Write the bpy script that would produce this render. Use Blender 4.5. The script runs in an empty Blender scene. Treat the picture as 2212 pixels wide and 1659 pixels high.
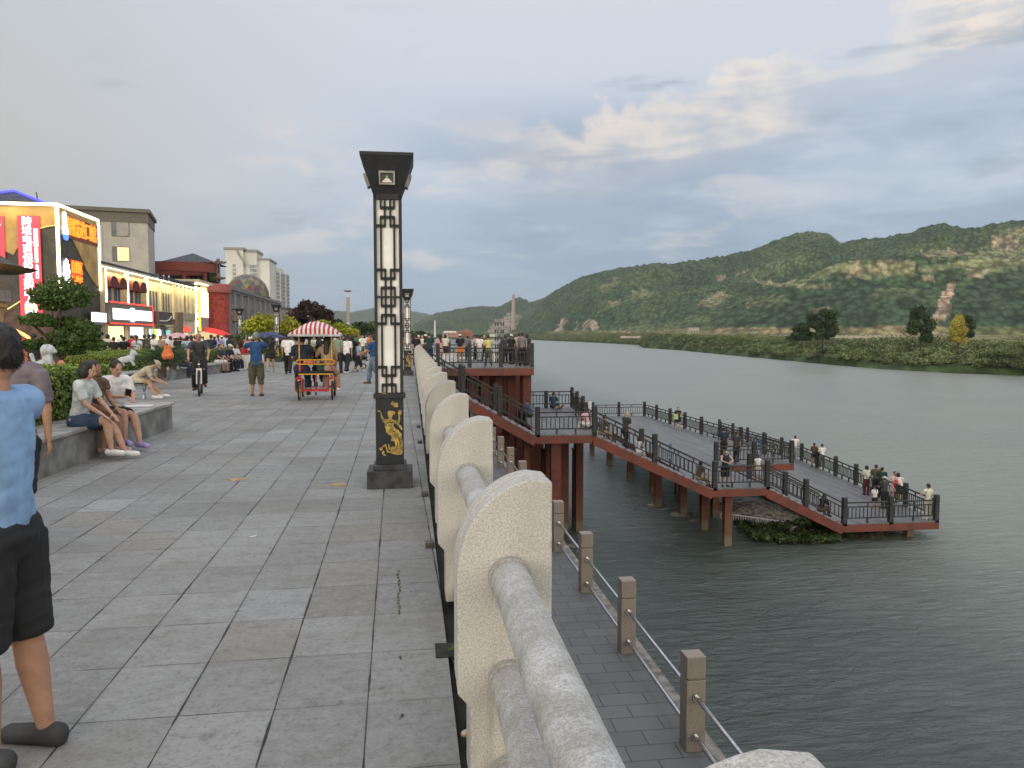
import bpy, bmesh, math, random
import numpy as np
from mathutils import Vector, Matrix, Euler

# ------------------------------------------------------------------ camera
TH = math.atan2(218, 1663.3)          # heading to the right of the promenade
PT = math.atan2(104.5, 1660)          # looking slightly down
FPX, CAMH = 1660.0, 1.62
SC = bpy.context.scene
COL = SC.collection
_cam = bpy.data.cameras.new('camera')
_cam.sensor_width = 36
_cam.lens = 36 * FPX / 2212
_cam.clip_start = 0.05
_cam.clip_end = 40000
cam = bpy.data.objects.new('camera', _cam)
cam.location = (0, 0, CAMH)
cam.rotation_euler = (math.radians(90) - PT, 0, -TH)
COL.objects.link(cam)
SC.camera = cam

# ------------------------------------------------------------------ view
SC.view_settings.view_transform = 'Standard'
SC.view_settings.look = 'None'
SC.view_settings.gamma = 1
SC.view_settings.exposure = 0.2
SC.view_settings.use_curve_mapping = False
SC.cycles.use_denoising = True
SC.cycles.max_bounces = 6
SC.cycles.diffuse_bounces = 3
SC.cycles.glossy_bounces = 3
SC.cycles.transmission_bounces = 4
SC.cycles.volume_bounces = 0
SC.cycles.caustics_reflective = False
SC.cycles.caustics_refractive = False

SUN_EL, SUN_AZ = math.radians(7), math.radians(215)   # azimuth clockwise from +Y : behind left

# ------------------------------------------------------------------ node helpers
class NT:
    def __init__(s, tree):
        s.t = tree; s.n = tree.nodes; s.l = tree.links
    def add(s, ty, **kw):
        nd = s.n.new(ty)
        for k, v in kw.items(): setattr(nd, k, v)
        return nd
    def put(s, sock, v):
        if hasattr(v, 'is_output') or isinstance(v, bpy.types.NodeSocket): s.l.new(v, sock)
        elif v is not None:
            try: sock.default_value = v
            except Exception: sock.default_value = tuple(v) + (1,)
    def m(s, op, a, b=None, c=None, clamp=False):
        nd = s.add('ShaderNodeMath', operation=op, use_clamp=clamp)
        s.put(nd.inputs[0], a)
        if b is not None: s.put(nd.inputs[1], b)
        if c is not None: s.put(nd.inputs[2], c)
        return nd.outputs[0]
    def mix(s, f, a, b, mode='MIX'):
        nd = s.add('ShaderNodeMix', data_type='RGBA', blend_type=mode)
        s.put(nd.inputs[0], f)
        for i, v in ((6, a), (7, b)):
            if isinstance(v, (tuple, list)): v = tuple(v)[:3] + (1,)
            s.put(nd.inputs[i], v)
        return nd.outputs[2]
    def noise(s, vec, scale, detail=4, rough=0.55, dist=0.0):
        nd = s.add('ShaderNodeTexNoise')
        if vec is not None: s.l.new(vec, nd.inputs['Vector'])
        nd.inputs['Scale'].default_value = scale; nd.inputs['Detail'].default_value = detail
        nd.inputs['Roughness'].default_value = rough; nd.inputs['Distortion'].default_value = dist
        return nd.outputs['Fac']
    def map(s, vec, scale=(1, 1, 1), loc=(0, 0, 0), rot=(0, 0, 0)):
        nd = s.add('ShaderNodeMapping')
        s.l.new(vec, nd.inputs[0])
        nd.inputs['Scale'].default_value = scale; nd.inputs['Location'].default_value = loc
        nd.inputs['Rotation'].default_value = rot
        return nd.outputs[0]
    def ramp(s, f, stops, interp='LINEAR'):
        nd = s.add('ShaderNodeValToRGB'); r = nd.color_ramp; r.interpolation = interp
        while len(r.elements) < len(stops): r.elements.new(0.5)
        for e, (p, c) in zip(r.elements, stops):
            e.position = p
            if not isinstance(c, (tuple, list)): c = (c, c, c)
            e.color = tuple(c)[:3] + (1,)
        s.put(nd.inputs[0], f)
        return nd.outputs[0]
    def sstep(s, v, a, b):
        nd = s.add('ShaderNodeMapRange', interpolation_type='SMOOTHSTEP')
        s.put(nd.inputs[0], v); nd.inputs[1].default_value = a; nd.inputs[2].default_value = b
        return nd.outputs[0]
    def sep(s, vec):
        nd = s.add('ShaderNodeSeparateXYZ'); s.l.new(vec, nd.inputs[0]); return nd.outputs
    def comb(s, x=0, y=0, z=0):
        nd = s.add('ShaderNodeCombineXYZ')
        for i, v in enumerate((x, y, z)): s.put(nd.inputs[i], v)
        return nd.outputs[0]
    def white(s, vec):
        nd = s.add('ShaderNodeTexWhiteNoise', noise_dimensions='3D'); s.l.new(vec, nd.inputs[0])
        return nd.outputs

# ------------------------------------------------------------------ world: dusk sky with broken cloud
W = bpy.data.worlds.new('World'); SC.world = W; W.use_nodes = True
wn = NT(W.node_tree); wn.n.clear()
sky = wn.add('ShaderNodeTexSky', sky_type='NISHITA', sun_disc=False)
sky.sun_elevation = SUN_EL; sky.sun_rotation = SUN_AZ
sky.air_density = 1.2; sky.dust_density = 2.0
tc = wn.add('ShaderNodeTexCoord').outputs['Generated']
sx, sy, sz = wn.sep(tc)
# azimuth measured right of the promenade direction, elevation as sine
az = wn.m('ARCTAN2', sx, sy)
el = wn.m('ARCSINE', sz)
K = 10.0
def C(r, g, b, k=K):    # sRGB 0-255 -> linear, scaled so that Background 0.1 returns it
    f = lambda v: ((v / 255 + 0.055) / 1.055) ** 2.4 if v > 10 else v / 255 / 12.92
    return (f(r) * k, f(g) * k, f(b) * k)
flat = wn.comb(az, wn.m('MULTIPLY', el, 1.0), 0.0)
# clear-air base: colour runs with elevation, greyer to the left of the view, brighter behind
base = wn.ramp(wn.m('MULTIPLY', el, 1.0 / 0.8, clamp=True), [
    (0.0, C(150, 174, 198)), (0.09, C(160, 183, 208)), (0.22, C(193, 204, 219)),
    (0.5, C(211, 215, 226)), (1.0, C(212, 216, 226))])
warmL = wn.ramp(wn.m('MULTIPLY', el, 1.0 / 0.8, clamp=True), [
    (0.0, C(158, 166, 170)), (0.10, C(176, 176, 175)), (0.28, C(193, 190, 186)),
    (0.45, C(192, 197, 200)), (1.0, C(196, 203, 212))])
lf = wn.m('SUBTRACT', 1.0, wn.sstep(az, -0.62, 0.02))
base = wn.mix(lf, base, warmL)
base = wn.mix(0.12, base, sky.outputs[0])
n1 = wn.noise(wn.map(flat, (1, 3.2, 1), (3.1, 0.4, 0)), 2.6, 8, 0.56, 0.3)
n2 = wn.noise(wn.map(flat, (1, 5.5, 1), (1.7, 2.2, 5)), 5.0, 7, 0.6, 0.5)
n3 = wn.noise(wn.map(flat, (1, 1.35, 1), (8.3, 1.2, 1)), 8.5, 9, 0.60, 0.25)
def band(v, c, w, soft):      # 1 near c, 0 past w
    d = wn.m('ABSOLUTE', wn.m('SUBTRACT', v, c))
    return wn.m('SUBTRACT', 1.0, wn.sstep(d, w, w + soft))
# cloud deck to the right: blue-grey undersides between 4 and 17 degrees
deckmask = wn.m('MULTIPLY', wn.sstep(az, -0.22, 0.30), band(el, 0.165, 0.055, 0.10))
deck = wn.m('MULTIPLY', deckmask, wn.sstep(wn.m('ADD', n1, wn.m('MULTIPLY', n2, 0.45)), 0.50, 0.84))
col = wn.mix(deck, base, C(139, 160, 184))
# paler streaks through the deck
st = wn.m('MULTIPLY', wn.m('MULTIPLY', wn.sstep(n2, 0.50, 0.68), band(el, 0.17, 0.07, 0.08)), wn.sstep(az, -0.35, 0.1))
col = wn.mix(wn.m('MULTIPLY', st, 0.55), col, C(176, 193, 208))
# cumulus heads, climbing to the right
crest = wn.m('ADD', 0.245, wn.m('MULTIPLY', wn.m('POWER', wn.m('MAXIMUM', wn.m('SUBTRACT', az, 0.12), 0.0), 1.5), 0.32))
dc = wn.m('SUBTRACT', crest, el)
puff = wn.m('ADD', dc, wn.m('MULTIPLY', wn.m('SUBTRACT', n3, 0.5), 0.26))
cm = wn.m('MULTIPLY', wn.sstep(puff, -0.005, 0.025), wn.m('SUBTRACT', 1.0, wn.sstep(dc, 0.05, 0.115)))
cm = wn.m('MULTIPLY', cm, wn.m('MULTIPLY', wn.sstep(az, 0.02, 0.24), wn.sstep(wn.m('ADD', n1, 0.0), 0.36, 0.5)))
shade = wn.sstep(wn.m('ADD', puff, wn.m('MULTIPLY', wn.m('SUBTRACT', n2, 0.5), 0.22)), 0.01, 0.085)
cumc = wn.mix(shade, C(232, 221, 209), C(182, 188, 198))
cw = wn.m('ADD', wn.m('ADD', wn.m('MULTIPLY', band(az, 0.31, 0.11, 0.12), 0.40), wn.m('MULTIPLY', band(az, 0.74, 0.08, 0.10), 0.55)), 0.34)
col = wn.mix(wn.m('MULTIPLY', cm, cw), col, cumc)
# small grey scraps, left and high
scr = wn.m('MULTIPLY', wn.sstep(wn.noise(wn.map(flat, (1, 4.6, 1), (0.6, 7.7, 3)), 3.4, 7, 0.55, 0.4), 0.56, 0.68),
           band(el, 0.20, 0.11, 0.10))
col = wn.mix(wn.m('MULTIPLY', scr, 0.62), col, C(146, 160, 176))
wsp = wn.m('MULTIPLY', wn.m('MULTIPLY', wn.sstep(wn.noise(wn.map(flat, (1, 3.0, 1), (4.2, 1.1, 9)), 6.0, 8, 0.6, 0.3), 0.52, 0.66), band(el, 0.17, 0.06, 0.07)), band(az, 0.12, 0.22, 0.25))
col = wn.mix(wn.m('MULTIPLY', wsp, 0.6), col, C(214, 210, 208))
hi = wn.m('MULTIPLY', wn.sstep(n1, 0.50, 0.75), wn.sstep(el, 0.38, 0.55))
col = wn.mix(wn.m('MULTIPLY', hi, 0.4), col, C(178, 184, 200))
# afterglow behind the camera, where the sun has just gone, boosted as fill light
back = wn.m('MULTIPLY', wn.sstep(wn.m('MULTIPLY', sy, -1.0), 0.05, 0.9), wn.m('SUBTRACT', 1.0, wn.sstep(el, 0.15, 0.95)))
col = wn.mix(back, col, C(255, 240, 214, 20.0))
col = wn.mix(wn.sstep(el, 0.60, 1.15), col, C(226, 228, 234, 15.0))  # unseen zenith brightened too, to lift the ground
# below the horizon: dull ground tone
col = wn.mix(wn.sstep(wn.m('MULTIPLY', el, -1.0), 0.0, 0.03), col, C(120, 128, 128))
bg = wn.add('ShaderNodeBackground'); bg.inputs[1].default_value = 0.1
wn.l.new(col, bg.inputs[0])
wo = wn.add('ShaderNodeOutputWorld'); wn.l.new(bg.outputs[0], wo.inputs[0])

_sun = bpy.data.lights.new('sun', 'SUN')
_sun.energy = 0.6; _sun.angle = math.radians(14); _sun.color = (1.0, 0.86, 0.68)
sun = bpy.data.objects.new('sun', _sun); COL.objects.link(sun)
_d = Vector((math.sin(SUN_AZ) * math.cos(SUN_EL), math.cos(SUN_AZ) * math.cos(SUN_EL), math.sin(SUN_EL)))
sun.rotation_euler = _d.to_track_quat('Z', 'Y').to_euler()

# ------------------------------------------------------------------ pixel <-> world (photo measured at 2212 x 1659)
_fh = (math.sin(TH), math.cos(TH)); _rt = (math.cos(TH), -math.sin(TH))
def ray(x, y):
    a = (x - 1106) / FPX; b = -(y - 829.5) / FPX
    cf = math.cos(PT) + b * math.sin(PT); z = -math.sin(PT) + b * math.cos(PT)
    return (_rt[0] * a + _fh[0] * cf, _rt[1] * a + _fh[1] * cf, z)
def G(x, y, z=0.0):            # where the sight line meets height z
    d = ray(x, y); t = (z - CAMH) / d[2]
    return Vector((d[0] * t, d[1] * t, z))
def A(x, y, Y):                # where it meets the plane Y
    d = ray(x, y); t = Y / d[1]
    return Vector((d[0] * t, Y, CAMH + d[2] * t))
def proj(X, Y, Z):
    f = X * _fh[0] + Y * _fh[1]; r = X * _rt[0] + Y * _rt[1]; z = Z - CAMH
    cf = f * math.cos(PT) - z * math.sin(PT); cu = f * math.sin(PT) + z * math.cos(PT)
    return 1106 + FPX * r / cf, 829.5 - FPX * cu / cf
TD = 0.0199                    # the paving and the street run this much left of the balustrade
def TF(a, b, z=0.0):
    return Vector((a * math.cos(TD) - b * math.sin(TD), a * math.sin(TD) + b * math.cos(TD), z))

# ------------------------------------------------------------------ mesh builder
class MB:
    def __init__(s): s.v = []; s.f = []; s.mi = []; s.cur = 0
    def verts(s, vs): i = len(s.v); s.v.extend([tuple(v) for v in vs]); return i
    def face(s, *ids): s.f.append(ids); s.mi.append(s.cur)
    def box(s, c, size, rz=0.0, M=None):
        x, y, z = [k / 2 for k in size]; cr, sr = math.cos(rz), math.sin(rz)
        p = []
        for dz in (-z, z):
            for dx, dy in ((-x, -y), (x, -y), (x, y), (-x, y)):
                q = Vector((c[0] + dx * cr - dy * sr, c[1] + dx * sr + dy * cr, c[2] + dz))
                p.append(M @ q if M else q)
        i = s.verts(p)
        for q in ((3, 2, 1, 0), (4, 5, 6, 7), (0, 1, 5, 4), (1, 2, 6, 5), (2, 3, 7, 6), (3, 0, 4, 7)):
            s.face(*[i + k for k in q])
        return s
    def b2(s, x0, x1, y0, y1, z0, z1):
        return s.box(((x0 + x1) / 2, (y0 + y1) / 2, (z0 + z1) / 2), (abs(x1 - x0), abs(y1 - y0), abs(z1 - z0)))
    def tube(s, p, q, r1, r2=None, n=10, caps=True):
        p, q = Vector(p), Vector(q); r2 = r1 if r2 is None else r2
        d = (q - p)
        if d.length < 1e-6: return s
        d.normalize(); a = d.orthogonal().normalized(); b = d.cross(a)
        i = s.verts([p + (a * math.cos(t) + b * math.sin(t)) * r1 for t in [2 * math.pi * k / n for k in range(n)]] +
                    [q + (a * math.cos(t) + b * math.sin(t)) * r2 for t in [2 * math.pi * k / n for k in range(n)]])
        for k in range(n):
            k2 = (k + 1) % n; s.face(i + k, i + k2, i + n + k2, i + n + k)
        if caps:
            s.face(*[i + n - 1 - k for k in range(n)]); s.face(*[i + n + k for k in range(n)])
        return s
    def path(s, pts, r, n=8):
        for a, b in zip(pts, pts[1:]): s.tube(a, b, r, n=n)
        return s
    def bar(s, p, q, w, h):          # square bar between two points, w sideways, h upright
        p, q = Vector(p), Vector(q); d = (q - p).normalized()
        sd = d.cross(Vector((0, 0, 1)))
        if sd.length < 1e-3: sd = Vector((1, 0, 0))
        sd.normalize(); up = sd.cross(d).normalized()
        vs = []
        for c in (p, q):
            for a, b in ((-1, -1), (1, -1), (1, 1), (-1, 1)): vs.append(c + sd * a * w / 2 + up * b * h / 2)
        i = s.verts(vs)
        for f in ((3, 2, 1, 0), (4, 5, 6, 7), (0, 1, 5, 4), (1, 2, 6, 5), (2, 3, 7, 6), (3, 0, 4, 7)):
            s.face(*[i + k for k in f])
        return s
    def lathe(s, prof, c=(0, 0, 0), n=16, sx=1, sy=1):
        rows = []
        for r, z in prof:
            rows.append(s.verts([(c[0] + sx * r * math.cos(2 * math.pi * k / n), c[1] + sy * r * math.sin(2 * math.pi * k / n), c[2] + z) for k in range(n)]))
        for a, b in zip(rows, rows[1:]):
            for k in range(n):
                k2 = (k + 1) % n; s.face(a + k, a + k2, b + k2, b + k)
        s.face(*[rows[0] + n - 1 - k for k in range(n)]); s.face(*[rows[-1] + k for k in range(n)])
        return s
    def prism(s, poly, y0, y1, M=None, plane='XZ'):      # polygon in XZ (or XY) extruded
        n = len(poly); vs = []
        for y in (y0, y1):
            for a, b in poly:
                q = Vector((a, y, b)) if plane == 'XZ' else Vector((a, b, y))
                vs.append(M @ q if M else q)
        i = s.verts(vs)
        s.face(*[i + k for k in range(n)]); s.face(*[i + n + n - 1 - k for k in range(n)])
        for k in range(n):
            k2 = (k + 1) % n; s.face(i + k, i + n + k, i + n + k2, i + k2)
        return s
    def quad(s, a, b, c, d): i = s.verts([a, b, c, d]); s.face(i, i + 1, i + 2, i + 3); return s
    def build(s, name, mat, parent=None, smooth=False, loc=None, bevel=0):
        me = bpy.data.meshes.new(name); me.from_pydata(s.v, [], s.f); me.update()
        mats = mat if isinstance(mat, (list, tuple)) else [mat]
        for m_ in mats: me.materials.append(m_)
        if len(mats) > 1: me.polygons.foreach_set('material_index', s.mi)
        if smooth: me.polygons.foreach_set('use_smooth', [True] * len(me.polygons))
        bm = bmesh.new(); bm.from_mesh(me); bmesh.ops.recalc_face_normals(bm, faces=bm.faces); bm.to_mesh(me); bm.free()
        o = bpy.data.objects.new(name, me); COL.objects.link(o)
        if parent: o.parent = parent
        if loc: o.location = loc
        if bevel:
            md = o.modifiers.new('bevel', 'BEVEL'); md.width = bevel; md.segments = 2; md.limit_method = 'ANGLE'
        return o
def tag(o, label=None, cat=None, group=None, kind=None):
    if label: o['label'] = label
    if cat: o['category'] = cat
    if group: o['group'] = group
    if kind: o['kind'] = kind
    return o
def empty(name, loc=(0, 0, 0), rz=0.0, label=None, cat=None, group=None):
    o = bpy.data.objects.new(name, None); COL.objects.link(o)
    o.location = loc; o.rotation_euler = (0, 0, rz); o.empty_display_size = 0.2
    return tag(o, label, cat, group)
KIDS = {}
def copy_tree(o, parent=None, loc=None, rz=None, sc=None):
    c = o.copy(); COL.objects.link(c)
    if parent: c.parent = parent
    for ch in o.children: copy_tree(ch, c)
    if loc is not None: c.location = loc
    if rz is not None: c.rotation_euler = (0, 0, rz)
    if sc is not None: c.scale = (sc, sc, sc) if not isinstance(sc, tuple) else sc
    return c
def raw_mesh(name, V, Fq, mat, parent=None, smooth=True, attr=None, tri=False):
    me = bpy.data.meshes.new(name)
    V = np.asarray(V, np.float32); Fq = np.asarray(Fq, np.int32); k = Fq.shape[1]
    me.vertices.add(len(V)); me.vertices.foreach_set('co', V.ravel())
    me.loops.add(Fq.size); me.loops.foreach_set('vertex_index', Fq.ravel())
    me.polygons.add(len(Fq)); me.polygons.foreach_set('loop_start', np.arange(0, Fq.size, k, dtype=np.int32))
    me.polygons.foreach_set('use_smooth', np.full(len(Fq), smooth))
    me.update(calc_edges=True)
    if attr is not None:
        for nm, arr in attr.items():
            a = me.color_attributes.new(nm, 'FLOAT_COLOR', 'POINT')
            arr = np.asarray(arr, np.float32)
            if arr.shape[1] == 3: arr = np.concatenate([arr, np.ones((len(arr), 1), np.float32)], 1)
            a.data.foreach_set('color', arr.ravel())
    me.materials.append(mat)
    o = bpy.data.objects.new(name, me); COL.objects.link(o)
    if parent: o.parent = parent
    return o

# ------------------------------------------------------------------ materials
MATS = {}
def mat(name, col, rough=0.6, metal=0.0, var=0.12, scale=6.0, bump=0.0, bscale=None, spec=None, detail=5, col2=None, emit=None, es=0.0, obj=True):
    if name in MATS: return MATS[name]
    m_ = bpy.data.materials.new(name); m_.use_nodes = True; t = NT(m_.node_tree)
    bs = t.n['Principled BSDF']
    co = t.add('ShaderNodeTexCoord').outputs['Object']
    if var > 0 or col2:
        nz = t.noise(co, scale, detail)
        c2 = col2 if col2 else tuple(max(0, c * (1 - var * 1.6)) for c in col)
        c1 = col if col2 else tuple(min(1, c * (1 + var)) for c in col)
        t.l.new(t.mix(t.sstep(nz, 0.32, 0.68), c1, c2), bs.inputs['Base Color'])
    else: bs.inputs['Base Color'].default_value = tuple(col) + (1,)
    bs.inputs['Roughness'].default_value = rough; bs.inputs['Metallic'].default_value = metal
    if spec is not None: bs.inputs['Specular IOR Level'].default_value = spec
    if bump > 0:
        bn = t.add('ShaderNodeBump'); bn.inputs['Strength'].default_value = min(1, bump * 10 if bump < 0.1 else 1)
        bn.inputs['Distance'].default_value = bump
        t.l.new(t.noise(co, bscale or scale * 3, 4), bn.inputs['Height']); t.l.new(bn.outputs[0], bs.inputs['Normal'])
    if emit:
        bs.inputs['Emission Color'].default_value = tuple(emit) + (1,); bs.inputs['Emission Strength'].default_value = es
    MATS[name] = m_
    return m_
def glow(name, col, s):
    if name in MATS: return MATS[name]
    m_ = bpy.data.materials.new(name); m_.use_nodes = True
    bs = m_.node_tree.nodes['Principled BSDF']
    bs.inputs['Base Color'].default_value = tuple(0.5 * c for c in col) + (1,); bs.inputs['Roughness'].default_value = 0.5
    bs.inputs['Emission Color'].default_value = tuple(col) + (1,); bs.inputs['Emission Strength'].default_value = s
    MATS[name] = m_; return m_
# ================================================================== SETTING
WZ = -8.05           # river level
rng = np.random.default_rng(7)
random.seed(7)

# ---- promenade paving -------------------------------------------------------
def paving_material():
    m_ = bpy.data.materials.new('paving_slabs'); m_.use_nodes = True; t = NT(m_.node_tree); bs = t.n['Principled BSDF']
    co = t.add('ShaderNodeTexCoord').outputs['Object']
    x, y, z = t.sep(co)
    wob = t.m('MULTIPLY', t.m('SUBTRACT', t.noise(co, 1.1, 3), 0.5), 0.010)
    xs = t.m('DIVIDE', t.m('ADD', t.m('ADD', x, 0.135), wob), 0.4); ys0 = t.m('DIVIDE', t.m('ADD', t.m('ADD', y, -0.09), wob), 0.545)
    cx = t.m('FLOOR', xs)
    # now and then a whole column is laid half a slab off
    rowoff = t.m('MULTIPLY', t.m('GREATER_THAN', t.white(t.comb(cx, 3.3, 0))[0], 0.80), 0.42)
    far = t.m('LESS_THAN', x, -1.0)
    ys = t.m('ADD', ys0, t.m('MULTIPLY', rowoff, far))
    cy = t.m('FLOOR', ys)
    fx = t.m('ABSOLUTE', t.m('SUBTRACT', t.m('FRACT', xs), 0.5)); fy = t.m('ABSOLUTE', t.m('SUBTRACT', t.m('FRACT', ys), 0.5))
    jn = t.noise(co, 2.6, 3)
    jw = t.m('ADD', 0.0020, t.m('MULTIPLY', t.sstep(jn, 0.40, 0.75), 0.0055))
    jx = t.sstep(t.m('SUBTRACT', t.m('MULTIPLY', fx, 0.4), t.m('SUBTRACT', 0.2, jw)), -0.0018, 0.0018)
    jy = t.sstep(t.m('SUBTRACT', t.m('MULTIPLY', fy, 0.545), t.m('SUBTRACT', 0.2725, t.m('MULTIPLY', jw, 0.55))), -0.0018, 0.0018)
    jy = t.m('MULTIPLY', jy, t.m('ADD', 0.35, t.m('MULTIPLY', t.sstep(jn, 0.3, 0.6), 0.65)))
    j = t.m('MAXIMUM', jx, jy)
    w = t.white(t.comb(cx, cy, 1.0))
    tone = t.m('ADD', 0.80, t.m('MULTIPLY', w[0], 0.28))
    c = t.mix(t.sstep(t.noise(co, 0.7, 5), 0.35, 0.7), (0.288, 0.290, 0.285), (0.236, 0.237, 0.229))
    # some slabs replaced by paler or browner ones
    wn2 = t.white(t.comb(cy, cx, 7.0))[0]
    c = t.mix(t.m('MULTIPLY', t.m('GREATER_THAN', wn2, 0.945), 0.6), c, (0.37, 0.38, 0.385))
    c = t.mix(t.m('MULTIPLY', t.m('LESS_THAN', wn2, 0.10), 0.5), c, (0.235, 0.215, 0.18))
    tv = t.add('ShaderNodeVectorMath', operation='SCALE'); t.l.new(c, tv.inputs[0]); t.l.new(tone, tv.inputs['Scale'])
    c = tv.outputs[0]
    # grain, streaky dirt across the walk, dark spots
    g = t.noise(co, 85, 3, 0.7)
    c = t.mix(t.m('MULTIPLY', t.sstep(g, 0.45, 0.72), 0.35), c, (0.37, 0.37, 0.36))
    g2 = t.noise(co, 38, 4, 0.65)
    c = t.mix(t.m('MULTIPLY', t.sstep(g2, 0.48, 0.70), 0.60), c, (0.125, 0.125, 0.117))
    g3 = t.noise(co, 15, 5, 0.72)
    c = t.mix(t.m('MULTIPLY', t.sstep(g3, 0.50, 0.66), 0.42), c, (0.34, 0.34, 0.335))
    c = t.mix(t.m('MULTIPLY', t.m('SUBTRACT', 1.0, t.sstep(g3, 0.32, 0.46)), 0.5), c, (0.14, 0.14, 0.13))
    d = t.noise(t.map(co, (6, 9, 1)), 1.0, 6, 0.68)
    c = t.mix(t.m('MULTIPLY', t.sstep(d, 0.47, 0.72), 0.42), c, (0.125, 0.122, 0.112))
    d3 = t.noise(t.map(co, (0.5, 0.9, 1)), 1.0, 5, 0.6)
    c = t.mix(t.m('MULTIPLY', t.sstep(d3, 0.48, 0.66), 0.42), c, (0.165, 0.160, 0.145))
    sp = t.noise(co, 9, 2, 0.5)
    c = t.mix(t.m('MULTIPLY', t.sstep(sp, 0.70, 0.76), 0.6), c, (0.10, 0.10, 0.095))
    # the joint fringe is dirtier than the slab
    edge = t.m('MAXIMUM', t.sstep(fx, 0.44, 0.5), t.m('MULTIPLY', t.sstep(fy, 0.45, 0.5), 0.7))
    c = t.mix(t.m('MULTIPLY', edge, t.m('MULTIPLY', t.sstep(t.noise(co, 5, 4), 0.35, 0.7), 0.45)), c, (0.13, 0.128, 0.118))
    c = t.mix(j, c, (0.022, 0.022, 0.02))
    t.l.new(c, bs.inputs['Base Color'])
    t.l.new(t.m('ADD', 0.62, t.m('MULTIPLY', d, 0.25)), bs.inputs['Roughness'])
    bn = t.add('ShaderNodeBump'); bn.inputs['Strength'].default_value = 0.6; bn.inputs['Distance'].default_value = 0.006
    hgt = t.m('SUBTRACT', t.m('ADD', t.m('MULTIPLY', g, 0.25), t.m('MULTIPLY', w[0], 0.2)), j)
    t.l.new(hgt, bn.inputs['Height']); t.l.new(bn.outputs[0], bs.inputs['Normal'])
    return m_
PAVE = paving_material()
pr = MB()
# sheet in the paving's own frame; the right edge follows the balustrade
def T2(a, b): return (a, b)
def inv(X, Y): return (X * math.cos(TD) + Y * math.sin(TD), -X * math.sin(TD) + Y * math.cos(TD))
pts = []
ys_ = [-6] + list(range(0, 60, 6)) + [60, 90, 130, 200, 300]
left = -31.0
for yy in ys_:
    e = inv(0.172, yy); pts.append((left, e[1], e[0]))
for (l, b, e) in pts: pr.verts([(l, b, 0), (e, b, 0)])
for i in range(len(pts) - 1): pr.face(2 * i, 2 * i + 1, 2 * i + 3, 2 * i + 2)
prom = pr.build('promenade', PAVE); prom.rotation_euler = (0, 0, TD); tag(prom, kind='structure')

# the dark slot between paving and balustrade, and the land beyond
soil = mat('damp_joint_soil', (0.03, 0.03, 0.026), 0.9, var=0.3)
MB().b2(0.12, 0.355, -6, 300, -0.35, -0.055).build('kerb_slot', soil)['kind'] = 'structure'
land = mat('town_ground', (0.16, 0.17, 0.13), 0.9, var=0.3, scale=0.03, col2=(0.10, 0.13, 0.07))
MB().quad((-3000, -60, -0.5), (0.45, -60, -0.5), (0.45, 1850, -0.5), (-3000, 1850, -0.5)).build('ground', land)['kind'] = 'structure'

granite_wall = mat('quay_granite', (0.19, 0.185, 0.17), 0.85, var=0.25, scale=2.5, bump=0.006)
MB().b2(0.36, 0.56, -8, 1850, -2.8, -0.06).build('retaining_wall', granite_wall)['kind'] = 'structure'

# ---- lower riverside walkway --------------------------------------------------
def walk_material():
    m_ = bpy.data.materials.new('walkway_pavers'); m_.use_nodes = True; t = NT(m_.node_tree); bs = t.n['Principled BSDF']
    co = t.add('ShaderNodeTexCoord').outputs['Object']
    br = t.add('ShaderNodeTexBrick'); t.l.new(co, br.inputs['Vector'])
    br.inputs['Scale'].default_value = 1; br.inputs['Brick Width'].default_value = 0.56; br.inputs['Row Height'].default_value = 0.30
    br.inputs['Mortar Size'].default_value = 0.006; br.inputs['Color1'].default_value = (0.122, 0.128, 0.128, 1)
    br.inputs['Color2'].default_value = (0.150, 0.155, 0.152, 1); br.inputs['Mortar'].default_value = (0.03, 0.03, 0.03, 1)
    c = t.mix(t.m('MULTIPLY', t.sstep(t.noise(co, 60, 3, 0.7), 0.5, 0.72), 0.4), br.outputs[0], (0.19, 0.19, 0.185))
    c = t.mix(t.m('MULTIPLY', t.sstep(t.noise(co, 1.2, 5), 0.48, 0.7), 0.4), c, (0.085, 0.088, 0.085))
    t.l.new(c, bs.inputs['Base Color']); bs.inputs['Roughness'].default_value = 0.72
    return m_
MB().quad((0.5, -8, -2.8), (3.12, -8, -2.8), (3.12, 260, -2.8), (0.5, 260, -2.8)).build('riverside_walkway', walk_material())['kind'] = 'structure'
kb = MB(); kb.b2(3.124, 3.26, -8, 260, -2.99, -2.83)
kb.build('walkway_kerb', mat('kerb_granite', (0.24, 0.22, 0.19), 0.85, var=0.3, scale=5, bump=0.004))['kind'] = 'structure'
MB().b2(3.0, 3.2, -8, 1850, WZ - 1, -2.995).build('quay_wall', granite_wall)['kind'] = 'structure'
MB().quad((-3000, 1850, -0.02), (3.0, 1850, -0.02), (3.0, 1851, WZ - 1), (-3000, 1851, WZ - 1)).build('quay_end', granite_wall)['kind'] = 'structure'

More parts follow.
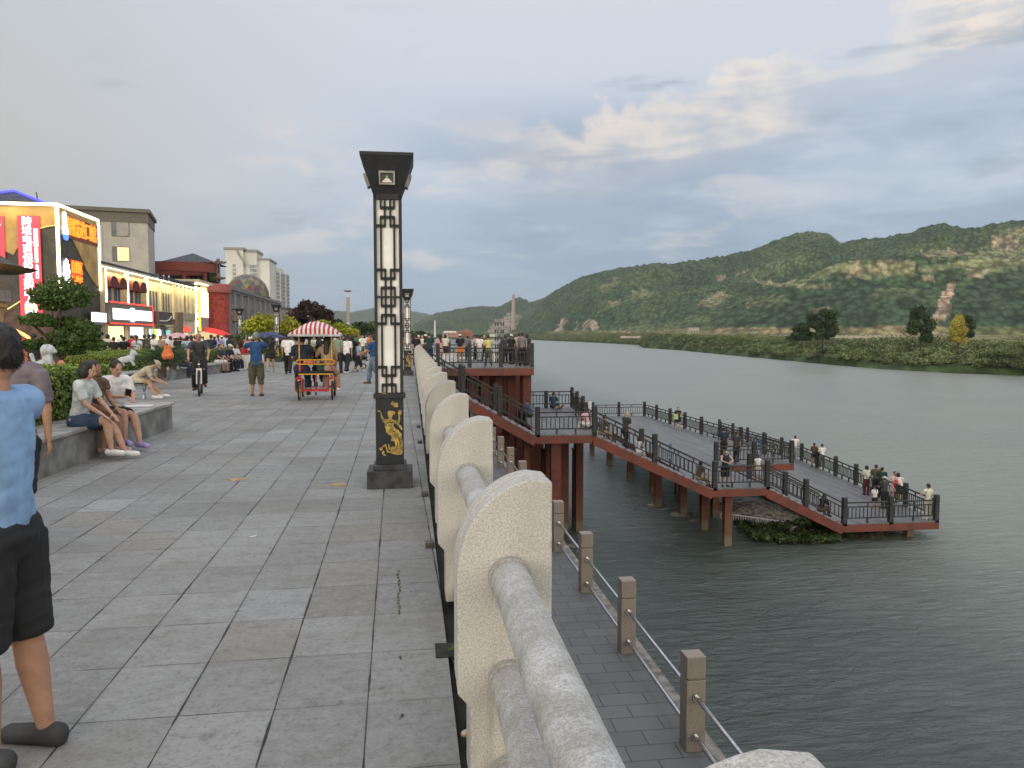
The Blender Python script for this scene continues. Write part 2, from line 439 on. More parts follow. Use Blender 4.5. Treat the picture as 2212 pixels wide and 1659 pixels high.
# ---- river ---------------------------------------------------------------------
def water_material():
    m_ = bpy.data.materials.new('river_water'); m_.use_nodes = True; t = NT(m_.node_tree); bs = t.n['Principled BSDF']
    co = t.add('ShaderNodeTexCoord').outputs['Object']
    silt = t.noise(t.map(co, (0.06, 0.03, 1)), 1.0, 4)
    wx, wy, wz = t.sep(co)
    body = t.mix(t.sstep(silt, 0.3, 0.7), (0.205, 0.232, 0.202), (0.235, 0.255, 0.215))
    clear = t.sstep(t.m('ADD', t.m('ADD', wx, t.m('MULTIPLY', wy, -0.05)), t.m('MULTIPLY', t.m('SUBTRACT', t.noise(t.map(co, (0.15, 0.15, 1)), 1.0, 3), 0.5), 9.0)), 9.0, 30.0)  # darker body by quay and decks: clear water, and their reflection put into colour
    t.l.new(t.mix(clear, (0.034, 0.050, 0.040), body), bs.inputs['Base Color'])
    bs.inputs['Roughness'].default_value = 0.28; bs.inputs['IOR'].default_value = 1.75
    a = t.noise(t.map(co, (0.8, 2.4, 1), rot=(0, 0, -0.35)), 1.3, 6, 0.62, 0.8)
    b = t.noise(t.map(co, (0.25, 0.6, 1), rot=(0, 0, -0.2)), 1.0, 5, 0.6, 0.4)
    c = t.noise(t.map(co, (0.03, 0.05, 1)), 1.0, 4)
    h = t.m('ADD', t.m('MULTIPLY', a, t.m('ADD', 0.08, t.m('MULTIPLY', c, 0.30))), t.m('MULTIPLY', b, 0.36))
    bn = t.add('ShaderNodeBump'); bn.inputs['Strength'].default_value = 1.0; bn.inputs['Distance'].default_value = 1.0
    t.l.new(h, bn.inputs['Height']); t.l.new(bn.outputs[0], bs.inputs['Normal'])
    return m_
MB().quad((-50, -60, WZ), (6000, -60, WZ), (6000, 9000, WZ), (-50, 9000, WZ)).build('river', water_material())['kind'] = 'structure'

# ---- far bank and hills : one terrain sheet ------------------------------------------
def aztan(x, y):
    d = ray(x, y); return math.atan2(d[0], d[1]), d[2] / math.hypot(d[0], d[1])
def interp_px(pts, xs):
    pts = sorted(pts); return np.interp(xs, [p[0] for p in pts], [p[1] for p in pts])
ncol, nrow = 1150, 400
cx = np.linspace(-300, 2560, ncol)
AZ = np.array([math.atan2(*ray(x, 725)[:2]) for x in cx])
def tans(ys): return np.array([ray(x, y)[2] / math.hypot(*ray(x, y)[:2]) for x, y in zip(cx, ys)])
def vnoise(u, v, seed=0):          # smooth value noise on arrays
    r = np.random.default_rng(seed).random((257, 257))
    u = np.mod(u, 256); v = np.mod(v, 256); i = np.floor(u).astype(int); j = np.floor(v).astype(int)
    fu = u - i; fv = v - j; fu = fu * fu * (3 - 2 * fu); fv = fv * fv * (3 - 2 * fv)
    i2 = (i + 1) % 256; j2 = (j + 1) % 256; i %= 256; j %= 256
    return (r[i, j] * (1 - fu) + r[i2, j] * fu) * (1 - fv) + (r[i, j2] * (1 - fu) + r[i2, j2] * fu) * fv
def fbm(u, v, o=4, seed=0, g=0.5):
    s = 0; a = 1; n = 0
    for k in range(o):
        s = s + a * vnoise(u * 2 ** k + 13.7 * k, v * 2 ** k + 7.1 * k, seed + k); n += a; a *= g
    return s / n
shore_px = [(2700, 838), (2400, 822), (2212, 812), (2050, 806), (1900, 797), (1750, 784), (1640, 773), (1540, 764), (1478, 757.5),
            (1420, 753.5), (1392, 751.5), (1380, 745.5), (1300, 741), (1220, 737.5), (1150, 734.4), (1100, 733.6), (880, 732.6), (700, 732), (-400, 731.8)]
dshore = (CAMH - WZ) / -tans(interp_px(shore_px, cx))
dshore *= 1 + 0.012 * (fbm(cx / 22, cx * 0 + 3, 3, 5) - 0.5)
L4 = [(1380, 726), (1470, 716), (1530, 702), (1600, 655), (1650, 632), (1696, 611), (1760, 592), (1825, 567), (1891, 565), (1977, 555), (2089, 548), (2212, 551), (2400, 520), (2700, 505)]
L3 = [(1090, 722), (1110, 705), (1135, 680), (1165, 655), (1200, 632), (1235, 616), (1262, 603), (1293, 593), (1340, 584), (1400, 578), (1452, 577), (1510, 572), (1560, 561), (1620, 548), (1672, 527),
      (1712, 513), (1745, 508), (1785, 514), (1808, 530), (1850, 523), (1890, 520), (1960, 508), (2000, 492), (2028, 486), (2060, 496), (2110, 498), (2160, 488), (2212, 479), (2330, 470), (2700, 480)]
L2 = [(840, 712), (885, 703), (905, 690), (945, 677), (985, 671), (1030, 664), (1075, 665), (1090, 658), (1110, 649), (1122, 644), (1145, 655), (1160, 652), (1180, 644), (1210, 648), (1300, 655)]
L1 = [(-400, 700), (500, 690), (640, 684), (730, 672), (760, 676), (815, 666), (850, 684), (890, 673), (925, 680), (960, 690), (1100, 690), (1300, 690), (2700, 690)]
def layer(pts, lo, hi):            # skyline tangent, zero outside lo..hi
    t_ = tans(interp_px(pts, cx)); m_ = np.clip((cx - lo) / 110, 0, 1) ** .6 * np.clip((hi - cx) / 60, 0, 1)
    return t_, m_
t4, m4 = layer(L4, 1380, 9999); t3, m3 = layer(L3, 1075, 9999); t2, m2 = layer(L2, 830, 1360); t1, m1 = layer(L1, -999, 9999)
s_ = np.linspace(0, 1, nrow)
rows = np.broadcast_to(np.exp(np.log(140) + (np.log(9500) - np.log(140)) * s_)[:, None], (nrow, ncol)).copy()
# pack most rows where the hills are
dd = np.where(s_[:, None] >= 0, rows, rows)
AZ2 = np.broadcast_to(AZ, dd.shape); X_ = dd * np.sin(AZ2); Y_ = dd * np.cos(AZ2)
def ridge(D, foot, tan, mask, back=1.35, seed=0, gul=0.34, gs=0.0045):
    zr = CAMH + D * tan
    s = (dd - foot[None, :]) / (D - foot)[None, :]
    n = fbm(X_ * gs, Y_ * gs, 4, seed)
    up = np.clip(s, 0, 1); prof = np.sin(up * math.pi / 2) ** 1.15
    carve = 1 - gul * 2.0 * np.abs(n - 0.5) * 2 * np.sin(np.clip(s, 0, 1) * math.pi) ** 0.8
    z = zr[None, :] * prof * carve
    bk = np.clip((dd / D[None, :] - 1) / (back - 1), 0, 1)
    z = np.where(s > 1, zr[None, :] * (1 - 0.75 * bk), z)
    return z * mask[None, :] * (s > 0)
one = np.ones(ncol)
D4 = 1050 * one + 90 * np.sin(cx / 160); D3 = np.interp(cx, [1075, 1300, 1700, 2212], [3050, 2150, 1850, 1800]) + 110 * np.sin(cx / 210 + 1)
F3 = np.maximum(np.interp(cx, [1075, 1300, 1500, 1700], [2000, 1250, 1080, 1200]), dshore * 1.06); D2 = 3700 * one; D1 = 7600 * one
plain = np.interp(dd, [0, 300, 450, 620, 900, 1500, 9000], [-3.2, -1.8, -0.4, 2.0, 4.0, 4.0, 5.0])
u = (dd - dshore[None, :]) / (0.10 * dshore[None, :] + 6)
base_z = np.where(u > 0, WZ - 0.15 + (plain - WZ + 0.15) * np.clip(u, 0, 1) ** 0.7, np.maximum(WZ - 0.15 + u * 8, WZ - 4))
leftbank = (cx < 1090)
base_z = np.where(leftbank[None, :], WZ - 0.5 + (1.0 - WZ) * np.clip((dd - dshore[None, :]) / 30, -0.3, 1), base_z)
hz = np.maximum.reduce([ridge(D4, 640 * one, t4, m4, 1.5, 11), ridge(D3, F3, t3, m3, 1.4, 23, 0.30, 0.0032),
                        ridge(D2, 2500 * one, t2, m2, 1.4, 31, 0.3, 0.002), ridge(D1, 5200 * one, t1, m1, 1.2, 41, 0.2, 0.001)])
canopy = (fbm(X_ / 9.0, Y_ / 9.0, 3, 3, 0.6) - 0.42) * np.clip(dd / 1500, 0.5, 3) * 9.0 * np.clip(hz / 25, 0, 1)
Z_ = base_z + hz + np.minimum(canopy, 9)
# surface cover read from where each patch lies
PX = np.broadcast_to(cx, dd.shape); PY = 725 - (Z_ - CAMH) / dd * FPX * np.sqrt(1 + ((PX - 1106) / FPX) ** 2)
f1 = fbm(X_ / 70, Y_ / 70, 4, 61); f2 = fbm(X_ / 16, Y_ / 16, 3, 71); f3 = fbm(X_ / 260, Y_ / 260, 3, 81)
def rgb(*c): return np.array(c)[None, None, :]
def blend(c, k, w): return c * (1 - w[..., None]) + rgb(*k) * w[..., None]
cov = np.ones(dd.shape + (3,)) * rgb(0.052, 0.088, 0.046)
cov = blend(cov, (0.082, 0.122, 0.055), np.clip((f1 - 0.42) * 6, 0, 1) * 0.75)
cov = blend(cov, (0.040, 0.062, 0.042), np.clip((0.46 - f2) * 6, 0, 1) * 0.8)
cov = blend(cov, (0.125, 0.160, 0.075), np.clip((f1 * 0.6 + f3 * 0.4 - 0.59) * 12, 0, 1) * 0.6)
def inside(poly, jit=5.0):
    x = PX + (f2 - 0.5) * jit * 3 + (f1 - 0.5) * jit * 2; y = PY + (f1 - 0.5) * jit * 2 + (f2 - 0.5) * jit
    r = np.zeros(x.shape, bool); n = len(poly)
    for i in range(n):
        (x1, y1), (x2, y2) = poly[i], poly[(i + 1) % n]
        c = ((y1 > y) != (y2 > y)); r ^= c & (x < (x2 - x1) * (y - y1) / (y2 - y1 + 1e-9) + x1)
    return r
FIELD, SOIL, ROCK, DARK, STUB = (0.27, 0.275, 0.135), (0.50, 0.36, 0.25), (0.46, 0.36, 0.29), (0.040, 0.062, 0.042), (0.40, 0.33, 0.19)
patches = [
    (FIELD, .8, [(1690, 615), (1760, 604), (1810, 590), (1870, 604), (1970, 592), (1985, 562), (1900, 566), (1830, 567), (1760, 590), (1700, 607)]),
    (FIELD, .8, [(1975, 585), (2070, 565), (2150, 560), (2212, 552), (2212, 575), (2140, 590), (2085, 605), (2070, 580), (2000, 590)]),
    (SOIL, .5, [(1985, 550), (2060, 543), (2090, 548), (2080, 555), (1995, 559)]),
    (STUB, .8, [(1870, 566), (1940, 560), (1935, 575), (1885, 592), (1868, 585)]),
    (FIELD, .7, [(2080, 548), (2212, 535), (2300, 530), (2300, 560), (2212, 568), (2090, 572)]),
    (SOIL, .8, [(2136, 520), (2185, 518), (2212, 528), (2160, 545), (2140, 535)]),
    (STUB, .7, [(2170, 508), (2240, 490), (2300, 490), (2300, 510), (2190, 520)]),
    (SOIL, .95, [(2052, 608), (2064, 612), (2052, 655), (2040, 690), (2019, 697), (2015, 680), (2028, 645), (2040, 622)]),
    (SOIL, .7, [(1986, 596), (2018, 600), (2020, 612), (1990, 610)]), (SOIL, .7, [(2085, 592), (2130, 588), (2125, 600), (2088, 604)]),
    (SOIL, .7, [(1530, 598), (1560, 592), (1615, 580), (1618, 588), (1560, 602)]), (SOIL, .75, [(1815, 590), (1850, 578), (1862, 588), (1820, 600)]),
    (STUB, .6, [(1630, 608), (1720, 612), (1790, 606), (1780, 616), (1650, 620)]), (SOIL, .6, [(1752, 664), (1788, 658), (1785, 672), (1755, 674)]),
    (SOIL, .55, [(1820, 590), (1838, 575), (1850, 560), (1856, 568), (1838, 592)]),
    (FIELD, .55, [(1350, 640), (1380, 622), (1420, 626), (1415, 640), (1370, 650)]), (SOIL, .7, [(1312, 652), (1335, 648), (1345, 658), (1325, 664)]),
    (ROCK, .95, [(1255, 722), (1262, 700), (1275, 692), (1292, 696), (1295, 712), (1284, 720), (1276, 706), (1268, 712), (1262, 728)]),
    (ROCK, .8, [(1195, 716), (1208, 698), (1224, 684), (1222, 696), (1212, 716)]), (ROCK, .8, [(1235, 718), (1240, 700), (1248, 692), (1246, 710), (1240, 722)]),
    (STUB, .5, [(1500, 655), (1560, 630), (1580, 640), (1530, 665)]), (FIELD, .5, [(1290, 620), (1330, 600), (1345, 606), (1300, 635)]),
    (FIELD, .45, [(1600, 640), (1690, 636), (1700, 650), (1610, 665)]), (FIELD, .45, [(1880, 620), (1980, 626), (1960, 650), (1870, 640)]),
    (DARK, .7, [(1700, 635), (1780, 612), (1880, 625), (1990, 640), (2010, 700), (1760, 706), (1640, 700)]),
    (DARK, .8, [(2075, 640), (2130, 600), (2240, 575), (2400, 560), (2400, 700), (2060, 705), (2062, 665)]),
    (ROCK, .75, [(1052, 722), (1070, 700), (1090, 684), (1112, 676), (1128, 680), (1112, 700), (1098, 722)]),
]
hillm = (hz > 3) & (dd < 2600)
for k, w, poly in patches:
    cov = blend(cov, k, (inside(poly, 6 if w > .9 else 8) & (dd > 600) & (dd < 3900)) * w * np.clip(0.75 + (f2 - 0.5) * 1.6, 0.3, 1))
# the plain: fields between the river thicket and the hills
pl = ((hz < 6) & (cx > 1090)[None, :])
cov = np.where(pl[..., None], blend(np.ones_like(cov) * rgb(0.13, 0.15, 0.065), (0.24, 0.20, 0.11), np.clip((fbm(X_ / 60, Y_ / 25, 3, 91) - 0.45) * 8, 0, 1)), cov)
cov = np.where((pl & (dd < 420))[..., None], rgb(0.075, 0.105, 0.035) * (0.7 + 0.6 * f2[..., None]), cov)
cov = np.where((pl & (u < 1.2))[..., None], rgb(0.055, 0.082, 0.032) * (0.7 + 0.6 * f2[..., None]), cov)
cov = cov * np.where(dd > 6500, 0.8, 1.0)[..., None]
V = np.stack([X_, Y_, Z_], -1).reshape(-1, 3)
idx = np.arange(nrow * ncol).reshape(nrow, ncol)
Fq = np.stack([idx[:-1, :-1], idx[:-1, 1:], idx[1:, 1:], idx[1:, :-1]], -1).reshape(-1, 4)[:, ::-1]
def hill_material():
    m_ = bpy.data.materials.new('hillside_cover'); m_.use_nodes = True; t = NT(m_.node_tree); bs = t.n['Principled BSDF']
    at = t.add('ShaderNodeVertexColor', layer_name='cover').outputs[0]
    co = t.add('ShaderNodeTexCoord').outputs['Object']
    co0 = co; co = t.map(t.map(co, rot=(0, 0, math.radians(32))), (1, 0.32, 1))
    n0 = t.noise(co, 0.05, 5, 0.75)
    vo = t.add('ShaderNodeTexVoronoi'); t.l.new(co, vo.inputs['Vector']); vo.inputs['Scale'].default_value = 0.15; vo.inputs['Randomness'].default_value = 1.0
    vo2 = t.add('ShaderNodeTexVoronoi'); t.l.new(co, vo2.inputs['Vector']); vo2.inputs['Scale'].default_value = 0.30
    n = t.m('ADD', t.m('MULTIPLY', t.m('SUBTRACT', 1.0, t.m('MULTIPLY', vo.outputs['Distance'], 1.25)), 0.42), t.m('ADD', t.m('MULTIPLY', t.m('SUBTRACT', 1.0, vo2.outputs['Distance']), 0.22), t.m('MULTIPLY', n0, 0.42)))
    vv = t.add('ShaderNodeVectorMath', operation='SCALE'); t.l.new(at, vv.inputs[0]); t.l.new(t.m('ADD', 0.50, t.m('MULTIPLY', t.sstep(n, 0.28, 0.74), 1.05)), vv.inputs['Scale'])
    t.l.new(vv.outputs[0], bs.inputs['Base Color']); bs.inputs['Roughness'].default_value = 0.95; bs.inputs['Specular IOR Level'].default_value = 0.1
    bn = t.add('ShaderNodeBump'); bn.inputs['Strength'].default_value = 0.8; bn.inputs['Distance'].default_value = 5.0
    t.l.new(n, bn.inputs['Height']); t.l.new(bn.outputs[0], bs.inputs['Normal'])
    return m_
hills = raw_mesh('hills', V, Fq, hill_material(), smooth=True, attr={'cover': cov.reshape(-1, 3)}); tag(hills, kind='structure')

# ---- leaves: many small faces through a volume --------------------------------------------
def leaf_cloud(blobs, size, n_per, seed=1, flat=0.0, shell=0.45):
    """blobs: (cx,cy,cz, rx,ry,rz, tone) -> V,F,colour; leaves fill the outer shell of each blob"""
    r = np.random.default_rng(seed); Vs = []; Cs = []
    for b in blobs:
        c = np.array(b[:3]); rad = np.array(b[3:6]); tone = b[6] if len(b) > 6 else 1.0
        n = n_per if np.isscalar(n_per) else 1
        n = int(n * (b[7] if len(b) > 7 else 1))
        d = r.normal(size=(n, 3)); d /= np.linalg.norm(d, axis=1)[:, None]
        lump = 1 + 0.22 * np.sin(d[:, 0] * 5 + b[0] * 3) * np.sin(d[:, 1] * 6 + b[1] * 5) + 0.16 * np.sin(d[:, 2] * 8 + b[0]) 
        q = (shell + (1 - shell) * r.random(n) ** 0.6) * lump
        p = c + d * rad * q[:, None]
        a = r.normal(size=(n, 3)); a /= np.linalg.norm(a, axis=1)[:, None]
        bb = np.cross(a, d + r.normal(size=(n, 3)) * 0.6); bb /= np.linalg.norm(bb, axis=1)[:, None] + 1e-9
        s = size * (0.6 + 0.8 * r.random(n))[:, None]
        if flat: a[:, 2] *= flat
        Vs.append(np.stack([p - a * s, p + bb * s * 0.55, p + a * s, p - bb * s * 0.55], 1).reshape(-1, 3))
        t_ = tone * (0.65 + 0.7 * r.random(n))
        Cs.append(np.repeat(np.stack([t_, r.random(n), t_], 1), 4, 0))
    V = np.concatenate(Vs); C_ = np.concatenate(Cs); F_ = np.arange(len(V)).reshape(-1, 4)
    return V, F_, C_
def leaf_mat(name, c1, c2, rough=0.6):
    if name in MATS: return MATS[name]
    m_ = bpy.data.materials.new(name); m_.use_nodes = True; t = NT(m_.node_tree); bs = t.n['Principled BSDF']
    at = t.add('ShaderNodeVertexColor', layer_name='leaf').outputs[0]
    sp = t.add('ShaderNodeSeparateColor'); t.l.new(at, sp.inputs[0])
    c = t.mix(sp.outputs[1], c1, c2)
    vv = t.add('ShaderNodeVectorMath', operation='SCALE'); t.l.new(c, vv.inputs[0]); t.l.new(sp.outputs[0], vv.inputs['Scale'])
    t.l.new(vv.outputs[0], bs.inputs['Base Color']); bs.inputs['Roughness'].default_value = rough; bs.inputs['Specular IOR Level'].default_value = 0.25
    MATS[name] = m_; return m_
WILLOW = leaf_mat('willow_leaves', (0.115, 0.155, 0.062), (0.175, 0.20, 0.09))
DARKLEAF = leaf_mat('dark_tree_leaves', (0.026, 0.05, 0.022), (0.05, 0.08, 0.03))
BARK = mat('bark', (0.10, 0.075, 0.055), 0.9, var=0.4, scale=8, bump=0.01)

# thicket along the far bank
blobs = []
for _ in range(2300):
    x = random.uniform(1395, 2500) if random.random() < 0.8 else random.uniform(1120, 1395)
    i = int(np.clip(np.searchsorted(cx, x), 0, ncol - 1)); ds = dshore[i]
    k = random.random() ** 1.3
    d = ds * (1.012 + 0.50 * k) + 2
    if x > 1395 and d > 470: d = ds * (1.02 + 0.2 * k)
    if x < 1395: d = ds * (1.005 + 0.10 * k)
    a = math.atan2(*ray(x, 725)[:2])
    j = int(np.clip(np.searchsorted(rows[:, i], d), 0, nrow - 1)); zb = float(base_z[j, i])
    s = random.uniform(1.4, 3.2) * (1 + 0.25 * math.sin(x / 60)) * (1 - 0.58 * k) * (1.0 if x > 1395 else 1.9)
    if k < 0.16: s *= 0.55
    if 1395 < x < 1620 and d < ds * 1.12: s *= 0.45
    blobs.append((d * math.sin(a), d * math.cos(a), zb + s * 0.45, s * 1.25, s * 1.25, s * 0.72, random.choice([0.65, 0.85, 1.0, 1.1, 1.3]), 1.0))
V, F_, C_ = leaf_cloud(blobs, 0.34, 120, 3)
sh = raw_mesh('bank_thicket', V, F_, WILLOW, smooth=False, attr={'leaf': C_}); tag(sh, kind='stuff')
# ================================================================== STONE BALUSTRADE
def granite(name, c1, c2, fine=150.0, dark=(0.14, 0.13, 0.115)):
    m_ = bpy.data.materials.new(name); m_.use_nodes = True; t = NT(m_.node_tree); bs = t.n['Principled BSDF']
    co = t.add('ShaderNodeTexCoord').outputs['Object']
    a = t.noise(co, fine, 3, 0.75); b = t.noise(co, fine * 0.62, 4, 0.75); l = t.noise(co, 2.4, 5)
    c = t.mix(t.sstep(a, 0.38, 0.62), c1, c2)
    c = t.mix(t.m('MULTIPLY', t.sstep(b, 0.54, 0.68), 0.50), c, dark)
    c = t.mix(t.m('MULTIPLY', t.sstep(l, 0.45, 0.75), 0.32), c, tuple(v * 0.62 for v in c1))
    x, y, z = t.sep(co)
    run = t.noise(t.map(co, (14, 14, 1.2)), 1.0, 4)
    c = t.mix(t.m('MULTIPLY', t.sstep(run, 0.55, 0.8), 0.35), c, (0.20, 0.18, 0.14))
    low = t.m('MULTIPLY', t.m('SUBTRACT', 1.0, t.sstep(z, 0.02, 0.45)), t.sstep(t.noise(t.map(co, (9, 9, 4)), 1.0, 5), 0.35, 0.65))
    c = t.mix(t.m('MULTIPLY', low, 0.45), c, (0.17, 0.16, 0.13))
    pit = t.noise(t.map(co, (3, 3, 3)), 1.0, 6, 0.7)
    c = t.mix(t.m('MULTIPLY', t.sstep(pit, 0.56, 0.66), 0.28), c, (0.27, 0.25, 0.21))
    t.l.new(c, bs.inputs['Base Color']); bs.inputs['Roughness'].default_value = 0.78
    bn = t.add('ShaderNodeBump'); bn.inputs['Strength'].default_value = 0.5; bn.inputs['Distance'].default_value = 0.004
    t.l.new(t.m('ADD', a, b), bn.inputs['Height']); t.l.new(bn.outputs[0], bs.inputs['Normal'])
    MATS[name] = m_; return m_
G_CREAM = granite('cream_granite', (0.40, 0.390, 0.360), (0.61, 0.60, 0.57))
G_GREY = granite('grey_granite', (0.38, 0.38, 0.37), (0.60, 0.60, 0.60), 130, (0.20, 0.20, 0.20))
G_DULL = granite('weathered_granite', (0.36, 0.35, 0.33), (0.47, 0.46, 0.44))
G_PINK = granite('pinkish_granite', (0.24, 0.205, 0.175), (0.34, 0.29, 0.25), 90)

bal = empty('stone_balustrade', (0.32, 2.0, 0), 0, 'pale granite balustrade of rounded slabs joined by thick stone rails beside the paving', 'balustrade')
def slab_outline(w=0.335, top=1.12, zc=0.36, n=14, inset=0.0):
    # left edge rises, then a quarter ellipse to the top right corner; narrower foot below zc
    pts = [(0.045, 0.0), (0.045, zc - 0.05), (0.018 + inset, zc + 0.0)]
    z0 = 0.78
    for k in range(n + 1):
        a = math.pi - (math.pi / 2) * k / n * 0.93
        pts.append((0.30 + 0.30 * math.cos(a) + inset + 0.0, z0 + (top - z0 - inset) * math.sin(a)))
    pts[2] = (0.0 + inset, zc)
    pts += [(w - inset * 0.4, top - 0.012 - inset), (w - inset * 0.4, 0.0)]
    return pts
def slab_mesh():
    m = MB()
    m.prism(slab_outline(), 0.0, 0.095)
    m.prism(slab_outline(inset=0.014), 0.095, 0.125)
    m.prism(slab_outline(), 0.125, 0.215)
    return m
sl0 = slab_mesh()
N_SL = 34; SP = 1.975; Y0S = 0.65
for k in range(N_SL):
    y = Y0S + SP * k
    if 38.2 < y < 0: continue
    o = sl0.build('slab', G_DULL if k == 4 else G_CREAM, bal, bevel=0.007) if k in (0, 4) else sl_copy.copy()
    if k in (0,): sl_copy = o
    if k not in (0, 4): COL.objects.link(o); o.parent = bal
    o.location = (0.152 - 0.32, y - 2.0, 0)
for k in range(-1, N_SL - 1):
    y0 = Y0S + SP * k + 0.2155 if k >= 0 else -1.2; y1 = Y0S + SP * (k + 1) - 0.0005
    for j, z in enumerate((0.775, 0.405, 0.06)):
        if z == 0.06 and k > 12: continue
        key = ('rail', j, k < 0)
        if key not in KIDS:
            r = 0.068
            m = MB(); n = 28; L = y1 - y0
            m.tube((0, 0.001, 0), (0, 0.03, 0), 0.076, 0.076, n); m.tube((0, 0.0305, 0), (0, L - 0.031, 0), r, r, n); m.tube((0, L - 0.0305, 0), (0, L - 0.001, 0), 0.076, 0.076, n)
            KIDS[key] = m.build('stone_rail', G_GREY, bal, smooth=False)
            md = KIDS[key].modifiers.new('sm', 'EDGE_SPLIT'); md.split_angle = math.radians(50)
            KIDS[key].data.polygons.foreach_set('use_smooth', [True] * len(KIDS[key].data.polygons))
            o = KIDS[key]
        else:
            o = KIDS[key].copy(); COL.objects.link(o); o.parent = bal
        o.location = (0.335 - 0.32, y0 - 2.0, z)

# little drainage stubs along the slot
for i, (x, y) in enumerate([(0.145, 7.75), (0.15, 5.85), (0.14, 11.6), (0.14, 13.6)]):
    o = MB().box((0, 0, 0.02), (0.07, 0.10, 0.045)).build('drain_stub', mat('wet_stone', (0.10, 0.095, 0.085), 0.7, var=0.3), loc=(x - 0.02, y, 0), bevel=0.006)
    tag(o, ['small dark drain stub level with the lantern column foot at the balustrade slot', 'nearest small dark drain stub at the foot of the balustrade', 'small dark drain stub a little beyond the nearest lantern column', 'farthest small dark drain stub along the balustrade slot'][i], 'drain stub', 'drain stubs along the balustrade slot')

# ================================================================== LOWER WALKWAY FENCE
fen = empty('riverside_fence', (2.96, 7.7, -2.8), 0, 'low fence of square pinkish granite posts with steel pipe rails on the lower walkway', 'fence')
STEEL = mat('polished_steel', (0.62, 0.63, 0.65), 0.22, 1.0, var=0.10, scale=20)
pm = MB(); pm.b2(-0.105, 0.105, -0.105, 0.105, 0, 0.78).b2(-0.088, 0.088, -0.088, 0.088, 0.78, 0.80).b2(-0.105, 0.105, -0.105, 0.105, 0.80, 1.035)
FS = 2.545
post0 = None
for k in range(-2, 40):
    y = 7.69 + FS * k
    if post0 is None: post0 = pm.build('post', G_PINK, fen, bevel=0.008); o = post0
    else: o = post0.copy(); COL.objects.link(o); o.parent = fen
    o.location = (0, y - 7.7, 0)
    for z in (0.17, 0.60):
        kk = ('pipe', z)
        if kk not in KIDS:
            m = MB(); m.tube((0, 0.107, z), (0, FS - 0.107, z), 0.026, n=14); m.tube((0, 0.106, z), (0, 0.125, z), 0.045, n=14); m.tube((0, FS - 0.125, z), (0, FS - 0.106, z), 0.045, n=14)
            KIDS[kk] = m.build('pipe_rail', STEEL, fen, smooth=True); md = KIDS[kk].modifiers.new('sm', 'EDGE_SPLIT'); md.split_angle = math.radians(50); o2 = KIDS[kk]
        else: o2 = KIDS[kk].copy(); COL.objects.link(o2); o2.parent = fen
        o2.location = (0, y - 7.7, 0)

# ================================================================== LANTERN COLUMNS
BLK = mat('black_metal', (0.010, 0.013, 0.018), 0.6, var=0.25, scale=12)
BLK2 = mat('dark_base_stone', (0.045, 0.050, 0.052), 0.6, var=0.35, scale=8)
OPAL = mat('opal_panel', (0.82, 0.81, 0.79), 0.55, var=0.08, scale=3)
GOLD = mat('gold_paint', (0.42, 0.29, 0.07), 0.5, var=0.35, scale=16)
GOLDD = mat('gold_line', (0.06, 0.045, 0.02), 0.6, var=0.2)
def lattice(m, x0, x1, z0, z1, y, d=0.012):
    """one lattice panel; measured on a 193 x 590 grid"""
    W_, H_ = x1 - x0, z1 - z0
    def bar(a0, b0, a1, b1):
        hw = 9.0
        if a0 == a1: a0 -= hw; a1 += hw; 
        else: b0 -= hw; b1 += hw
        if b1 < b0: b0, b1 = b1, b0
        m.b2(x0 + W_ * a0 / 193, x0 + W_ * a1 / 193, y, y + d + 0.0004 * (bar.i % 7), z1 - H_ * b1 / 590, z1 - H_ * b0 / 590); bar.i += 1
    bar.i = 0
    half = [(38, 0, 38, 50), (153, 0, 153, 50), (32, 50, 159, 50), (32, 107, 159, 107), (38, 107, 38, 160), (153, 107, 153, 160),
            (0, 160, 80, 160), (113, 160, 193, 160), (73, 0, 73, 160), (120, 0, 120, 160)]
    for a in half: bar(*a)
    for a0, b0, a1, b1 in half: bar(a0, 590 - b0, a1, 590 - b1)
    for a in (38, 153): bar(a, 160, a, 430)
def poly_relief(m, pts, y0, y1, k, ox, oz):
    m.prism([(ox + (x - 420) * k, oz - (y - 900) * k) for x, y in pts], y0, y1)
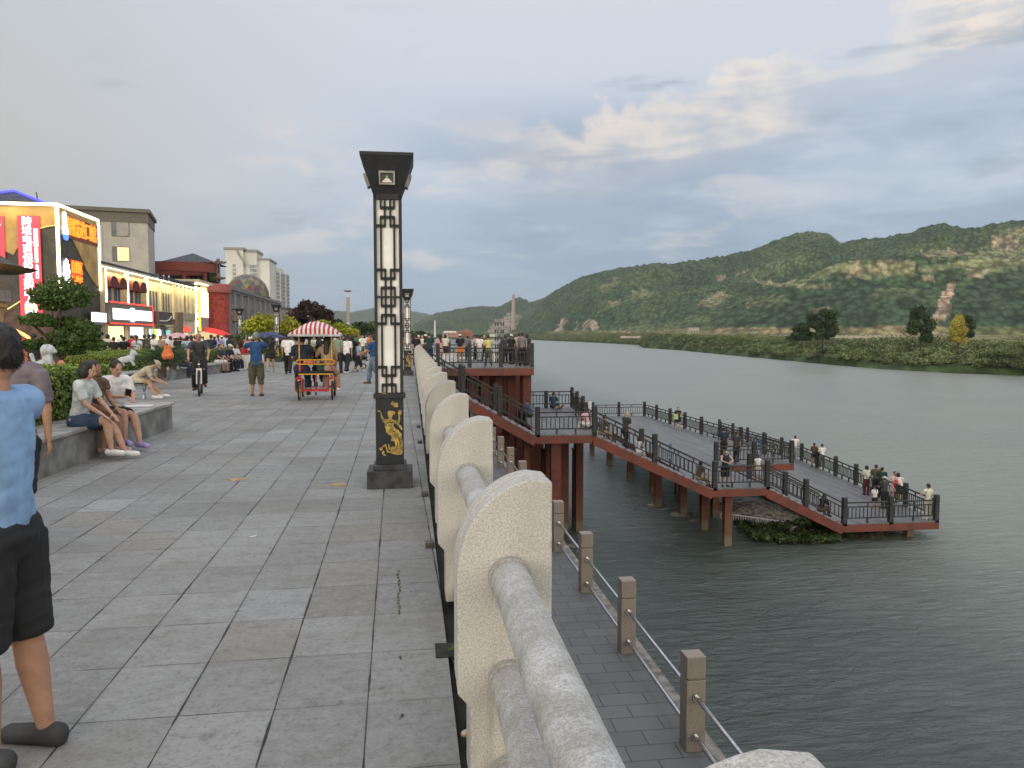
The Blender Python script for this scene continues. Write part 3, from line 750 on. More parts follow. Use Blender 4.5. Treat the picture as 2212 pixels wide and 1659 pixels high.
def lamp_column(full=True):
    r = empty('lantern_column', (0, 0, 0))
    Wd = 0.292; h = Wd / 2
    base = MB(); base.b2(-0.24, 0.24, -0.24, 0.24, 0.0, 0.185); base.b2(-0.175, 0.175, -0.175, 0.175, 0.185, 0.245)
    base.build('plinth', BLK2, r, bevel=0.006)
    p = MB(); p.b2(-h, h, -h, h, 0.245, 0.955); p.build('pedestal', BLK, r, bevel=0.004)
    c = MB(); c.b2(-h - 0.022, h + 0.022, -h - 0.022, h + 0.022, 0.955, 1.0); c.build('collar', BLK, r, bevel=0.003)
    f = MB()
    for sx in (-1, 1):
        for sy in (-1, 1): f.box((sx * (h - 0.015), sy * (h - 0.015), 2.06), (0.030, 0.030, 2.12))
    f.b2(-h, h, -h, h, 3.045, 3.10); f.b2(-h, h, -h, h, 1.0, 1.012)
    zs = (1.012, 2.02, 2.035, 3.045)
    f.b2(-h + 0.002, h - 0.002, -h + 0.002, h - 0.002, 2.018, 2.038)
    f.build('frame', BLK, r)
    o_ = MB(); o_.b2(-h + 0.03, h - 0.03, -h + 0.03, h - 0.03, 1.013, 3.044); o_.build('lamp_panel', OPAL, r)
    for q in range(4):
        m = MB(); lattice(m, -h + 0.030, h - 0.030, 1.013, 2.018, -h + 0.008); lattice(m, -h + 0.030, h - 0.030, 2.038, 3.044, -h + 0.008)
        o = m.build('lattice', BLK, r); o.rotation_euler = (0, 0, q * math.pi / 2)
    hd = MB(); z0, z1, a, b = 3.10, 3.475, h, 0.275
    i = hd.verts([(-a, -a, z0), (a, -a, z0), (a, a, z0), (-a, a, z0), (-b, -b, z1), (b, -b, z1), (b, b, z1), (-b, b, z1),
                  (-b, -b, z1 + 0.03), (b, -b, z1 + 0.03), (b, b, z1 + 0.03), (-b, b, z1 + 0.03)])
    for q in ((3, 2, 1, 0), (0, 1, 5, 4), (1, 2, 6, 5), (2, 3, 7, 6), (3, 0, 4, 7), (4, 5, 9, 8), (5, 6, 10, 9), (6, 7, 11, 10), (7, 4, 8, 11), (8, 9, 10, 11)): hd.face(*[i + k for k in q])
    hd.build('lamp_head', BLK, r)
    tilt = math.atan2(b - a, z1 - z0)
    for q in range(4):
        M = Matrix.Rotation(q * math.pi / 2, 4, 'Z') @ Matrix.Translation((0, -(a + (b - a) * 0.42) - 0.004, z0 + (z1 - z0) * 0.42)) @ Matrix.Rotation(tilt, 4, 'X')
        m = MB(); w, hh = 0.082, 0.068
        for s in (-1, 1):
            m.box((s * (w - 0.008), -0.012, 0), (0.016, 0.035, 2 * hh), M=M); m.box((0, -0.012, s * (hh - 0.008)), (2 * w - 0.032, 0.035, 0.016), M=M)
        m.cur = 1; m.box((0, 0.0, 0), (2 * w - 0.034, 0.012, 2 * hh - 0.034), M=M)
        m.cur = 2
        ii = m.verts([M @ Vector(v) for v in ((-0.058, -0.008, -0.047), (0.058, -0.008, -0.047), (0.045, -0.009, -0.035), (0.014, -0.012, -0.004), (-0.014, -0.012, -0.004), (-0.045, -0.009, -0.035))]); m.face(*[ii + k for k in range(6)])
        m.cur = 3; m.box((0, -0.012, 0.010), (0.022, 0.004, 0.022), M=M)
        m.build('floodlight', [mat('flood_frame', (0.42, 0.41, 0.38), 0.5, var=0.2), mat('flood_glass', (0.10, 0.11, 0.11), 0.15, var=0), mat('flood_reflector', (0.9, 0.88, 0.78), 0.4, var=0), mat('flood_led', (0.45, 0.55, 0.15), 0.4, var=0)], r)
    # painted relief : dancer with a drum under two clouds
    k = 0.292 / 525
    def R(pts, m, y0=-h - 0.005, y1=-h + 0.001): poly_relief(m, pts, y0, y1, k, 0, 0.60)
    m = MB()
    R([(385, 560), (395, 515), (430, 498), (470, 505), (500, 508), (528, 530), (522, 572), (490, 578), (478, 590), (460, 640), (462, 665), (520, 682), (578, 692), (590, 640), (585, 585), (580, 540), (590, 500), (620, 488), (648, 505), (652, 545), (640, 572), (618, 590), (622, 660), (615, 728),
       (598, 745), (640, 800), (662, 860), (655, 885), (600, 815), (560, 765), (500, 735), (492, 790), (530, 845), (590, 880), (620, 925), (655, 960), (640, 990), (665, 1060), (668, 1200), (660, 1310), (640, 1345), (560, 1355), (470, 1335), (440, 1310), (385, 1315), (360, 1290), (350, 1220),
       (325, 1180), (290, 1205), (275, 1265), (235, 1265), (222, 1215), (270, 1200), (300, 1165), (345, 1140), (352, 1170), (378, 1245), (400, 1285), (440, 1280), (395, 1225), (385, 1160), (405, 1135), (415, 1190), (430, 1220), (470, 1180), (505, 1205), (520, 1200), (515, 1090), (440, 1085), (455, 1010),
       (450, 975), (395, 955), (352, 905), (352, 860), (330, 800), (335, 750), (300, 715), (268, 655), (245, 530), (180, 505), (225, 485), (262, 515), (285, 600), (310, 640), (345, 665), (400, 660), (408, 625), (385, 600)], m)
    R([(270, 1300), (300, 1270), (320, 1285), (300, 1320), (345, 1360), (330, 1372), (285, 1345)], m)
    for cxp, cyp, s in ((340, 215, 1), (520, 385, 0.9)):
        for dx, dy, r_ in ((-60, -20, 22), (-5, -22, 30), (45, -12, 28), (48, 32, 24), (0, 25, 30), (-35, 0, 18)):
            n = 12; R([(cxp + dx * s + r_ * s * math.cos(2 * math.pi * q / n), cyp + dy * s + r_ * s * math.sin(2 * math.pi * q / n)) for q in range(n)], m, -h - 0.005 - 0.0003 * (dx % 5), -h + 0.001)
        R([(cxp - 60 * s, cyp - 75 * s), (cxp - 45 * s, cyp - 78 * s), (cxp - 20 * s, cyp - 40 * s), (cxp - 40 * s, cyp - 35 * s)], m)
    m.build('gold_dancer', GOLD, r)
    m = MB()
    for pts in ([(365, 725), (430, 715), (495, 722), (495, 732), (430, 727), (365, 735)], [(395, 795), (470, 785), (475, 800), (400, 808)], [(480, 905), (520, 890), (545, 855), (552, 862), (525, 900), (485, 915)],
                [(565, 1080), (580, 1150), (560, 1230), (520, 1280), (545, 1230), (562, 1150)], [(545, 965), (600, 1040), (628, 1110), (615, 1220), (608, 1110), (580, 1040)], [(510, 960), (530, 1010), (548, 1060), (538, 1055), (515, 1010)],
                [(625, 990), (650, 1050), (655, 1100), (640, 1050)], [(430, 1175), (500, 1150), (512, 1090), (518, 1130), (505, 1165), (520, 1200), (490, 1190), (470, 1165), (440, 1185)], [(385, 1235), (420, 1250), (445, 1270), (410, 1290), (390, 1265)], [(580, 1320), (640, 1290), (645, 1296), (590, 1330)]):
        R(pts, m, -h - 0.0062, -h - 0.0045)
    m.build('dancer_line', BLK, r)
    return r
lamp = lamp_column()
lamp.location = (-0.235, 8.25 + 0.146, 0)
tag(lamp, 'nearest tall black lantern column with white lattice panels and a gold dancer on its foot', 'lamp post', 'lantern columns along the promenade')
l2 = copy_tree(lamp, loc=(A(880.5, 800, 31.7).x, 31.7, 0)); tag(l2, 'lantern column just behind the nearest one, half hidden by it, beside the balustrade', 'lamp post')
p = TF(-15.6, 20.6); l3 = copy_tree(lamp, loc=(p.x, p.y, 0), rz=TD); tag(l3, 'lantern column rising out of the clipped pine tree in front of the mall', 'lamp post')
p = A(518.5, 700, 56); l4 = copy_tree(lamp, loc=(p.x, 56, 0), rz=TD); tag(l4, 'lantern column in front of the grey museum wall, left of the yellow tree', 'lamp post')
p = A(598, 700, 49); l5 = copy_tree(lamp, loc=(p.x, 49, 0), rz=TD); tag(l5, 'lantern column standing between the two round yellow trees', 'lamp post')
# ================================================================== TIMBER DECKS ON RED STEEL
def deck_boards():
    m_ = bpy.data.materials.new('deck_boards'); m_.use_nodes = True; t = NT(m_.node_tree); bs = t.n['Principled BSDF']
    g = t.add('ShaderNodeNewGeometry').outputs['Position']
    x, y, z = t.sep(g)
    u = t.m('DIVIDE', x, 0.20); cxn = t.m('FLOOR', u)
    gap = t.sstep(t.m('ABSOLUTE', t.m('SUBTRACT', t.m('FRACT', u), 0.5)), 0.445, 0.475)
    w = t.white(t.comb(cxn, t.m('FLOOR', t.m('DIVIDE', t.m('ADD', y, t.m('MULTIPLY', cxn, 1.37)), 3.0)), 2.0))[0]
    grain = t.noise(t.map(g, (22, 1.2, 1)), 1.0, 5, 0.6)
    c = t.mix(w, (0.120, 0.122, 0.124), (0.190, 0.192, 0.195))
    c = t.mix(t.m('MULTIPLY', t.sstep(grain, 0.45, 0.75), 0.45), c, (0.12, 0.118, 0.115))
    c = t.mix(t.m('MULTIPLY', t.sstep(t.noise(g, 0.55, 4), 0.5, 0.7), 0.45), c, (0.12, 0.12, 0.122))
    c = t.mix(gap, c, (0.025, 0.025, 0.025))
    t.l.new(c, bs.inputs['Base Color']); bs.inputs['Roughness'].default_value = 0.58
    MATS['deck_boards'] = m_; return m_
BOARDS = deck_boards()
REDST = mat('red_steel', (0.19, 0.050, 0.034), 0.62, var=0.35, scale=1.6, col2=(0.115, 0.040, 0.030))
RAILB = mat('charcoal_rail', (0.028, 0.030, 0.031), 0.6, var=0.3, scale=6)
TREAD = mat('tread_board', (0.22, 0.225, 0.23), 0.6, var=0.3, scale=6)
def pile_material():
    m_ = bpy.data.materials.new('pile_steel'); m_.use_nodes = True; t = NT(m_.node_tree); bs = t.n['Principled BSDF']
    g = t.add('ShaderNodeNewGeometry').outputs['Position']; x, y, z = t.sep(g)
    n = t.noise(g, 2.2, 5)
    c = t.mix(t.sstep(n, 0.3, 0.7), (0.150, 0.040, 0.027), (0.10, 0.032, 0.024))
    rust = t.sstep(t.m('ADD', t.m('MULTIPLY', z, -1.0), t.m('MULTIPLY', t.m('SUBTRACT', n, 0.5), 1.6)), 5.9, 7.2)
    c = t.mix(rust, c, (0.15, 0.070, 0.032))
    c = t.mix(t.sstep(t.m('ADD', t.m('MULTIPLY', z, -1.0), t.m('MULTIPLY', n, 0.25)), 7.60, 7.85), c, (0.19, 0.15, 0.10))
    t.l.new(c, bs.inputs['Base Color']); bs.inputs['Roughness'].default_value = 0.7
    return m_
PILE = pile_material()
def rail_span(p, q, root, first=True, last=True, ph=1.16, pw=0.20):
    """posts at the ends, two top rails, bottom rail, balusters"""
    p, q = Vector(p), Vector(q); L = math.hypot(q.x - p.x, q.y - p.y); sl = (q.z - p.z) / max(L, 0.01)
    d = Vector((q.x - p.x, q.y - p.y, 0)).normalized(); ang = math.atan2(d.y, d.x)
    def post(c):
        m = MB(); dz = abs(sl) * 0.25
        m.box((0, 0, ph / 2 - dz / 2 - 0.05), (pw, pw, ph + dz + 0.1), rz=ang); m.box((0, 0, ph + 0.018), (pw * 0.86, pw * 0.86, 0.035), rz=ang); m.box((0, 0, ph + 0.055), (pw * 1.04, pw * 1.04, 0.035), rz=ang)
        o = m.build('post', RAILB, root); o.location = c - root.location
    if first: post(p)
    if last: post(q)
    m = MB(); a0 = pw / 2 - 0.01; a1 = L - pw / 2 + 0.01
    def at(s, z): return p + d * s + Vector((0, 0, sl * s + z)) - p
    m.bar(at(a0, 0.97), at(a1, 0.97), 0.075, 0.06); m.bar(at(a0, 0.77), at(a1, 0.77), 0.06, 0.05); m.bar(at(a0, 0.24), at(a1, 0.24), 0.06, 0.05)
    n = max(2, int(round(L / 0.2)))
    for k in range(1, n):
        s = L * k / n
        m.bar(at(s, 0.265), at(s, 0.745), 0.034, 0.034)
    nm = max(1, int(round(L / 1.0)))
    for k in range(1, nm + (nm == 1)):
        s = L * k / nm if nm > 1 else L / 2
        m.bar(at(s, 0.795), at(s, 0.94), 0.05, 0.05); m.bar(at(s, 0.0), at(s, 0.215), 0.07, 0.07)
    o = m.build('railing_panel', RAILB, root); o.location = p - root.location
def rail_run(p, q, root, n, first=True, last=True, **k):
    p, q = Vector(p), Vector(q)
    for i in range(n):
        rail_span(p.lerp(q, i / n), p.lerp(q, (i + 1) / n), root, first if i == 0 else False, last if i == n - 1 else True, **k)
def platform(root, poly, z, th=0.33, joist=True):
    m = MB(); o0 = root.location
    pts = [(x - o0.x, y - o0.y) for x, y in poly]
    m.prism(pts, z - 0.055 - o0.z, z - o0.z, plane='XY'); m.build('deck_boards', BOARDS, root)
    m = MB(); n = len(pts); cxp = sum(a for a, b in pts) / n; cyp = sum(b for a, b in pts) / n
    for i in range(n):
        a, b = Vector((*pts[i], 0)), Vector((*pts[(i + 1) % n], 0)); d = (b - a).normalized(); nn = Vector((d.y, -d.x, 0))
        if nn.dot(Vector((cxp, cyp, 0)) - a) > 0: nn = -nn
        zc = z - 0.058 - th / 2 - o0.z - 0.0013 * i
        a2 = a - nn * 0.07 + d * 0.005; b2 = b - nn * 0.07 - d * 0.16
        m.bar((a2.x, a2.y, zc), (b2.x, b2.y, zc), 0.14, th)
    m.build('edge_beam', REDST, root)
    if joist:
        m = MB(); x0, x1 = min(a for a, b in pts) + 0.2, max(a for a, b in pts) - 0.2; y0, y1 = min(b for a, b in pts) + 0.2, max(b for a, b in pts) - 0.2
        k = y0 + 1.0
        while k < y1 - 0.5:
            xs_ = []
            for i in range(n):
                (xa, ya), (xb, yb) = pts[i], pts[(i + 1) % n]
                if (ya > k) != (yb > k): xs_.append(xa + (xb - xa) * (k - ya) / (yb - ya))
            xs_.sort()
            if len(xs_) >= 2: m.bar((xs_[0] + 0.2, k, z - 0.17 - o0.z), (xs_[1] - 0.2, k, z - 0.17 - o0.z), 0.12, 0.2)
            k += 2.2
        m.build('joist', REDST, root)
def h_column(root, x, y, z0, z1, w=0.36):
    m = MB(); o0 = root.location; h = z1 - z0
    for s in (-1, 1): m.box((0, s * (w / 2 - 0.015), h / 2), (w, 0.03, h))
    m.box((0, 0, h / 2), (0.05, w - 0.062, h)); m.box((0, 0, h - 0.02), (w + 0.08, w + 0.08, 0.03))
    o = m.build('steel_pile', PILE, root); o.location = (x - o0.x, y - o0.y, z0 - o0.z)
def stairs(root, x0, z0, x1, z1, y0, y1, steps, rails=(True, True), spans=2, firsts=(True, True)):
    o0 = root.location; run = (x1 - x0) / steps; rise = (z1 - z0) / steps
    m = MB()
    for k in range(1, steps + 1):
        zz = z0 + rise * k
        m.b2(x0 + run * (k - 1) + 0.01 - o0.x, x0 + run * k + 0.03 - o0.x, y0 + 0.08 - o0.y, y1 - 0.08 - o0.y, zz - 0.05 - rise * 0 - o0.z, zz - o0.z)
    m.build('tread', TREAD, root)
    m = MB()
    for k in range(1, steps + 1):
        zz = z0 + rise * k
        m.b2(x0 + run * (k - 1) - 0.015 - o0.x, x0 + run * (k - 1) + 0.005 - o0.x, y0 + 0.10 - o0.y, y1 - 0.10 - o0.y, zz + 0.002 - o0.z, zz - rise - 0.052 - o0.z)
        m.b2(x0 + run * (k - 1) - o0.x, x0 + run * k - o0.x, y0 - 0.02 - o0.y, y0 + 0.075 - o0.y, zz - 0.16 - o0.z, zz - 0.053 - o0.z)
    m.build('riser', REDST, root)
    m = MB()
    for yy in (y0 + 0.06, y1 - 0.06):
        m.bar((x0 - o0.x - 0.05, yy - o0.y, z0 - 0.30 - o0.z), (x1 - o0.x, yy - o0.y, z1 - 0.30 - o0.z), 0.14, 0.40)
    m.build('stringer', REDST, root)
    for on, yy, fi in zip(rails, (y0 + 0.10, y1 - 0.10), firsts):
        if on: rail_run((x0, yy, z0), (x1, yy, z1), root, spans, first=fi, last=False)

YF = 33.0
ZA, ZB, ZC = -2.72, -5.30, -7.14
# upper deck, level with the promenade
ud = empty('upper_deck', (4, 43, 0), 0, 'upper timber deck on tall red steel piles, level with the promenade and crowded with people', 'deck')
platform(ud, [(0.65, 39.4), (6.32, 39.4), (6.32, 53.5), (0.65, 53.5)], -0.02, 0.36)
rail_run((1.35, 39.52, 0), (6.22, 39.52, 0), ud, 3)
rail_run((6.22, 39.52, 0), (6.22, 53.3, 0), ud, 6, first=False)
rail_run((0.8, 53.4, 0), (6.22, 53.4, 0), ud, 3, first=True, last=False)
for x in np.linspace(1.2, 6.1, 8):
    for y in (41.2, 44.6, 48.0, 52.6): h_column(ud, float(x) + 0.12 * math.sin(y), y, WZ - 0.5, -0.4, 0.40)
h_column(ud, 6.08, 40.4, -3.0, -0.4, 0.44)
# first flight and first landing
st1 = empty('staircase', (3, 34, -1.4), 0, 'first timber stair flight dropping from the upper deck beside the balustrade', 'staircase', 'stair flights between the decks')
stairs(st1, 0.62, 0.0, 5.39, ZA, YF, YF + 1.9, 17, spans=3)
MB().b2(0.56 - 3, 0.68 - 3, YF - 34, 39.5 - 34, -0.08 + 1.4, -0.0 + 1.4).build('top_step', BOARDS, st1)
ld = empty('landing_deck', (7, 36, ZA), 0, 'small timber landing between the first and second stair flights, fenced in charcoal', 'deck')
platform(ld, [(5.39, YF), (8.08, YF), (9.75, 45.6), (6.3, 45.6)], ZA, 0.34)
rail_run((5.47, YF + 0.1, ZA), (8.02, YF + 0.1, ZA), ld, 1)
rail_run((8.35, YF + 2.4, ZA), (9.6, 45.4, ZA), ld, 3, first=False)
rail_run((6.45, 45.45, ZA), (9.6, 45.45, ZA), ld, 2, first=True, last=False, ph=0.95)
h_column(ld, 6.35, YF + 0.55, WZ - 0.5, ZA - 0.38, 0.44)
for x, y in ((6.6, 36.5), (7.4, 36.8), (8.2, 37.0), (6.9, 41), (8.3, 41), (9.1, 41.5), (7.6, 45), (8.8, 45)): h_column(ld, x, y, WZ - 0.5, ZA - 0.38, 0.36)
for y in (37.6, 41.0, 44.2):
    for k in range(8): h_column(ld, 2.6 + k * 0.80 + .25 * math.sin(y), y, WZ - 0.5, ZA - 0.9 - .4 * (y < 40), 0.34)
# dark piles under the first flight
for i, x in enumerate((1.6, 2.5, 3.4, 4.3, 5.2)): h_column(st1, x, YF + 1.5 + 0.5 * (i % 2), WZ - 0.5, -0.62 - (x - 0.9) * 0.575, 0.30)
# second flight
st2 = empty('staircase', (10.5, 34, -4), 0, 'second and longest stair flight, running from the small landing down to the middle deck', 'staircase', 'stair flights between the decks')
stairs(st2, 8.06, ZA, 13.53, ZB, YF, YF + 2.2, 16, spans=2, firsts=(False, True))
# middle deck
md = empty('middle_deck', (15, 50, ZB), 0, 'wide middle timber deck behind the second stair flight, its far railing in charcoal', 'deck')
platform(md, [(13.5, 36.0), (16.3, 36.0), (16.3, 39.1), (20.6, 39.1), (20.0, 64.2), (15.3, 64.2), (14.4, 56.0)], ZB, 0.34)
MB().prism([(13.45 - 15, YF - 50), (16.25 - 15, YF - 50), (16.25 - 15, 35.99 - 50), (13.45 - 15, 35.99 - 50)], -0.055, 0.0, plane='XY').build('deck_boards', BOARDS, md)
m = MB(); m.b2(13.45 - 15, 16.25 - 15, YF - 50, YF + 0.14 - 50, -0.39, -0.058); m.b2(16.11 - 15, 16.25 - 15, YF + 0.141 - 50, 39 - 50, -0.39, -0.059); m.build('edge_beam', REDST, md)
rail_run((13.63, YF + 0.1, ZB), (16.15, YF + 0.1, ZB), md, 1)
rail_run((16.2, 39.2, ZB), (20.5, 39.2, ZB), md, 2)
rail_run((20.5, 39.2, ZB), (19.95, 64.1, ZB), md, 8, first=False)
rail_run((15.4, 64.1, ZB), (19.95, 64.1, ZB), md, 2, first=True, last=False)
for x in (14.6, 16.2, 18.0, 19.9):
    for y in (45.0, 50.0, 55.5, 61.0): h_column(md, x, y, WZ - 0.5, ZB - 0.38, 0.34)
for x, y in ((14.4, 33.45), (14.45, 36.4), (14.4, 39.3), (13.8, 41.7), (16.0, 33.5 + 5.3)): h_column(md, x, y, WZ - 0.5, ZB - 0.38, 0.36)
# third flight and lower deck
st3 = empty('staircase', (18, 34, -6), 0, 'third and shortest stair flight, leading down to the lowest deck', 'staircase', 'stair flights between the decks')
stairs(st3, 16.2, ZB, 19.9, ZC, YF, YF + 2.2, 11, spans=2, firsts=(False, True))
lo = empty('lower_deck', (23, 45, ZC), 0, 'lowest timber deck jutting out just above the river, crowd at its outer railing', 'deck')
platform(lo, [(19.88, YF), (24.75, YF), (27.2, 50.5), (27.6, 66), (21.5, 66), (20.7, 42.5), (19.88, 35.3)], ZC, 0.34)
rail_run((19.98, YF + 0.1, ZC), (24.64, YF + 0.1, ZC), lo, 2)
rail_run((24.64, YF + 0.1, ZC), (27.1, 50.4, ZC), lo, 6, first=False)
rail_run((27.1, 50.4, ZC), (27.5, 65.9, ZC), lo, 5, first=False)
for x, y in ((23.8, 33.9), (21.2, 38.5), (24.5, 38.5), (26.0, 46), (21.6, 46), (26.8, 55), (22, 55), (27, 64)): h_column(lo, x, y, WZ - 0.5, ZC - 0.36, 0.36)
# signs fixed on the decks
def sign_board(x, y, z, w, h, colr, label, writing, rz=0, post=None):
    r = empty('notice_sign', (x, y, z), rz, label, 'sign')
    if post: MB().b2(-0.04, 0.04, 0.012, 0.06, -post, h).build('sign_post', RAILB, r)
    MB().b2(-w / 2, w / 2, -0.012, 0.012, 0, h).build('board', colr, r, bevel=0.004)
    return r
BLUE = mat('sign_blue', (0.035, 0.09, 0.33), 0.5, var=0.1)
WHT = mat('white_paint', (0.72, 0.72, 0.70), 0.5, var=0.08)
SG = []
p = A(1546, 980, YF + 0.0)
s1 = sign_board(13.55, YF + 5.9, ZB + 0.25, 0.16, 0.95, BLUE, 'narrow upright blue notice with white characters on a post where the second stair ends', '', post=0.25); SG.append((s1, '小心台阶', 0.13, True, 0.95))
p = A(1633, 955, 46.0)
s2 = sign_board(p.x, 46.0, ZC + 1.25, 0.62, 0.85, BLUE, 'bright blue notice board with white writing behind the middle deck railing', '', post=1.25); SG.append((s2, '安全须知', 0.13, False, 0.85))
p = A(1277, 880, 35.6)
s3 = sign_board(8.33, 35.3, ZA + 0.55, 0.14, 0.70, WHT, 'narrow white upright notice at the head of the second stair flight', '', post=0.55)
# rocks, grass tuft and white lattice strip under the decks
STONE = mat('river_rock', (0.17, 0.155, 0.12), 0.8, var=0.45, scale=3, bump=0.02)
def rock(name, c, r, seed=0):
    rr = random.Random(seed); bm = bmesh.new(); bmesh.ops.create_icosphere(bm, subdivisions=2, radius=1)
    for v in bm.verts:
        k = 1 + 0.22 * math.sin(v.co.x * 5 + seed) * math.cos(v.co.y * 4 + seed * 2) + rr.uniform(-.08, .08)
        v.co = Vector((v.co.x * r[0] * k, v.co.y * r[1] * k, v.co.z * r[2] * k))
    me = bpy.data.meshes.new(name); bm.to_mesh(me); bm.free(); me.materials.append(STONE)
    o = bpy.data.objects.new(name, me); COL.objects.link(o); o.location = c; return o
# shoal of gravel the lowest deck stands over
shv = []; n1_, n2_ = 46, 26
for j in range(n2_):
    for i in range(n1_):
        uu, vv = i / (n1_ - 1), j / (n2_ - 1)
        x = 15.6 + 9.2 * uu; y = 33.4 + 9.0 * vv - 1.0 * math.sin(uu * 3.1)
        e = min(uu, 1 - uu, vv * 1.0 + 0.0, 1) * 4
        z = WZ - 0.35 + 0.52 * min(1, e) ** 0.6 + 0.10 * math.sin(x * 3.1 + y) * math.sin(y * 4.3) + random.uniform(-.03, .03)
        shv.append((x, y, z))
idx = np.arange(n1_ * n2_).reshape(n2_, n1_); shf = np.stack([idx[:-1, :-1], idx[:-1, 1:], idx[1:, 1:], idx[1:, :-1]], -1).reshape(-1, 4)
sho = raw_mesh('gravel_shoal', shv, shf, mat('wet_gravel', (0.13, 0.11, 0.075), 0.85, var=0.6, scale=5, bump=0.03, bscale=14)); tag(sho, kind='structure')
gb = []
for _ in range(95):
    uu = random.random(); x = 16.0 + 4.6 * uu + random.uniform(-.4, .4); y = 33.7 + random.random() ** 1.5 * 3.2 - 0.7 * math.sin(uu * 3)
    gb.append((x, y, WZ + 0.22, 0.26, 0.26, 0.17, random.uniform(.4, 1.1)))
V, F_, C_ = leaf_cloud(gb, 0.085, 130, 5, shell=0.1)
gr = raw_mesh('shoal_grass', V, F_, leaf_mat('shoal_grass_leaf', (0.045, 0.095, 0.028), (0.09, 0.12, 0.04)), smooth=False, attr={'leaf': C_}); tag(gr, kind='stuff')
rk = []
rocks = [(1420, 1090, .6), (1473, 1112, .8), (1440, 1100, .4), (1500, 1125, .35), (1240, 1178, .5), (1255, 1190, .3), (1590, 1080, .5), (1380, 1140, .25), (1350, 1090, .22), (1395, 1160, .2), (1460, 1155, .22), (1300, 1120, .2)]
labs = ['flat pale rock at the foot of the farthest rusty pile', 'largest flat rock, ringing the foot of the second rusty pile', 'low rock between the two far rusty piles', 'small wet rock right of the second rusty pile', 'mossy rock by the quay below the walkway fence', 'smaller rock beside the mossy one at the quay',
        'dark rock on the shoal behind the nearest pile', 'small rock just breaking the shaded water left of the piles', 'tiny rock in the dark water under the second stair', 'tiny pale rock in the dark water nearest the walkway', 'small rock in the water in front of the third rusty pile', 'lone small rock far left in the dark water']
for i, (x, y, s) in enumerate(rocks):
    g_ = G(x, y, WZ); tag(rock('river_rock', (g_.x, g_.y, WZ - 0.02), (s, s * 0.7, s * 0.17), i), labs[i], 'rock', 'rocks in the shaded water under the decks')
wl = empty('white_lattice_strip', (15.6, 37.0, WZ + 0.3), 0.0, 'strip of white lattice railing lying low in the dark behind the nearest pile', 'railing')
m = MB(); a, b = Vector((0, 0, 0.35)), Vector((2.9, -1.0, 0.02))
m.bar(a, b, 0.05, 0.06); m.bar(a + Vector((0, 0, -.28)), b + Vector((0, 0, -.28)), 0.05, 0.05)
m.build('rail', WHT, wl); m = MB()
for k in range(26): q = a.lerp(b, k / 25); m.bar(q + Vector((0, 0, -.25)), q + Vector((0, 0, -.03)), 0.025, 0.025)
m.build('baluster', WHT, wl)
# ================================================================== TOWN SIDE
def FPl(x, y, a=-24.2):            # sight line meets the street front (constant a) -> (b, z)
    d = ray(x, y); t = a / (d[0] * math.cos(TD) + d[1] * math.sin(TD))
    X, Y = d[0] * t, d[1] * t
    return (-X * math.sin(TD) + Y * math.cos(TD), CAMH + d[2] * t)
def FQl(x, y, b):                  # meets a cross plane (constant b) -> (a, z)
    d = ray(x, y); t = b / (-d[0] * math.sin(TD) + d[1] * math.cos(TD))
    X, Y = d[0] * t, d[1] * t
    return (X * math.cos(TD) + Y * math.sin(TD), CAMH + d[2] * t)
CREAM = mat('cream_render', (0.50, 0.46, 0.36), 0.85, var=0.12, scale=1.2)
BROWNW = mat('brown_stone_wall', (0.12, 0.075, 0.055), 0.8, var=0.25, scale=2)
SLATE = mat('slate_tiles', (0.055, 0.065, 0.085), 0.7, var=0.3, scale=3, bump=0.02)
GREYW = mat('grey_render', (0.43, 0.41, 0.37), 0.85, var=0.08, scale=0.8)
GLASS = mat('window_glass', (0.10, 0.12, 0.14), 0.12, var=0.2, scale=1.5)
FRAME = mat('window_frame', (0.16, 0.15, 0.14), 0.6, var=0.1)
MAROON = mat('maroon_cloth', (0.12, 0.028, 0.025), 0.85, var=0.2)
DARKG = mat('dark_cladding', (0.055, 0.050, 0.038), 0.55, var=0.25, scale=1.5)
GOLDW = mat('golden_cladding', (0.46, 0.30, 0.09), 0.45, var=0.2, scale=0.7)
WARM = glow('warm_led', (1.0, 0.83, 0.48), 5.0)
WARMW = glow('warm_window', (1.0, 0.80, 0.38), 1.5)
WHITEL = glow('white_led', (0.95, 0.97, 1.0), 3.2)
ORANGE = glow('orange_led', (1.0, 0.17, 0.015), 2.6)
REDL = glow('red_led', (1.0, 0.05, 0.03), 1.8)
BANNER = glow('banner_red', (0.85, 0.07, 0.12), 0.62)
TEALL = glow('teal_led', (0.15, 0.75, 0.60), 1.0)
BLUEL = glow('blue_led', (0.06, 0.06, 1.0), 2.6)
YEL = glow('yellow_led', (1.0, 0.55, 0.03), 2.6)
def text(body, size, m_, root, M, name='lettering', ext=0.01, align='CENTER', squash=(1, 1)):
    c = bpy.data.curves.new('t', 'FONT'); c.body = body; c.size = size; c.extrude = ext; c.align_x = align; c.align_y = 'CENTER'; c.offset = size * 0.006
    o = bpy.data.objects.new('t', c); COL.objects.link(o)
    dg = bpy.context.evaluated_depsgraph_get(); me = bpy.data.meshes.new_from_object(o.evaluated_get(dg))
    bpy.data.objects.remove(o); bpy.data.curves.remove(c)
    me.materials.clear(); me.materials.append(m_)
    me.transform(M @ Matrix.Diagonal((squash[0], squash[1], 1, 1)))
    q = bpy.data.objects.new(name, me); COL.objects.link(q); q.parent = root; return q
RX = Matrix.Rotation(math.pi / 2, 4, 'X')                    # text upright, facing -y
def face_street(x, y, z): return Matrix.Translation((x, y, z)) @ Matrix.Rotation(math.pi / 2, 4, 'Z') @ RX      # facing +x
def face_cam(x, y, z): return Matrix.Translation((x, y, z)) @ RX
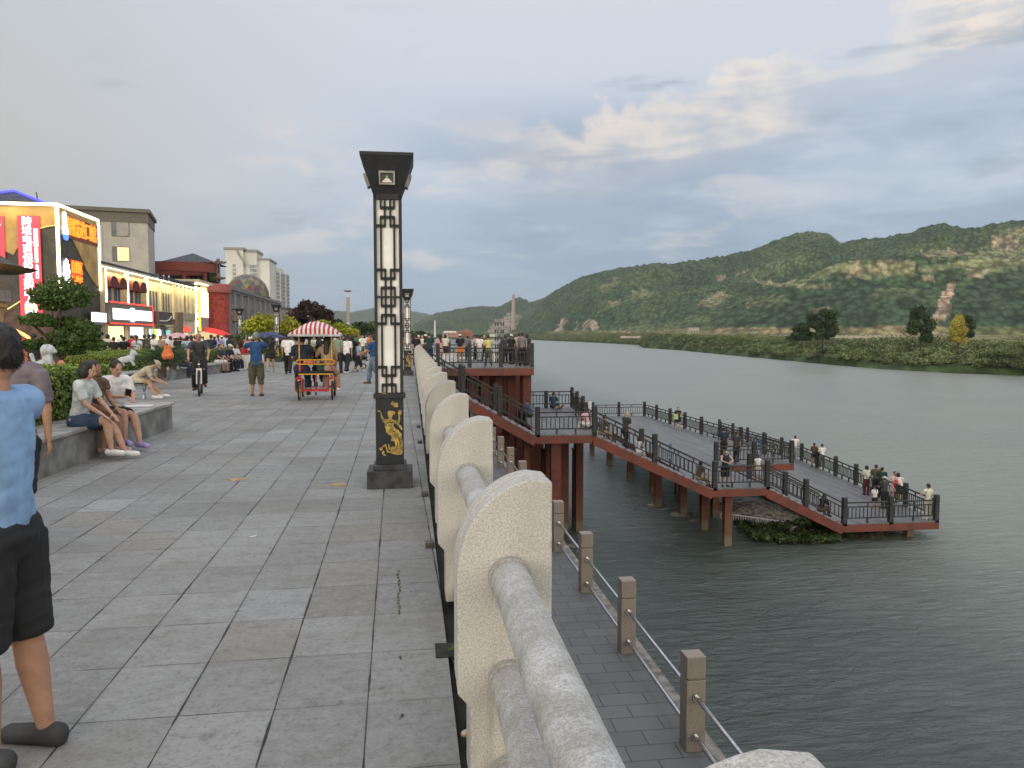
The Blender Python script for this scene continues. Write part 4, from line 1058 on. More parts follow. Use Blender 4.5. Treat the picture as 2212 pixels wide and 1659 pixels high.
def area(loc, size, energy, colr, rot, root):  # area lamp washing a wall: shop eaves, mall outlines, kiosk foot
    l = bpy.data.lights.new('wash_light', 'AREA'); l.shape = 'RECTANGLE'; l.size, l.size_y = size; l.energy = energy; l.color = colr
    o = bpy.data.objects.new('wash_light', l); COL.objects.link(o); o.parent = root; o.location = loc; o.rotation_euler = rot; return o

# writing on the deck notices
for sgn, body, sz, vert, hh in SG:
    for i, ch in enumerate(body):
        text(ch, sz, WHT, sgn, face_cam(0 if vert else (-0.2 + 0.135 * i), -0.017, (hh - 0.13 - 0.2 * i) if vert else hh - 0.2), ext=0.003)
    if not vert:
        for k in range(3): MB().b2(-0.24, 0.24, -0.016, -0.0125, hh - 0.40 - 0.11 * k, hh - 0.44 - 0.11 * k).build('lettering', WHT, sgn)

# ---- the mall with golden cladding ---------------------------------------------------
A0, B0 = -24.2, 60.7
mall = empty('shopping_mall', TF(A0, B0), TD, 'dark and gold mall with white light outlines, red vertical banners and an orange rooftop sign', 'building')
Lb = 7.75; Hm = 11.1
MB().b2(-26, 0, 0, Lb, 0, Hm).build('wall', DARKG, mall)
def st(x, y): b, z = FPl(x, y); return (b - B0, z)
def fr(x, y): a, z = FQl(x, y, B0); return (a - A0, z)
z1 = lambda X, Y: (X / 2.766 / 1.8228, (700 + Y / 2.766) / 1.8228)      # first detail view -> measured frame
m = MB(); pts = [st(*z1(*p)) for p in ((640, 312), (1035, 475), (1075, 1205), (1000, 1120), (930, 990), (870, 850), (800, 700), (722, 600), (640, 560))]
i = m.verts([(0.06, a, b) for a, b in pts]); m.face(*[i + k for k in range(len(pts))])
i = m.verts([(0.001, a, b) for a, b in pts]); m.face(*[i + k for k in range(len(pts))])
for k in range(len(pts)): k2 = (k + 1) % len(pts); j = len(m.v) - 2 * len(pts); m.face(j + k, j + k2, j + len(pts) + k2, j + len(pts) + k)
m.build('gold_panel', GOLDW, mall)
m = MB()
for P_ in ([(-300, 312), (600, 312), (610, 520), (520, 532), (430, 555), (430, 420), (195, 420), (205, 745), (150, 842), (60, 800), (-300, 1000)],):
    q = [fr(*z1(*p)) for p in P_]; m.prism(q, -0.06, -0.001)
m.build('gold_panel', GOLDW, mall)
m = MB(); q = [fr(*z1(*p)) for p in ((-300, 1500), (100, 1420), (240, 1345), (560, 1400), (620, 1900), (-300, 1900))]; m.prism(q, -0.09, -0.002); m.build('base_wall', BROWNW, mall)
m = MB(); m.prism([fr(*z1(*p)) for p in ((85, 1425), (232, 1335), (235, 1348), (92, 1440))], -0.11, -0.095); m.prism([fr(*z1(*p)) for p in ((430, 548), (520, 526), (605, 514), (607, 524), (520, 536), (432, 560))], -0.085, -0.062)
m.build('light_strip', glow('dim_yellow_led', (0.75, 0.7, 0.2), 0.8), mall)
m = MB(); e = 0.09
m.box((-13, -0.03, Hm), (26.1, 0.13, 0.2)); m.box((0.03, Lb / 2, Hm), (0.13, Lb, 0.2))
m.box((0.02, -0.02, (Hm + 5.1) / 2), (0.18, 0.18, Hm - 5.1)); m.box((0.05, Lb, (Hm + 5.4) / 2), (0.13, 0.13, Hm - 5.3))
m.build('light_outline', WARM, mall)
area((-5, -0.9, Hm - .3), (10, .4), 120, (1, .72, .3), (math.radians(20), 0, 0), mall); area((0.9, 3.8, Hm - .3), (.4, 7), 70, (1, .72, .3), (0, math.radians(-20), 0), mall)  # added lamps carry the gold wash of the light outlines
m = MB(); 
i = m.verts([(-9, 0.8, Hm), (-0.6, 0.8, Hm), (-0.6, Lb, Hm), (-9, Lb, Hm), (-4.4, 3.5, Hm + 1.45), (-4.6, 4.5, Hm + 1.45)])
for f in ((0, 1, 4), (1, 2, 5, 4), (2, 3, 5), (3, 0, 4, 5)): m.face(*[i + k for k in f])
m.build('roof', SLATE, mall)
m = MB(); m.bar((-0.7, 0.9, Hm + 0.08), (-4.35, 3.45, Hm + 1.52), 0.12, 0.14); m.bar((-9, 0.9, Hm + 0.08), (-4.45, 3.45, Hm + 1.52), 0.12, 0.14); m.build('blue_ridge_light', BLUEL, mall)
# signs on the mall, each a thing
sg = empty('rooftop_sign', TF(A0, B0), TD, 'glowing orange Chinese characters along the top of the mall side wall', 'sign')
for k, ch in enumerate('朝俄进口馆'):
    b, z = st(*z1(765 + k * 61, 520 + k * 24)); text(ch, 1.30, ORANGE, sg, face_street(0.13, 1.95 + k * 1.13, 9.72), ext=0.03, squash=(0.95, 1.12))
MB().b2(0.065, 0.09, 1.2, 7.5, 8.9, 10.55).build('backing', mat('sign_backing', (0.16, 0.06, 0.03), 0.6), sg)
lg = empty('gourd_logo', TF(A0, B0), TD, 'white and blue gourd shaped logo glowing at the mall corner', 'sign')
m = MB(); m.lathe([(0.02, 0), (0.28, 0.1), (0.42, 0.45), (0.40, 0.8), (0.24, 1.15), (0.3, 1.5), (0.26, 1.9), (0.02, 2.05)], (0.13, 1.05, 8.75), 14, sx=0.25); m.build('lit_shape', WHITEL, lg)
m = MB(); m.lathe([(0.02, 0), (0.34, 0.05), (0.44, 0.35), (0.42, 0.42)], (0.15, 1.05, 8.66), 14, sx=0.25); m.build('blue_base', glow('blue_glow', (0.1, 0.25, 1.0), 1.5), lg)
fl = empty('flower_logo', TF(A0, B0), TD, 'white glowing flower shaped logo below the gourd on the mall wall', 'sign')
m = MB(); n = 26; q = [((0.62 if k % 2 else 0.50) * math.cos(2 * math.pi * k / n), (1.18 if k % 2 else 0.98) * math.sin(2 * math.pi * k / n)) for k in range(n)]
M_ = Matrix.Translation((0.10, 1.1, 6.15)) @ Matrix.Rotation(math.pi / 2, 4, 'Z'); m.prism(q, -0.04, 0.03, M=M_); m.build('lit_shape', WHITEL, fl)
o2 = empty('wall_sign', TF(A0, B0), TD, 'two row orange lit wall sign beside the white flower logo', 'sign')
for k, (ch, zz) in enumerate((('自贸区', 6.75), ('免税店', 5.65))): text(ch, 0.95, ORANGE, o2, face_street(0.11, 3.0, zz), ext=0.03, squash=(0.72, 1.05))
MB().b2(0.065, 0.08, 1.95, 4.05, 5.0, 7.35).build('backing', glow('orange_dim', (0.9, 0.1, 0.01), 0.7), o2)
def banner(xL, xR, yT, yB, label, full):
    a0, zt = fr(xL, yT); a1, _ = fr(xR, yT); _, zb = fr(xL, yB)
    r = empty('vertical_banner', TF(A0, B0), TD, label, 'banner', 'red banners on the mall front')
    MB().b2(a0, a1, -0.16, -0.10, zb, zt).build('banner_cloth', BANNER, r)
    if full:
        w = a1 - a0; ca = a0 + w * 0.42
        for k, ch in enumerate('跨境电商保税直购中心'): text(ch, w * 0.47, WHITEL, r, face_cam(ca, -0.175, zt - w * 0.30 - k * w * 0.435), ext=0.01)
        MB().b2(a0 + w * .72, a0 + w * .90, -0.172, -0.165, zt - w * .62, zt - w * 1.45).build('white_plate', WHITEL, r)
        MB().b2(a0 + w * .73, a0 + w * .89, -0.172, -0.165, zt - w * 1.46, zt - w * 2.25).build('teal_plate', TEALL, r)
        for k, ch in enumerate('全球好物'): text(ch, w * 0.15, WHITEL, r, face_cam(a0 + w * .81, -0.178, zt - w * 1.60 - k * w * 0.17), ext=0.002)
        for k, ch in enumerate('免税进口'): text(ch, w * 0.17, WHITEL, r, face_cam(a0 + w * .82, -0.178, zt - w * 2.42 - k * w * 0.17), ext=0.002)
        m = MB(); n = 16; m.prism([(ca + w * .06 + w * .30 * math.cos(math.pi * k / n), zb + w * .30 + w * .55 * math.sin(math.pi * k / n)) for k in range(n + 1)], -0.172, -0.165); m.build('shop_picture', glow('shop_pic', (1.0, 0.65, 0.35), 1.2), r)
        m = MB(); m.b2(ca - w * .2, ca + w * .3, -0.178, -0.173, zb + w * .15, zb + w * .3); m.b2(ca - w * .05, ca + w * .25, -0.178, -0.173, zb + w * .45, zb + w * .6); m.build('shop_picture', WHITEL, r)
    else: text('2', (a1 - a0) * 0.55, WHITEL, r, face_cam(a1 - (a1 - a0) * .28, -0.175, zt - .42), ext=0.01)
banner(38.5, 87, 466, 684, 'tall red vertical banner with white Chinese characters on the mall front', True)
banner(-38, 9.6, 466, 584, 'red vertical banner cut off by the left picture edge, ending in a figure', False)

# ---- street of shops ------------------------------------------------------------------
def shop(name, b0, b1, z, label, roof=True):
    r = empty(name, TF(A0, b0), TD, label, 'building'); L = b1 - b0
    MB().b2(-9, 0, 0.005, L - 0.005, 0, z - 0.12).build('wall', CREAM, r)
    if roof:
        m = MB(); i = m.verts([(0.75, -0.1, z - 0.15), (0.75, L, z - 0.15), (-4.5, L, z + 1.15), (-4.5, -0.1, z + 1.15), (0.75, -0.1, z), (0.75, L, z), (-4.5, L, z + 1.3), (-4.5, -0.1, z + 1.3), ])
        for f in ((3, 2, 1, 0), (4, 5, 6, 7), (0, 1, 5, 4), (1, 2, 6, 5), (2, 3, 7, 6), (3, 0, 4, 7)): m.face(*[i + k for k in f])
        k = 0.15
        while k < L: m.bar((0.76, k, z + 0.03), (-4.5, k, z + 1.33), 0.09, 0.07); k += 0.42
        m.build('roof', SLATE, r)
        MB().b2(0.12, 0.2, 0.3, L - 0.3, z - 0.26, z - 0.2).build('eave_strip', WARM, r)
        area((0.42, L / 2, z - 0.30), (0.5, L - 0.5), 480, (1.0, 0.74, 0.32), (0, math.radians(-25), 0), r)
    return r, L
def win(r, y0, y1, z0, z1, mt=None, fm=None, t=0.05):
    f = MB(); f.b2(0.001, 0.05, y0, y0 + t, z0, z1).b2(0.001, 0.05, y1 - t, y1, z0, z1).b2(0.001, 0.05, y0 + t, y1 - t, z1 - t, z1).b2(0.001, 0.05, y0 + t, y1 - t, z0, z0 + t)
    fo = f.build('window', fm or FRAME, r); MB().b2(0.002, 0.02, y0 + t, y1 - t, z0 + t, z1 - t).build('pane', mt or GLASS, fo)
s1_, L = shop('corner_shop', 68.5, 80.0, 7.6, 'two storey cream shop with maroon awnings, red light lines and a big white sign')
for yy in (0.35, 5.7, 11.2):
    MB().b2(0.005, 0.34, yy - 0.32, yy + 0.28, 0, 7.3).build('pillar', CREAM, s1_); MB().b2(0.345, 0.40, yy - 0.09, yy + 0.09, 2.9, 7.2).build('pillar_light', WARM, s1_)
for c in (1.7, 3.9, 7.2, 9.4):
    win(s1_, c - 0.75, c + 0.75, 4.55, 6.15)
    MB().b2(0.051, 0.06, c - 0.03, c + 0.03, 4.6, 6.1).build('mullion', WHT, s1_)
    m = MB(); n = 10; q = [(c + 0.98 * math.cos(math.pi * k / n), 6.02 + 0.68 * math.sin(math.pi * k / n)) for k in range(n + 1)] + [(c - 0.98, 5.78), (c - .65, 5.68), (c - .33, 5.78), (c, 5.68), (c + .33, 5.78), (c + .65, 5.68), (c + 0.98, 5.78)]
    m.prism(q, 0.055, 0.60, M=Matrix(((0, 1, 0, 0), (1, 0, 0, 0), (0, 0, 1, 0), (0, 0, 0, 1)))); m.build('awning', MAROON, s1_)
MB().b2(0.345, 0.75, 0.05, 11.3, 2.72, 4.40).build('sign_band', mat('band_grey', (0.16, 0.15, 0.12), 0.6), s1_)
m = MB(); m.b2(0.70, 0.78, 0.05, 11.3, 4.41, 4.5); m.b2(0.70, 0.78, 0.05, 11.3, 2.62, 2.71); m.b2(0.74, 0.80, 11.31, 11.37, 0.8, 4.4); m.build('red_light_line', REDL, s1_)
m = MB(); m.b2(0.002, 0.03, 0.75, 5.2, 0.05, 2.45); m.build('shopfront', WARMW, s1_)
m = MB(); m.b2(0.002, 0.03, 6.15, 10.7, 0.05, 2.45); m.build('shopfront', glow('cool_shop', (1.0, 0.93, 0.75), 1.5), s1_)
for k in range(9):
    y = 0.9 + k * 1.15 + random.uniform(-.2, .2); h = random.uniform(.7, 1.9); MB().b2(0.035, 0.30, y, y + random.uniform(.25, .6), 0.05, h).build('display_stand', mat('goods', (0.30, 0.12, 0.05), 0.7, var=0.6, scale=4), s1_)
for y0_ in (0.8, 6.0): MB().b2(0.35, 0.95, y0_ - .1, y0_ + 4.6, 2.42, 2.54).build('canopy', FRAME, s1_)
wsg = empty('shop_sign', TF(A0, 68.5), TD, 'large white glowing shop sign with a blue edge between two red light lines', 'sign')
m = MB(); m.b2(0.755, 0.80, 0.6, 4.9, 3.02, 3.92); m.b2(0.755, 0.80, 5.9, 10.9, 3.02, 3.92); m.build('lit_lettering', WHITEL, wsg)
m = MB(); m.b2(0.755, 0.81, 4.92, 5.88, 2.85, 4.1); m.build('lit_logo', glow('blue_white', (0.45, 0.6, 1.0), 2.4), wsg)
wsg2 = empty('shop_sign', TF(A0, 66.8), TD, 'small white glowing sign board left of the big white shop sign', 'sign')
m = MB(); m.b2(0.45, 0.52, -1.5, 1.45, 2.75, 3.45); m.build('lit_lettering', WHITEL, wsg2); MB().b2(0.4, 0.449, -1.6, 1.55, 2.5, 3.55).build('backing', FRAME, wsg2)
s2_, L = shop('plain_shop', 80.0, 89.5, 7.6, 'cream two storey shop with groups of tall narrow windows under a dark tiled roof')
for g0 in (0.6, 4.9):
    for k in range(4): win(s2_, g0 + k * 0.95, g0 + k * 0.95 + 0.45, 4.2, 6.1)
for k in range(3): MB().b2(0.005, 0.22, 0.05 + k * 4.6, 0.4 + k * 4.6, 3.4, 7.3).build('pilaster', CREAM, s2_)
MB().b2(0.23, 1.2, 0.3, 5.0, 2.75, 4.0).build('sign_box', mat('plum_box', (0.075, 0.045, 0.05), 0.5), s2_)
m = MB(); m.path([(1.23, 0.4, 3.1), (1.23, 2.6, 3.1), (1.23, 3.6, 3.25), (1.23, 4.4, 3.6)], 0.06, 6); m.build('swoosh', WHT, s2_)
m = MB(); m.b2(0.01, 1.9, 3.2, 7.6, 2.45, 2.53); m.build('glass_canopy', mat('canopy_glass', (0.14, 0.15, 0.15), 0.3), s2_)
m = MB(); m.b2(0.002, 0.03, 0.3, 4.6, 0.05, 2.3); m.build('shopfront', glow('green_shop', (0.62, 0.85, 0.55), 0.8), s2_); m = MB(); m.b2(0.002, 0.03, 5.8, 8.2, 0.05, 2.2); m.build('shopfront', glow('teal_shop', (0.35, 0.8, 0.75), 0.7), s2_)
for k in range(5): MB().b2(0.035, 0.15, 0.7 + k * .85, 1.05 + k * .85, 0.5, 2.2).build('poster', [WHITEL, TEALL, YEL, WARMW, WHITEL][k], s2_)
MB().b2(0.01, 0.35, 4.75, 5.5, 0, 2.7).build('pier', mat('slate_pier', (0.12, 0.12, 0.14), 0.7), s2_)
s3_, L = shop('far_shop', 89.5, 98.9, 7.6, 'far end of the shop row with a brown stone pier and a small red sign')
MB().b2(0.005, 0.5, 0.0, 2.2, 0, 4.2).build('stone_pier', mat('brown_pier', (0.17, 0.13, 0.095), 0.8, var=0.2), s3_)
for k in range(6): MB().b2(0.005, 0.25, 0.1 + k * 1.7, 0.4 + k * 1.7, 4.2, 7.3).build('pilaster', CREAM, s3_)
win(s3_, 4.0, 6.4, 4.3, 6.2); MB().b2(0.005, 0.15, 2.3, 9.2, 3.45, 4.3).build('balustrade_band', mat('band_cream', (0.3, 0.27, 0.2), 0.8), s3_)
MB().b2(0.16, 0.22, 2.5, 6.2, 2.05, 2.62).build('red_sign', REDL, s3_); MB().b2(0.002, 0.03, 2.6, 6.0, 0.05, 1.9).build('shopfront', glow('pale_shop', (0.7, 0.85, 0.65), 0.9), s3_)
s4_, L = shop('screen_tower', 99.0, 105.6, 8.3, 'cream corner tower carrying a bright advertising screen and vertical glowing characters', roof=False)
MB().b2(-2.5, 0.7, -0.5, 6.9, 8.18, 8.45).build('parapet', CREAM, s4_); MB().b2(0.12, 0.2, 0.2, 6.4, 8.06, 8.14).build('eave_strip', WARM, s4_)
area((0.42, 3.3, 8.0), (0.5, 6), 330, (1.0, 0.80, 0.36), (0, math.radians(-25), 0), s4_)
MB().b2(0.06, 0.14, -0.05, 0.07, 0.3, 8.0).build('edge_light', WARM, s4_)
MB().b2(0.004, 0.06, 0.1, 6.55, 0, 3.9).build('lower_wall', mat('mauve_wall', (0.30, 0.26, 0.27), 0.8), s4_)
def led_picture():
    m_ = bpy.data.materials.new('led_screen'); m_.use_nodes = True; t = NT(m_.node_tree); bs = t.n['Principled BSDF']
    co = t.add('ShaderNodeTexCoord').outputs['Object']; n = t.noise(t.map(co, (1, 1.0, 0.55)), 0.9, 3, 0.5, 1.5)
    c = t.ramp(n, [(0.40, (1.0, 0.97, 0.85)), (0.50, (1.0, 0.86, 0.45)), (0.58, (0.55, 0.20, 0.03)), (0.64, (1.0, 0.93, 0.7))])
    t.l.new(c, bs.inputs['Emission Color']); bs.inputs['Emission Strength'].default_value = 1.7; return m_
scn = empty('advertising_screen', TF(A0, 99), TD, 'bright yellow and white advertising screen next to the red round tower', 'screen')
MB().b2(0.066, 0.12, 2.6, 6.5, 3.95, 7.2).build('screen_face', led_picture(), scn)
vs = empty('vertical_sign', TF(A0, 99), TD, 'column of glowing yellow characters with small white ones beside it', 'sign')
for k, ch in enumerate('商贸中心城'): text(ch, 1.05, YEL, vs, face_street(0.12, 1.75, 6.6 - k * 1.0), ext=0.03)
MB().b2(0.07, 0.12, 0.55, 0.95, 7.0, 7.9).build('lit_plate', WHITEL, vs)
for k in range(4): MB().b2(0.07, 0.12, 0.5, 0.95, 5.9 - k * 1.05, 6.6 - k * 1.05).build('lit_plate', WHITEL, vs)
# round red tower and museum
REDR = mat('red_render', (0.32, 0.055, 0.045), 0.85, var=0.25, scale=2.5)
a_, z_ = FQl(461, 660, 112)
rt = empty('red_round_tower', TF(a_, 112), TD, 'round red tower between the advertising screen and the grey museum', 'tower')
m = MB(); m.lathe([(2.05, 0), (2.05, 7.5)], n=36); m.build('drum', REDR, rt, smooth=False); m = MB(); m.lathe([(2.05, 7.501), (2.3, 7.5), (2.35, 7.75), (2.3, 8.6), (2.2, 8.7)], n=36); m.build('cap', mat('pink_cap', (0.36, 0.11, 0.10), 0.8), rt)
MUS = mat('museum_stone', (0.20, 0.185, 0.185), 0.85, var=0.15, scale=1.5)
am, _ = FQl(481, 700, 120); mus = empty('museum', TF(am, 120), TD + 0.012, 'long grey museum hall with pilasters, narrow dark windows and a heavy cornice', 'building')
ML = 62.0; MH = 8.75
MB().b2(-14, 0, 0, ML, 0, MH).build('wall', MUS, mus); m = MB(); m.b2(-14.4, 0.5, -0.5, ML + .4, MH + 0.01, MH + 0.55); m.b2(-14.2, 0.28, -0.25, ML + .2, MH - .35, MH); m.build('cornice', MUS, mus)
for k in range(10):
    y = 1.8 + k * 6.2; MB().b2(0.001, 0.35, y, y + 0.8, 0, MH - .36).build('pilaster', mat('pale_pilaster', (0.27, 0.26, 0.265), 0.85), mus)
    if k < 9:
        for j in range(4):
            w0 = y + 1.25 + j * 1.2; m = MB(); m.prism([(w0, 0.5), (w0 + .55, 0.5), (w0 + .55, 5.6), (w0 + .27, 6.3), (w0, 5.6)], 0.002, 0.05, M=Matrix(((0, 1, 0, 0), (1, 0, 0, 0), (0, 0, 1, 0), (0, 0, 0, 1)))); m.build('window', GLASS, mus)
hs = empty('hanging_sign', TF(am, 120), TD, 'framed hanging lantern sign on the museum wall beside a lantern column', 'sign'); MB().box((0.9, 4.2, 4.7), (1.2, 0.9, 1.7)).build('board', mat('sign_tan', (0.33, 0.24, 0.17), 0.7), hs)
m = MB()
for dz in (-.93, .93): m.box((0.9, 4.2, 4.7 + dz), (1.5, 1.0, 0.14))
for dx in (-.68, .68): m.box((0.9 + dx, 4.2, 4.7), (0.13, 1.0, 1.9))
m.build('sign_frame', mat('dark_wood', (0.05, 0.03, 0.025), 0.7), hs)
# faceted dome
pd = A(534.5, 640, 178); zb = A(534, 641, 178).z; zt = A(534, 592, 178).z; rd = (A(582, 640, 178).x - A(487, 640, 178).x) / 2
dome = empty('faceted_dome', (pd.x, 178, 0), 0.3, 'faceted dome of coloured triangles on a round brown drum behind the museum', 'dome')
bm = bmesh.new(); bmesh.ops.create_icosphere(bm, subdivisions=3, radius=1)
bmesh.ops.delete(bm, geom=[v for v in bm.verts if v.co.z < -0.08], context='VERTS')
for v in bm.verts: v.co = Vector((v.co.x * rd, v.co.y * rd, zb + max(v.co.z, 0) * (zt - zb)))
cols = [(0.09, 0.095, 0.06), (0.14, 0.035, 0.045), (0.06, 0.07, 0.10), (0.20, 0.19, 0.06), (0.13, 0.10, 0.06), (0.08, 0.08, 0.11), (0.11, 0.05, 0.09), (0.10, 0.115, 0.08)]
rr = random.Random(4)
for f in bm.faces: f.material_index = rr.randrange(len(cols)); f.smooth = False
me = bpy.data.meshes.new('dome_shell'); bm.to_mesh(me); bm.free()
for k, c in enumerate(cols): me.materials.append(mat('dome_pane_%d' % k, c, 0.4, var=0))
o = bpy.data.objects.new('dome_shell', me); COL.objects.link(o); o.parent = dome
m = MB(); m.lathe([(rd * 1.04, zb - 0.35), (rd * 1.04, zb - 0.02)], n=40); m.build('rim', mat('dome_rim', (0.09, 0.06, 0.045), 0.7), dome)
m = MB(); m.lathe([(rd * 0.72, 0), (rd * 0.72, zb - 0.36)], n=32); m.build('drum', mat('drum_brown', (0.11, 0.08, 0.07), 0.8), dome)
# grey block behind the mall
bx = TF(*[FQl(325, 700, 104)[0], 104]); gb_ = empty('grey_block', bx, TD + 0.20, 'plain grey six storey block behind the mall with one lit window', 'building')
zt = A(325, 453, bx.y).z
MB().b2(-11, 0, 0, 9, 0, zt - 1.7).build('wall', GREYW, gb_); m = MB(); m.b2(-11.4, 0.35, -0.4, 9.3, zt - 0.45, zt); m.b2(-11.1, 0.1, -0.12, 9.1, zt - 1.69, zt - 0.46); m.build('cornice', mat('dark_cornice', (0.15, 0.14, 0.12), 0.8), gb_)
for j, zz in enumerate((14.0, 10.9, 7.8, 4.7)):
    for x0, w, lit in ((-4.1, 2.0, j == 1), (-6.5, 1.2, False)):
        f = MB(); f.b2(x0, x0 + w, -0.06, -0.001, zz, zz + 1.85); fo = f.build('window', FRAME, gb_)
        MB().b2(x0 + .08 + w * .25, x0 + w - .08, -0.075, -0.061, zz + .08, zz + 1.77).build('pane', glow('lit_room', (0.95, 0.72, 0.40), 0.75) if lit else mat('pale_blind', (0.33, 0.32, 0.29), 0.4), fo)
        MB().b2(x0 + .08, x0 + w * .25, -0.075, -0.061, zz + .08, zz + 1.77).build('pane', GLASS, fo)
MB().b2(-5.35, -5.22, -0.16, -0.01, 2, zt - 2.2).build('drainpipe', WHT, gb_); MB().tube((-12.5, 3, zt), (-12.7, 3, zt + 1.9), 0.08).build('roof_pole', FRAME, gb_)
# red ring pergola on the roof terrace
pc = A(390, 600, 118); zr = A(390, 571, 118).z; rr_ = 5.0
pg = empty('ring_pergola', (pc.x, 118, 0), 0, 'red ring shaped rooftop pergola on columns with dark shrubs inside', 'pergola')
RED2 = mat('brick_red_paint', (0.22, 0.06, 0.045), 0.8, var=0.15)
m = MB(); n = 40
for r0, r1 in ((rr_ - 1.0, rr_),):
    vi = m.verts([(r * math.cos(2 * math.pi * k / n), r * math.sin(2 * math.pi * k / n), z) for r, z in ((r0, zr - 1.3), (r1, zr - 1.3), (r1, zr), (r0, zr)) for k in range(n)])
    for q in range(4):
        for k in range(n): k2 = (k + 1) % n; a, b = vi + q * n, vi + ((q + 1) % 4) * n; m.face(a + k, a + k2, b + k2, b + k)
m.build('ring_beam', RED2, pg)
for k in range(9):
    t_ = 2 * math.pi * k / 9 + 0.2; MB().tube((4.5 * math.cos(t_), 4.5 * math.sin(t_), 6.5), (4.5 * math.cos(t_), 4.5 * math.sin(t_), zr - 1.3), 0.26, n=12).build('column', RED2, pg)
m = MB(); m.b2(-12, 6.0, -6, 7, 0, 6.5); m.build('terrace', MUS, pg)
m = MB(); zp = A(384, 548, 126).z; zq = A(384, 571, 126).z; i = m.verts([(-4.2, 4, zq), (4.0, 4, zq), (4.0, 12, zq), (-4.2, 12, zq), (-0.3, 8, zp + .1)])
for f in ((0, 1, 4), (1, 2, 4), (2, 3, 4), (3, 0, 4), (3, 2, 1, 0)): m.face(*[i + k for k in f])
m.b2(-3, 3, 5, 11, 6.5, zq - 0.01)
m.build('pyramid_roof', SLATE, pg)
V, F_, C_ = leaf_cloud([(random.uniform(-3, 3.5), random.uniform(-2.5, 2.5), random.uniform(7.4, 8.8), .9, .9, 1.3, random.uniform(.7, 1.2)) for _ in range(9)], 0.22, 260, 12)
o = raw_mesh('terrace_shrubs', V, F_, DARKLEAF, smooth=False, attr={'leaf': C_}, parent=pg)
# lotus mast lamps
def lotus(loc, H_, label):
    r = empty('lotus_lamp', loc, 0, label, 'lamp post'); M_ = mat('bronze_paint', (0.25, 0.17, 0.13), 0.6)
    m = MB(); m.tube((-.18, 0, 0), (-.18, 0, H_ - .6), 0.13, 0.1); m.tube((.18, 0, 0), (.18, 0, H_ - .6), 0.13, 0.1); m.build('mast', M_, r)
    for z, R_ in ((H_ - 0.9, 1.0), (H_ - 3.2, 0.85)):
        for k in range(8):
            t_ = 2 * math.pi * k / 8; m = MB(); m.lathe([(0.02, 0), (0.16, 0.06), (0.21, 0.16), (0.17, 0.25), (0.03, 0.28)], (R_ * math.cos(t_), R_ * math.sin(t_), z), 8)
            m.tube((0, 0, z - .15), (R_ * math.cos(t_), R_ * math.sin(t_), z + 0.05), 0.06, n=6); m.build('lotus_head', M_, r)
        m = MB(); m.lathe([(0.05, 0), (0.25, .15), (0.3, .35), (0.2, .55), (.05, .6)], (0, 0, z + .1), 10); m.build('lotus_crown', M_, r)
p = A(473, 640, 118); lotus((p.x, 118, 0), A(473, 555, 118).z, 'tall bronze lamp mast with two tiers of lotus shaped heads beside the red pergola')
# pale apartment towers
TW = mat('tower_white', (0.66, 0.66, 0.63), 0.85, var=0.08, scale=0.05); TG = mat('tower_grey_bays', (0.22, 0.23, 0.26), 0.7, var=0.5, scale=0.5, col2=(0.42, 0.43, 0.45))
p = A(490, 725, 430); pR = A(582, 725, 430)
tw = empty('apartment_tower', (p.x, 430, 0), TD, 'pale high rise apartment block with stepped gables rising behind the dome', 'building')
Wt = pR.x - p.x; Ht = A(500, 531, 430).z
MB().b2(0, Wt * .42, 0, 18, 0, Ht - 2).build('wall', TW, tw); MB().b2(Wt * .40, Wt * .72, 2, 20, 0, Ht - 3).build('wall', TW, tw); MB().b2(Wt * .72, Wt, 4, 28, 0, Ht - 7).build('wall', TW, tw)
m = MB(); m.b2(-.6, Wt * .45, -.6, 18.5, Ht - 1.99, Ht - .8); m.b2(Wt * .46, Wt * .74, 1.5, 20.5, Ht - 2.99, Ht - 1.6); m.b2(Wt * .75, Wt + .5, 3.5, 28.5, Ht - 6.99, Ht - 6)
i = m.verts([(Wt * .28, -.4, Ht - 4), (Wt * .5, -.4, Ht - 11), (Wt * .5, 1.2, Ht - 11), (Wt * .28, 1.2, Ht - 4), (Wt * .28, -.4, Ht - 1), (Wt * .28, 1.2, Ht - 1)])
m.face(i, i + 1, i + 4); m.face(i + 3, i + 5, i + 2); m.face(i + 1, i + 2, i + 5, i + 4); m.build('roof_edge', mat('tower_edge', (0.30, 0.29, 0.27), 0.8), tw)
for k in range(17):
    zz = 3 + k * (Ht - 12) / 17
    for x0 in (Wt * .17, Wt * .56, Wt * .64): MB().b2(x0, x0 + 1.6, -0.3 if x0 < Wt * .4 else 1.6, -0.05 if x0 < Wt * .4 else 1.95, zz, zz + 1.5).build('window', TG, tw)
for j in range(2):
    x0 = Wt + j * 1.3; y0 = 28.5 + j * 12
    m = MB(); m.b2(x0 - 2, x0 + 2.4, y0, y0 + 11.8, 0, Ht - 9 - j * 2.2); m.build('side_bay', TW, tw)
    for k in range(16):
        zz = 3 + k * (Ht - 14) / 16; MB().b2(x0 + 2.41, x0 + 2.9, y0 + 1, y0 + 11, zz, zz + 1.5).build('balcony', TG, tw); MB().b2(x0 - 1.5, x0 + 1.8, y0 - .25, y0 - .02, zz, zz + 1.5).build('window', TG, tw)
p = A(596, 700, 200); lowb = empty('low_building', (p.x - 6, 200, 0), TD, 'low grey building tucked below the apartment tower', 'building'); MB().b2(-4, 9, 0, 20, 0, A(596, 668, 200).z).build('wall', MUS, lowb); MB().b2(-4.3, 9.3, -.3, 20.3, A(596, 668, 200).z + .01, A(596, 664, 200).z).build('roof', SLATE, lowb)
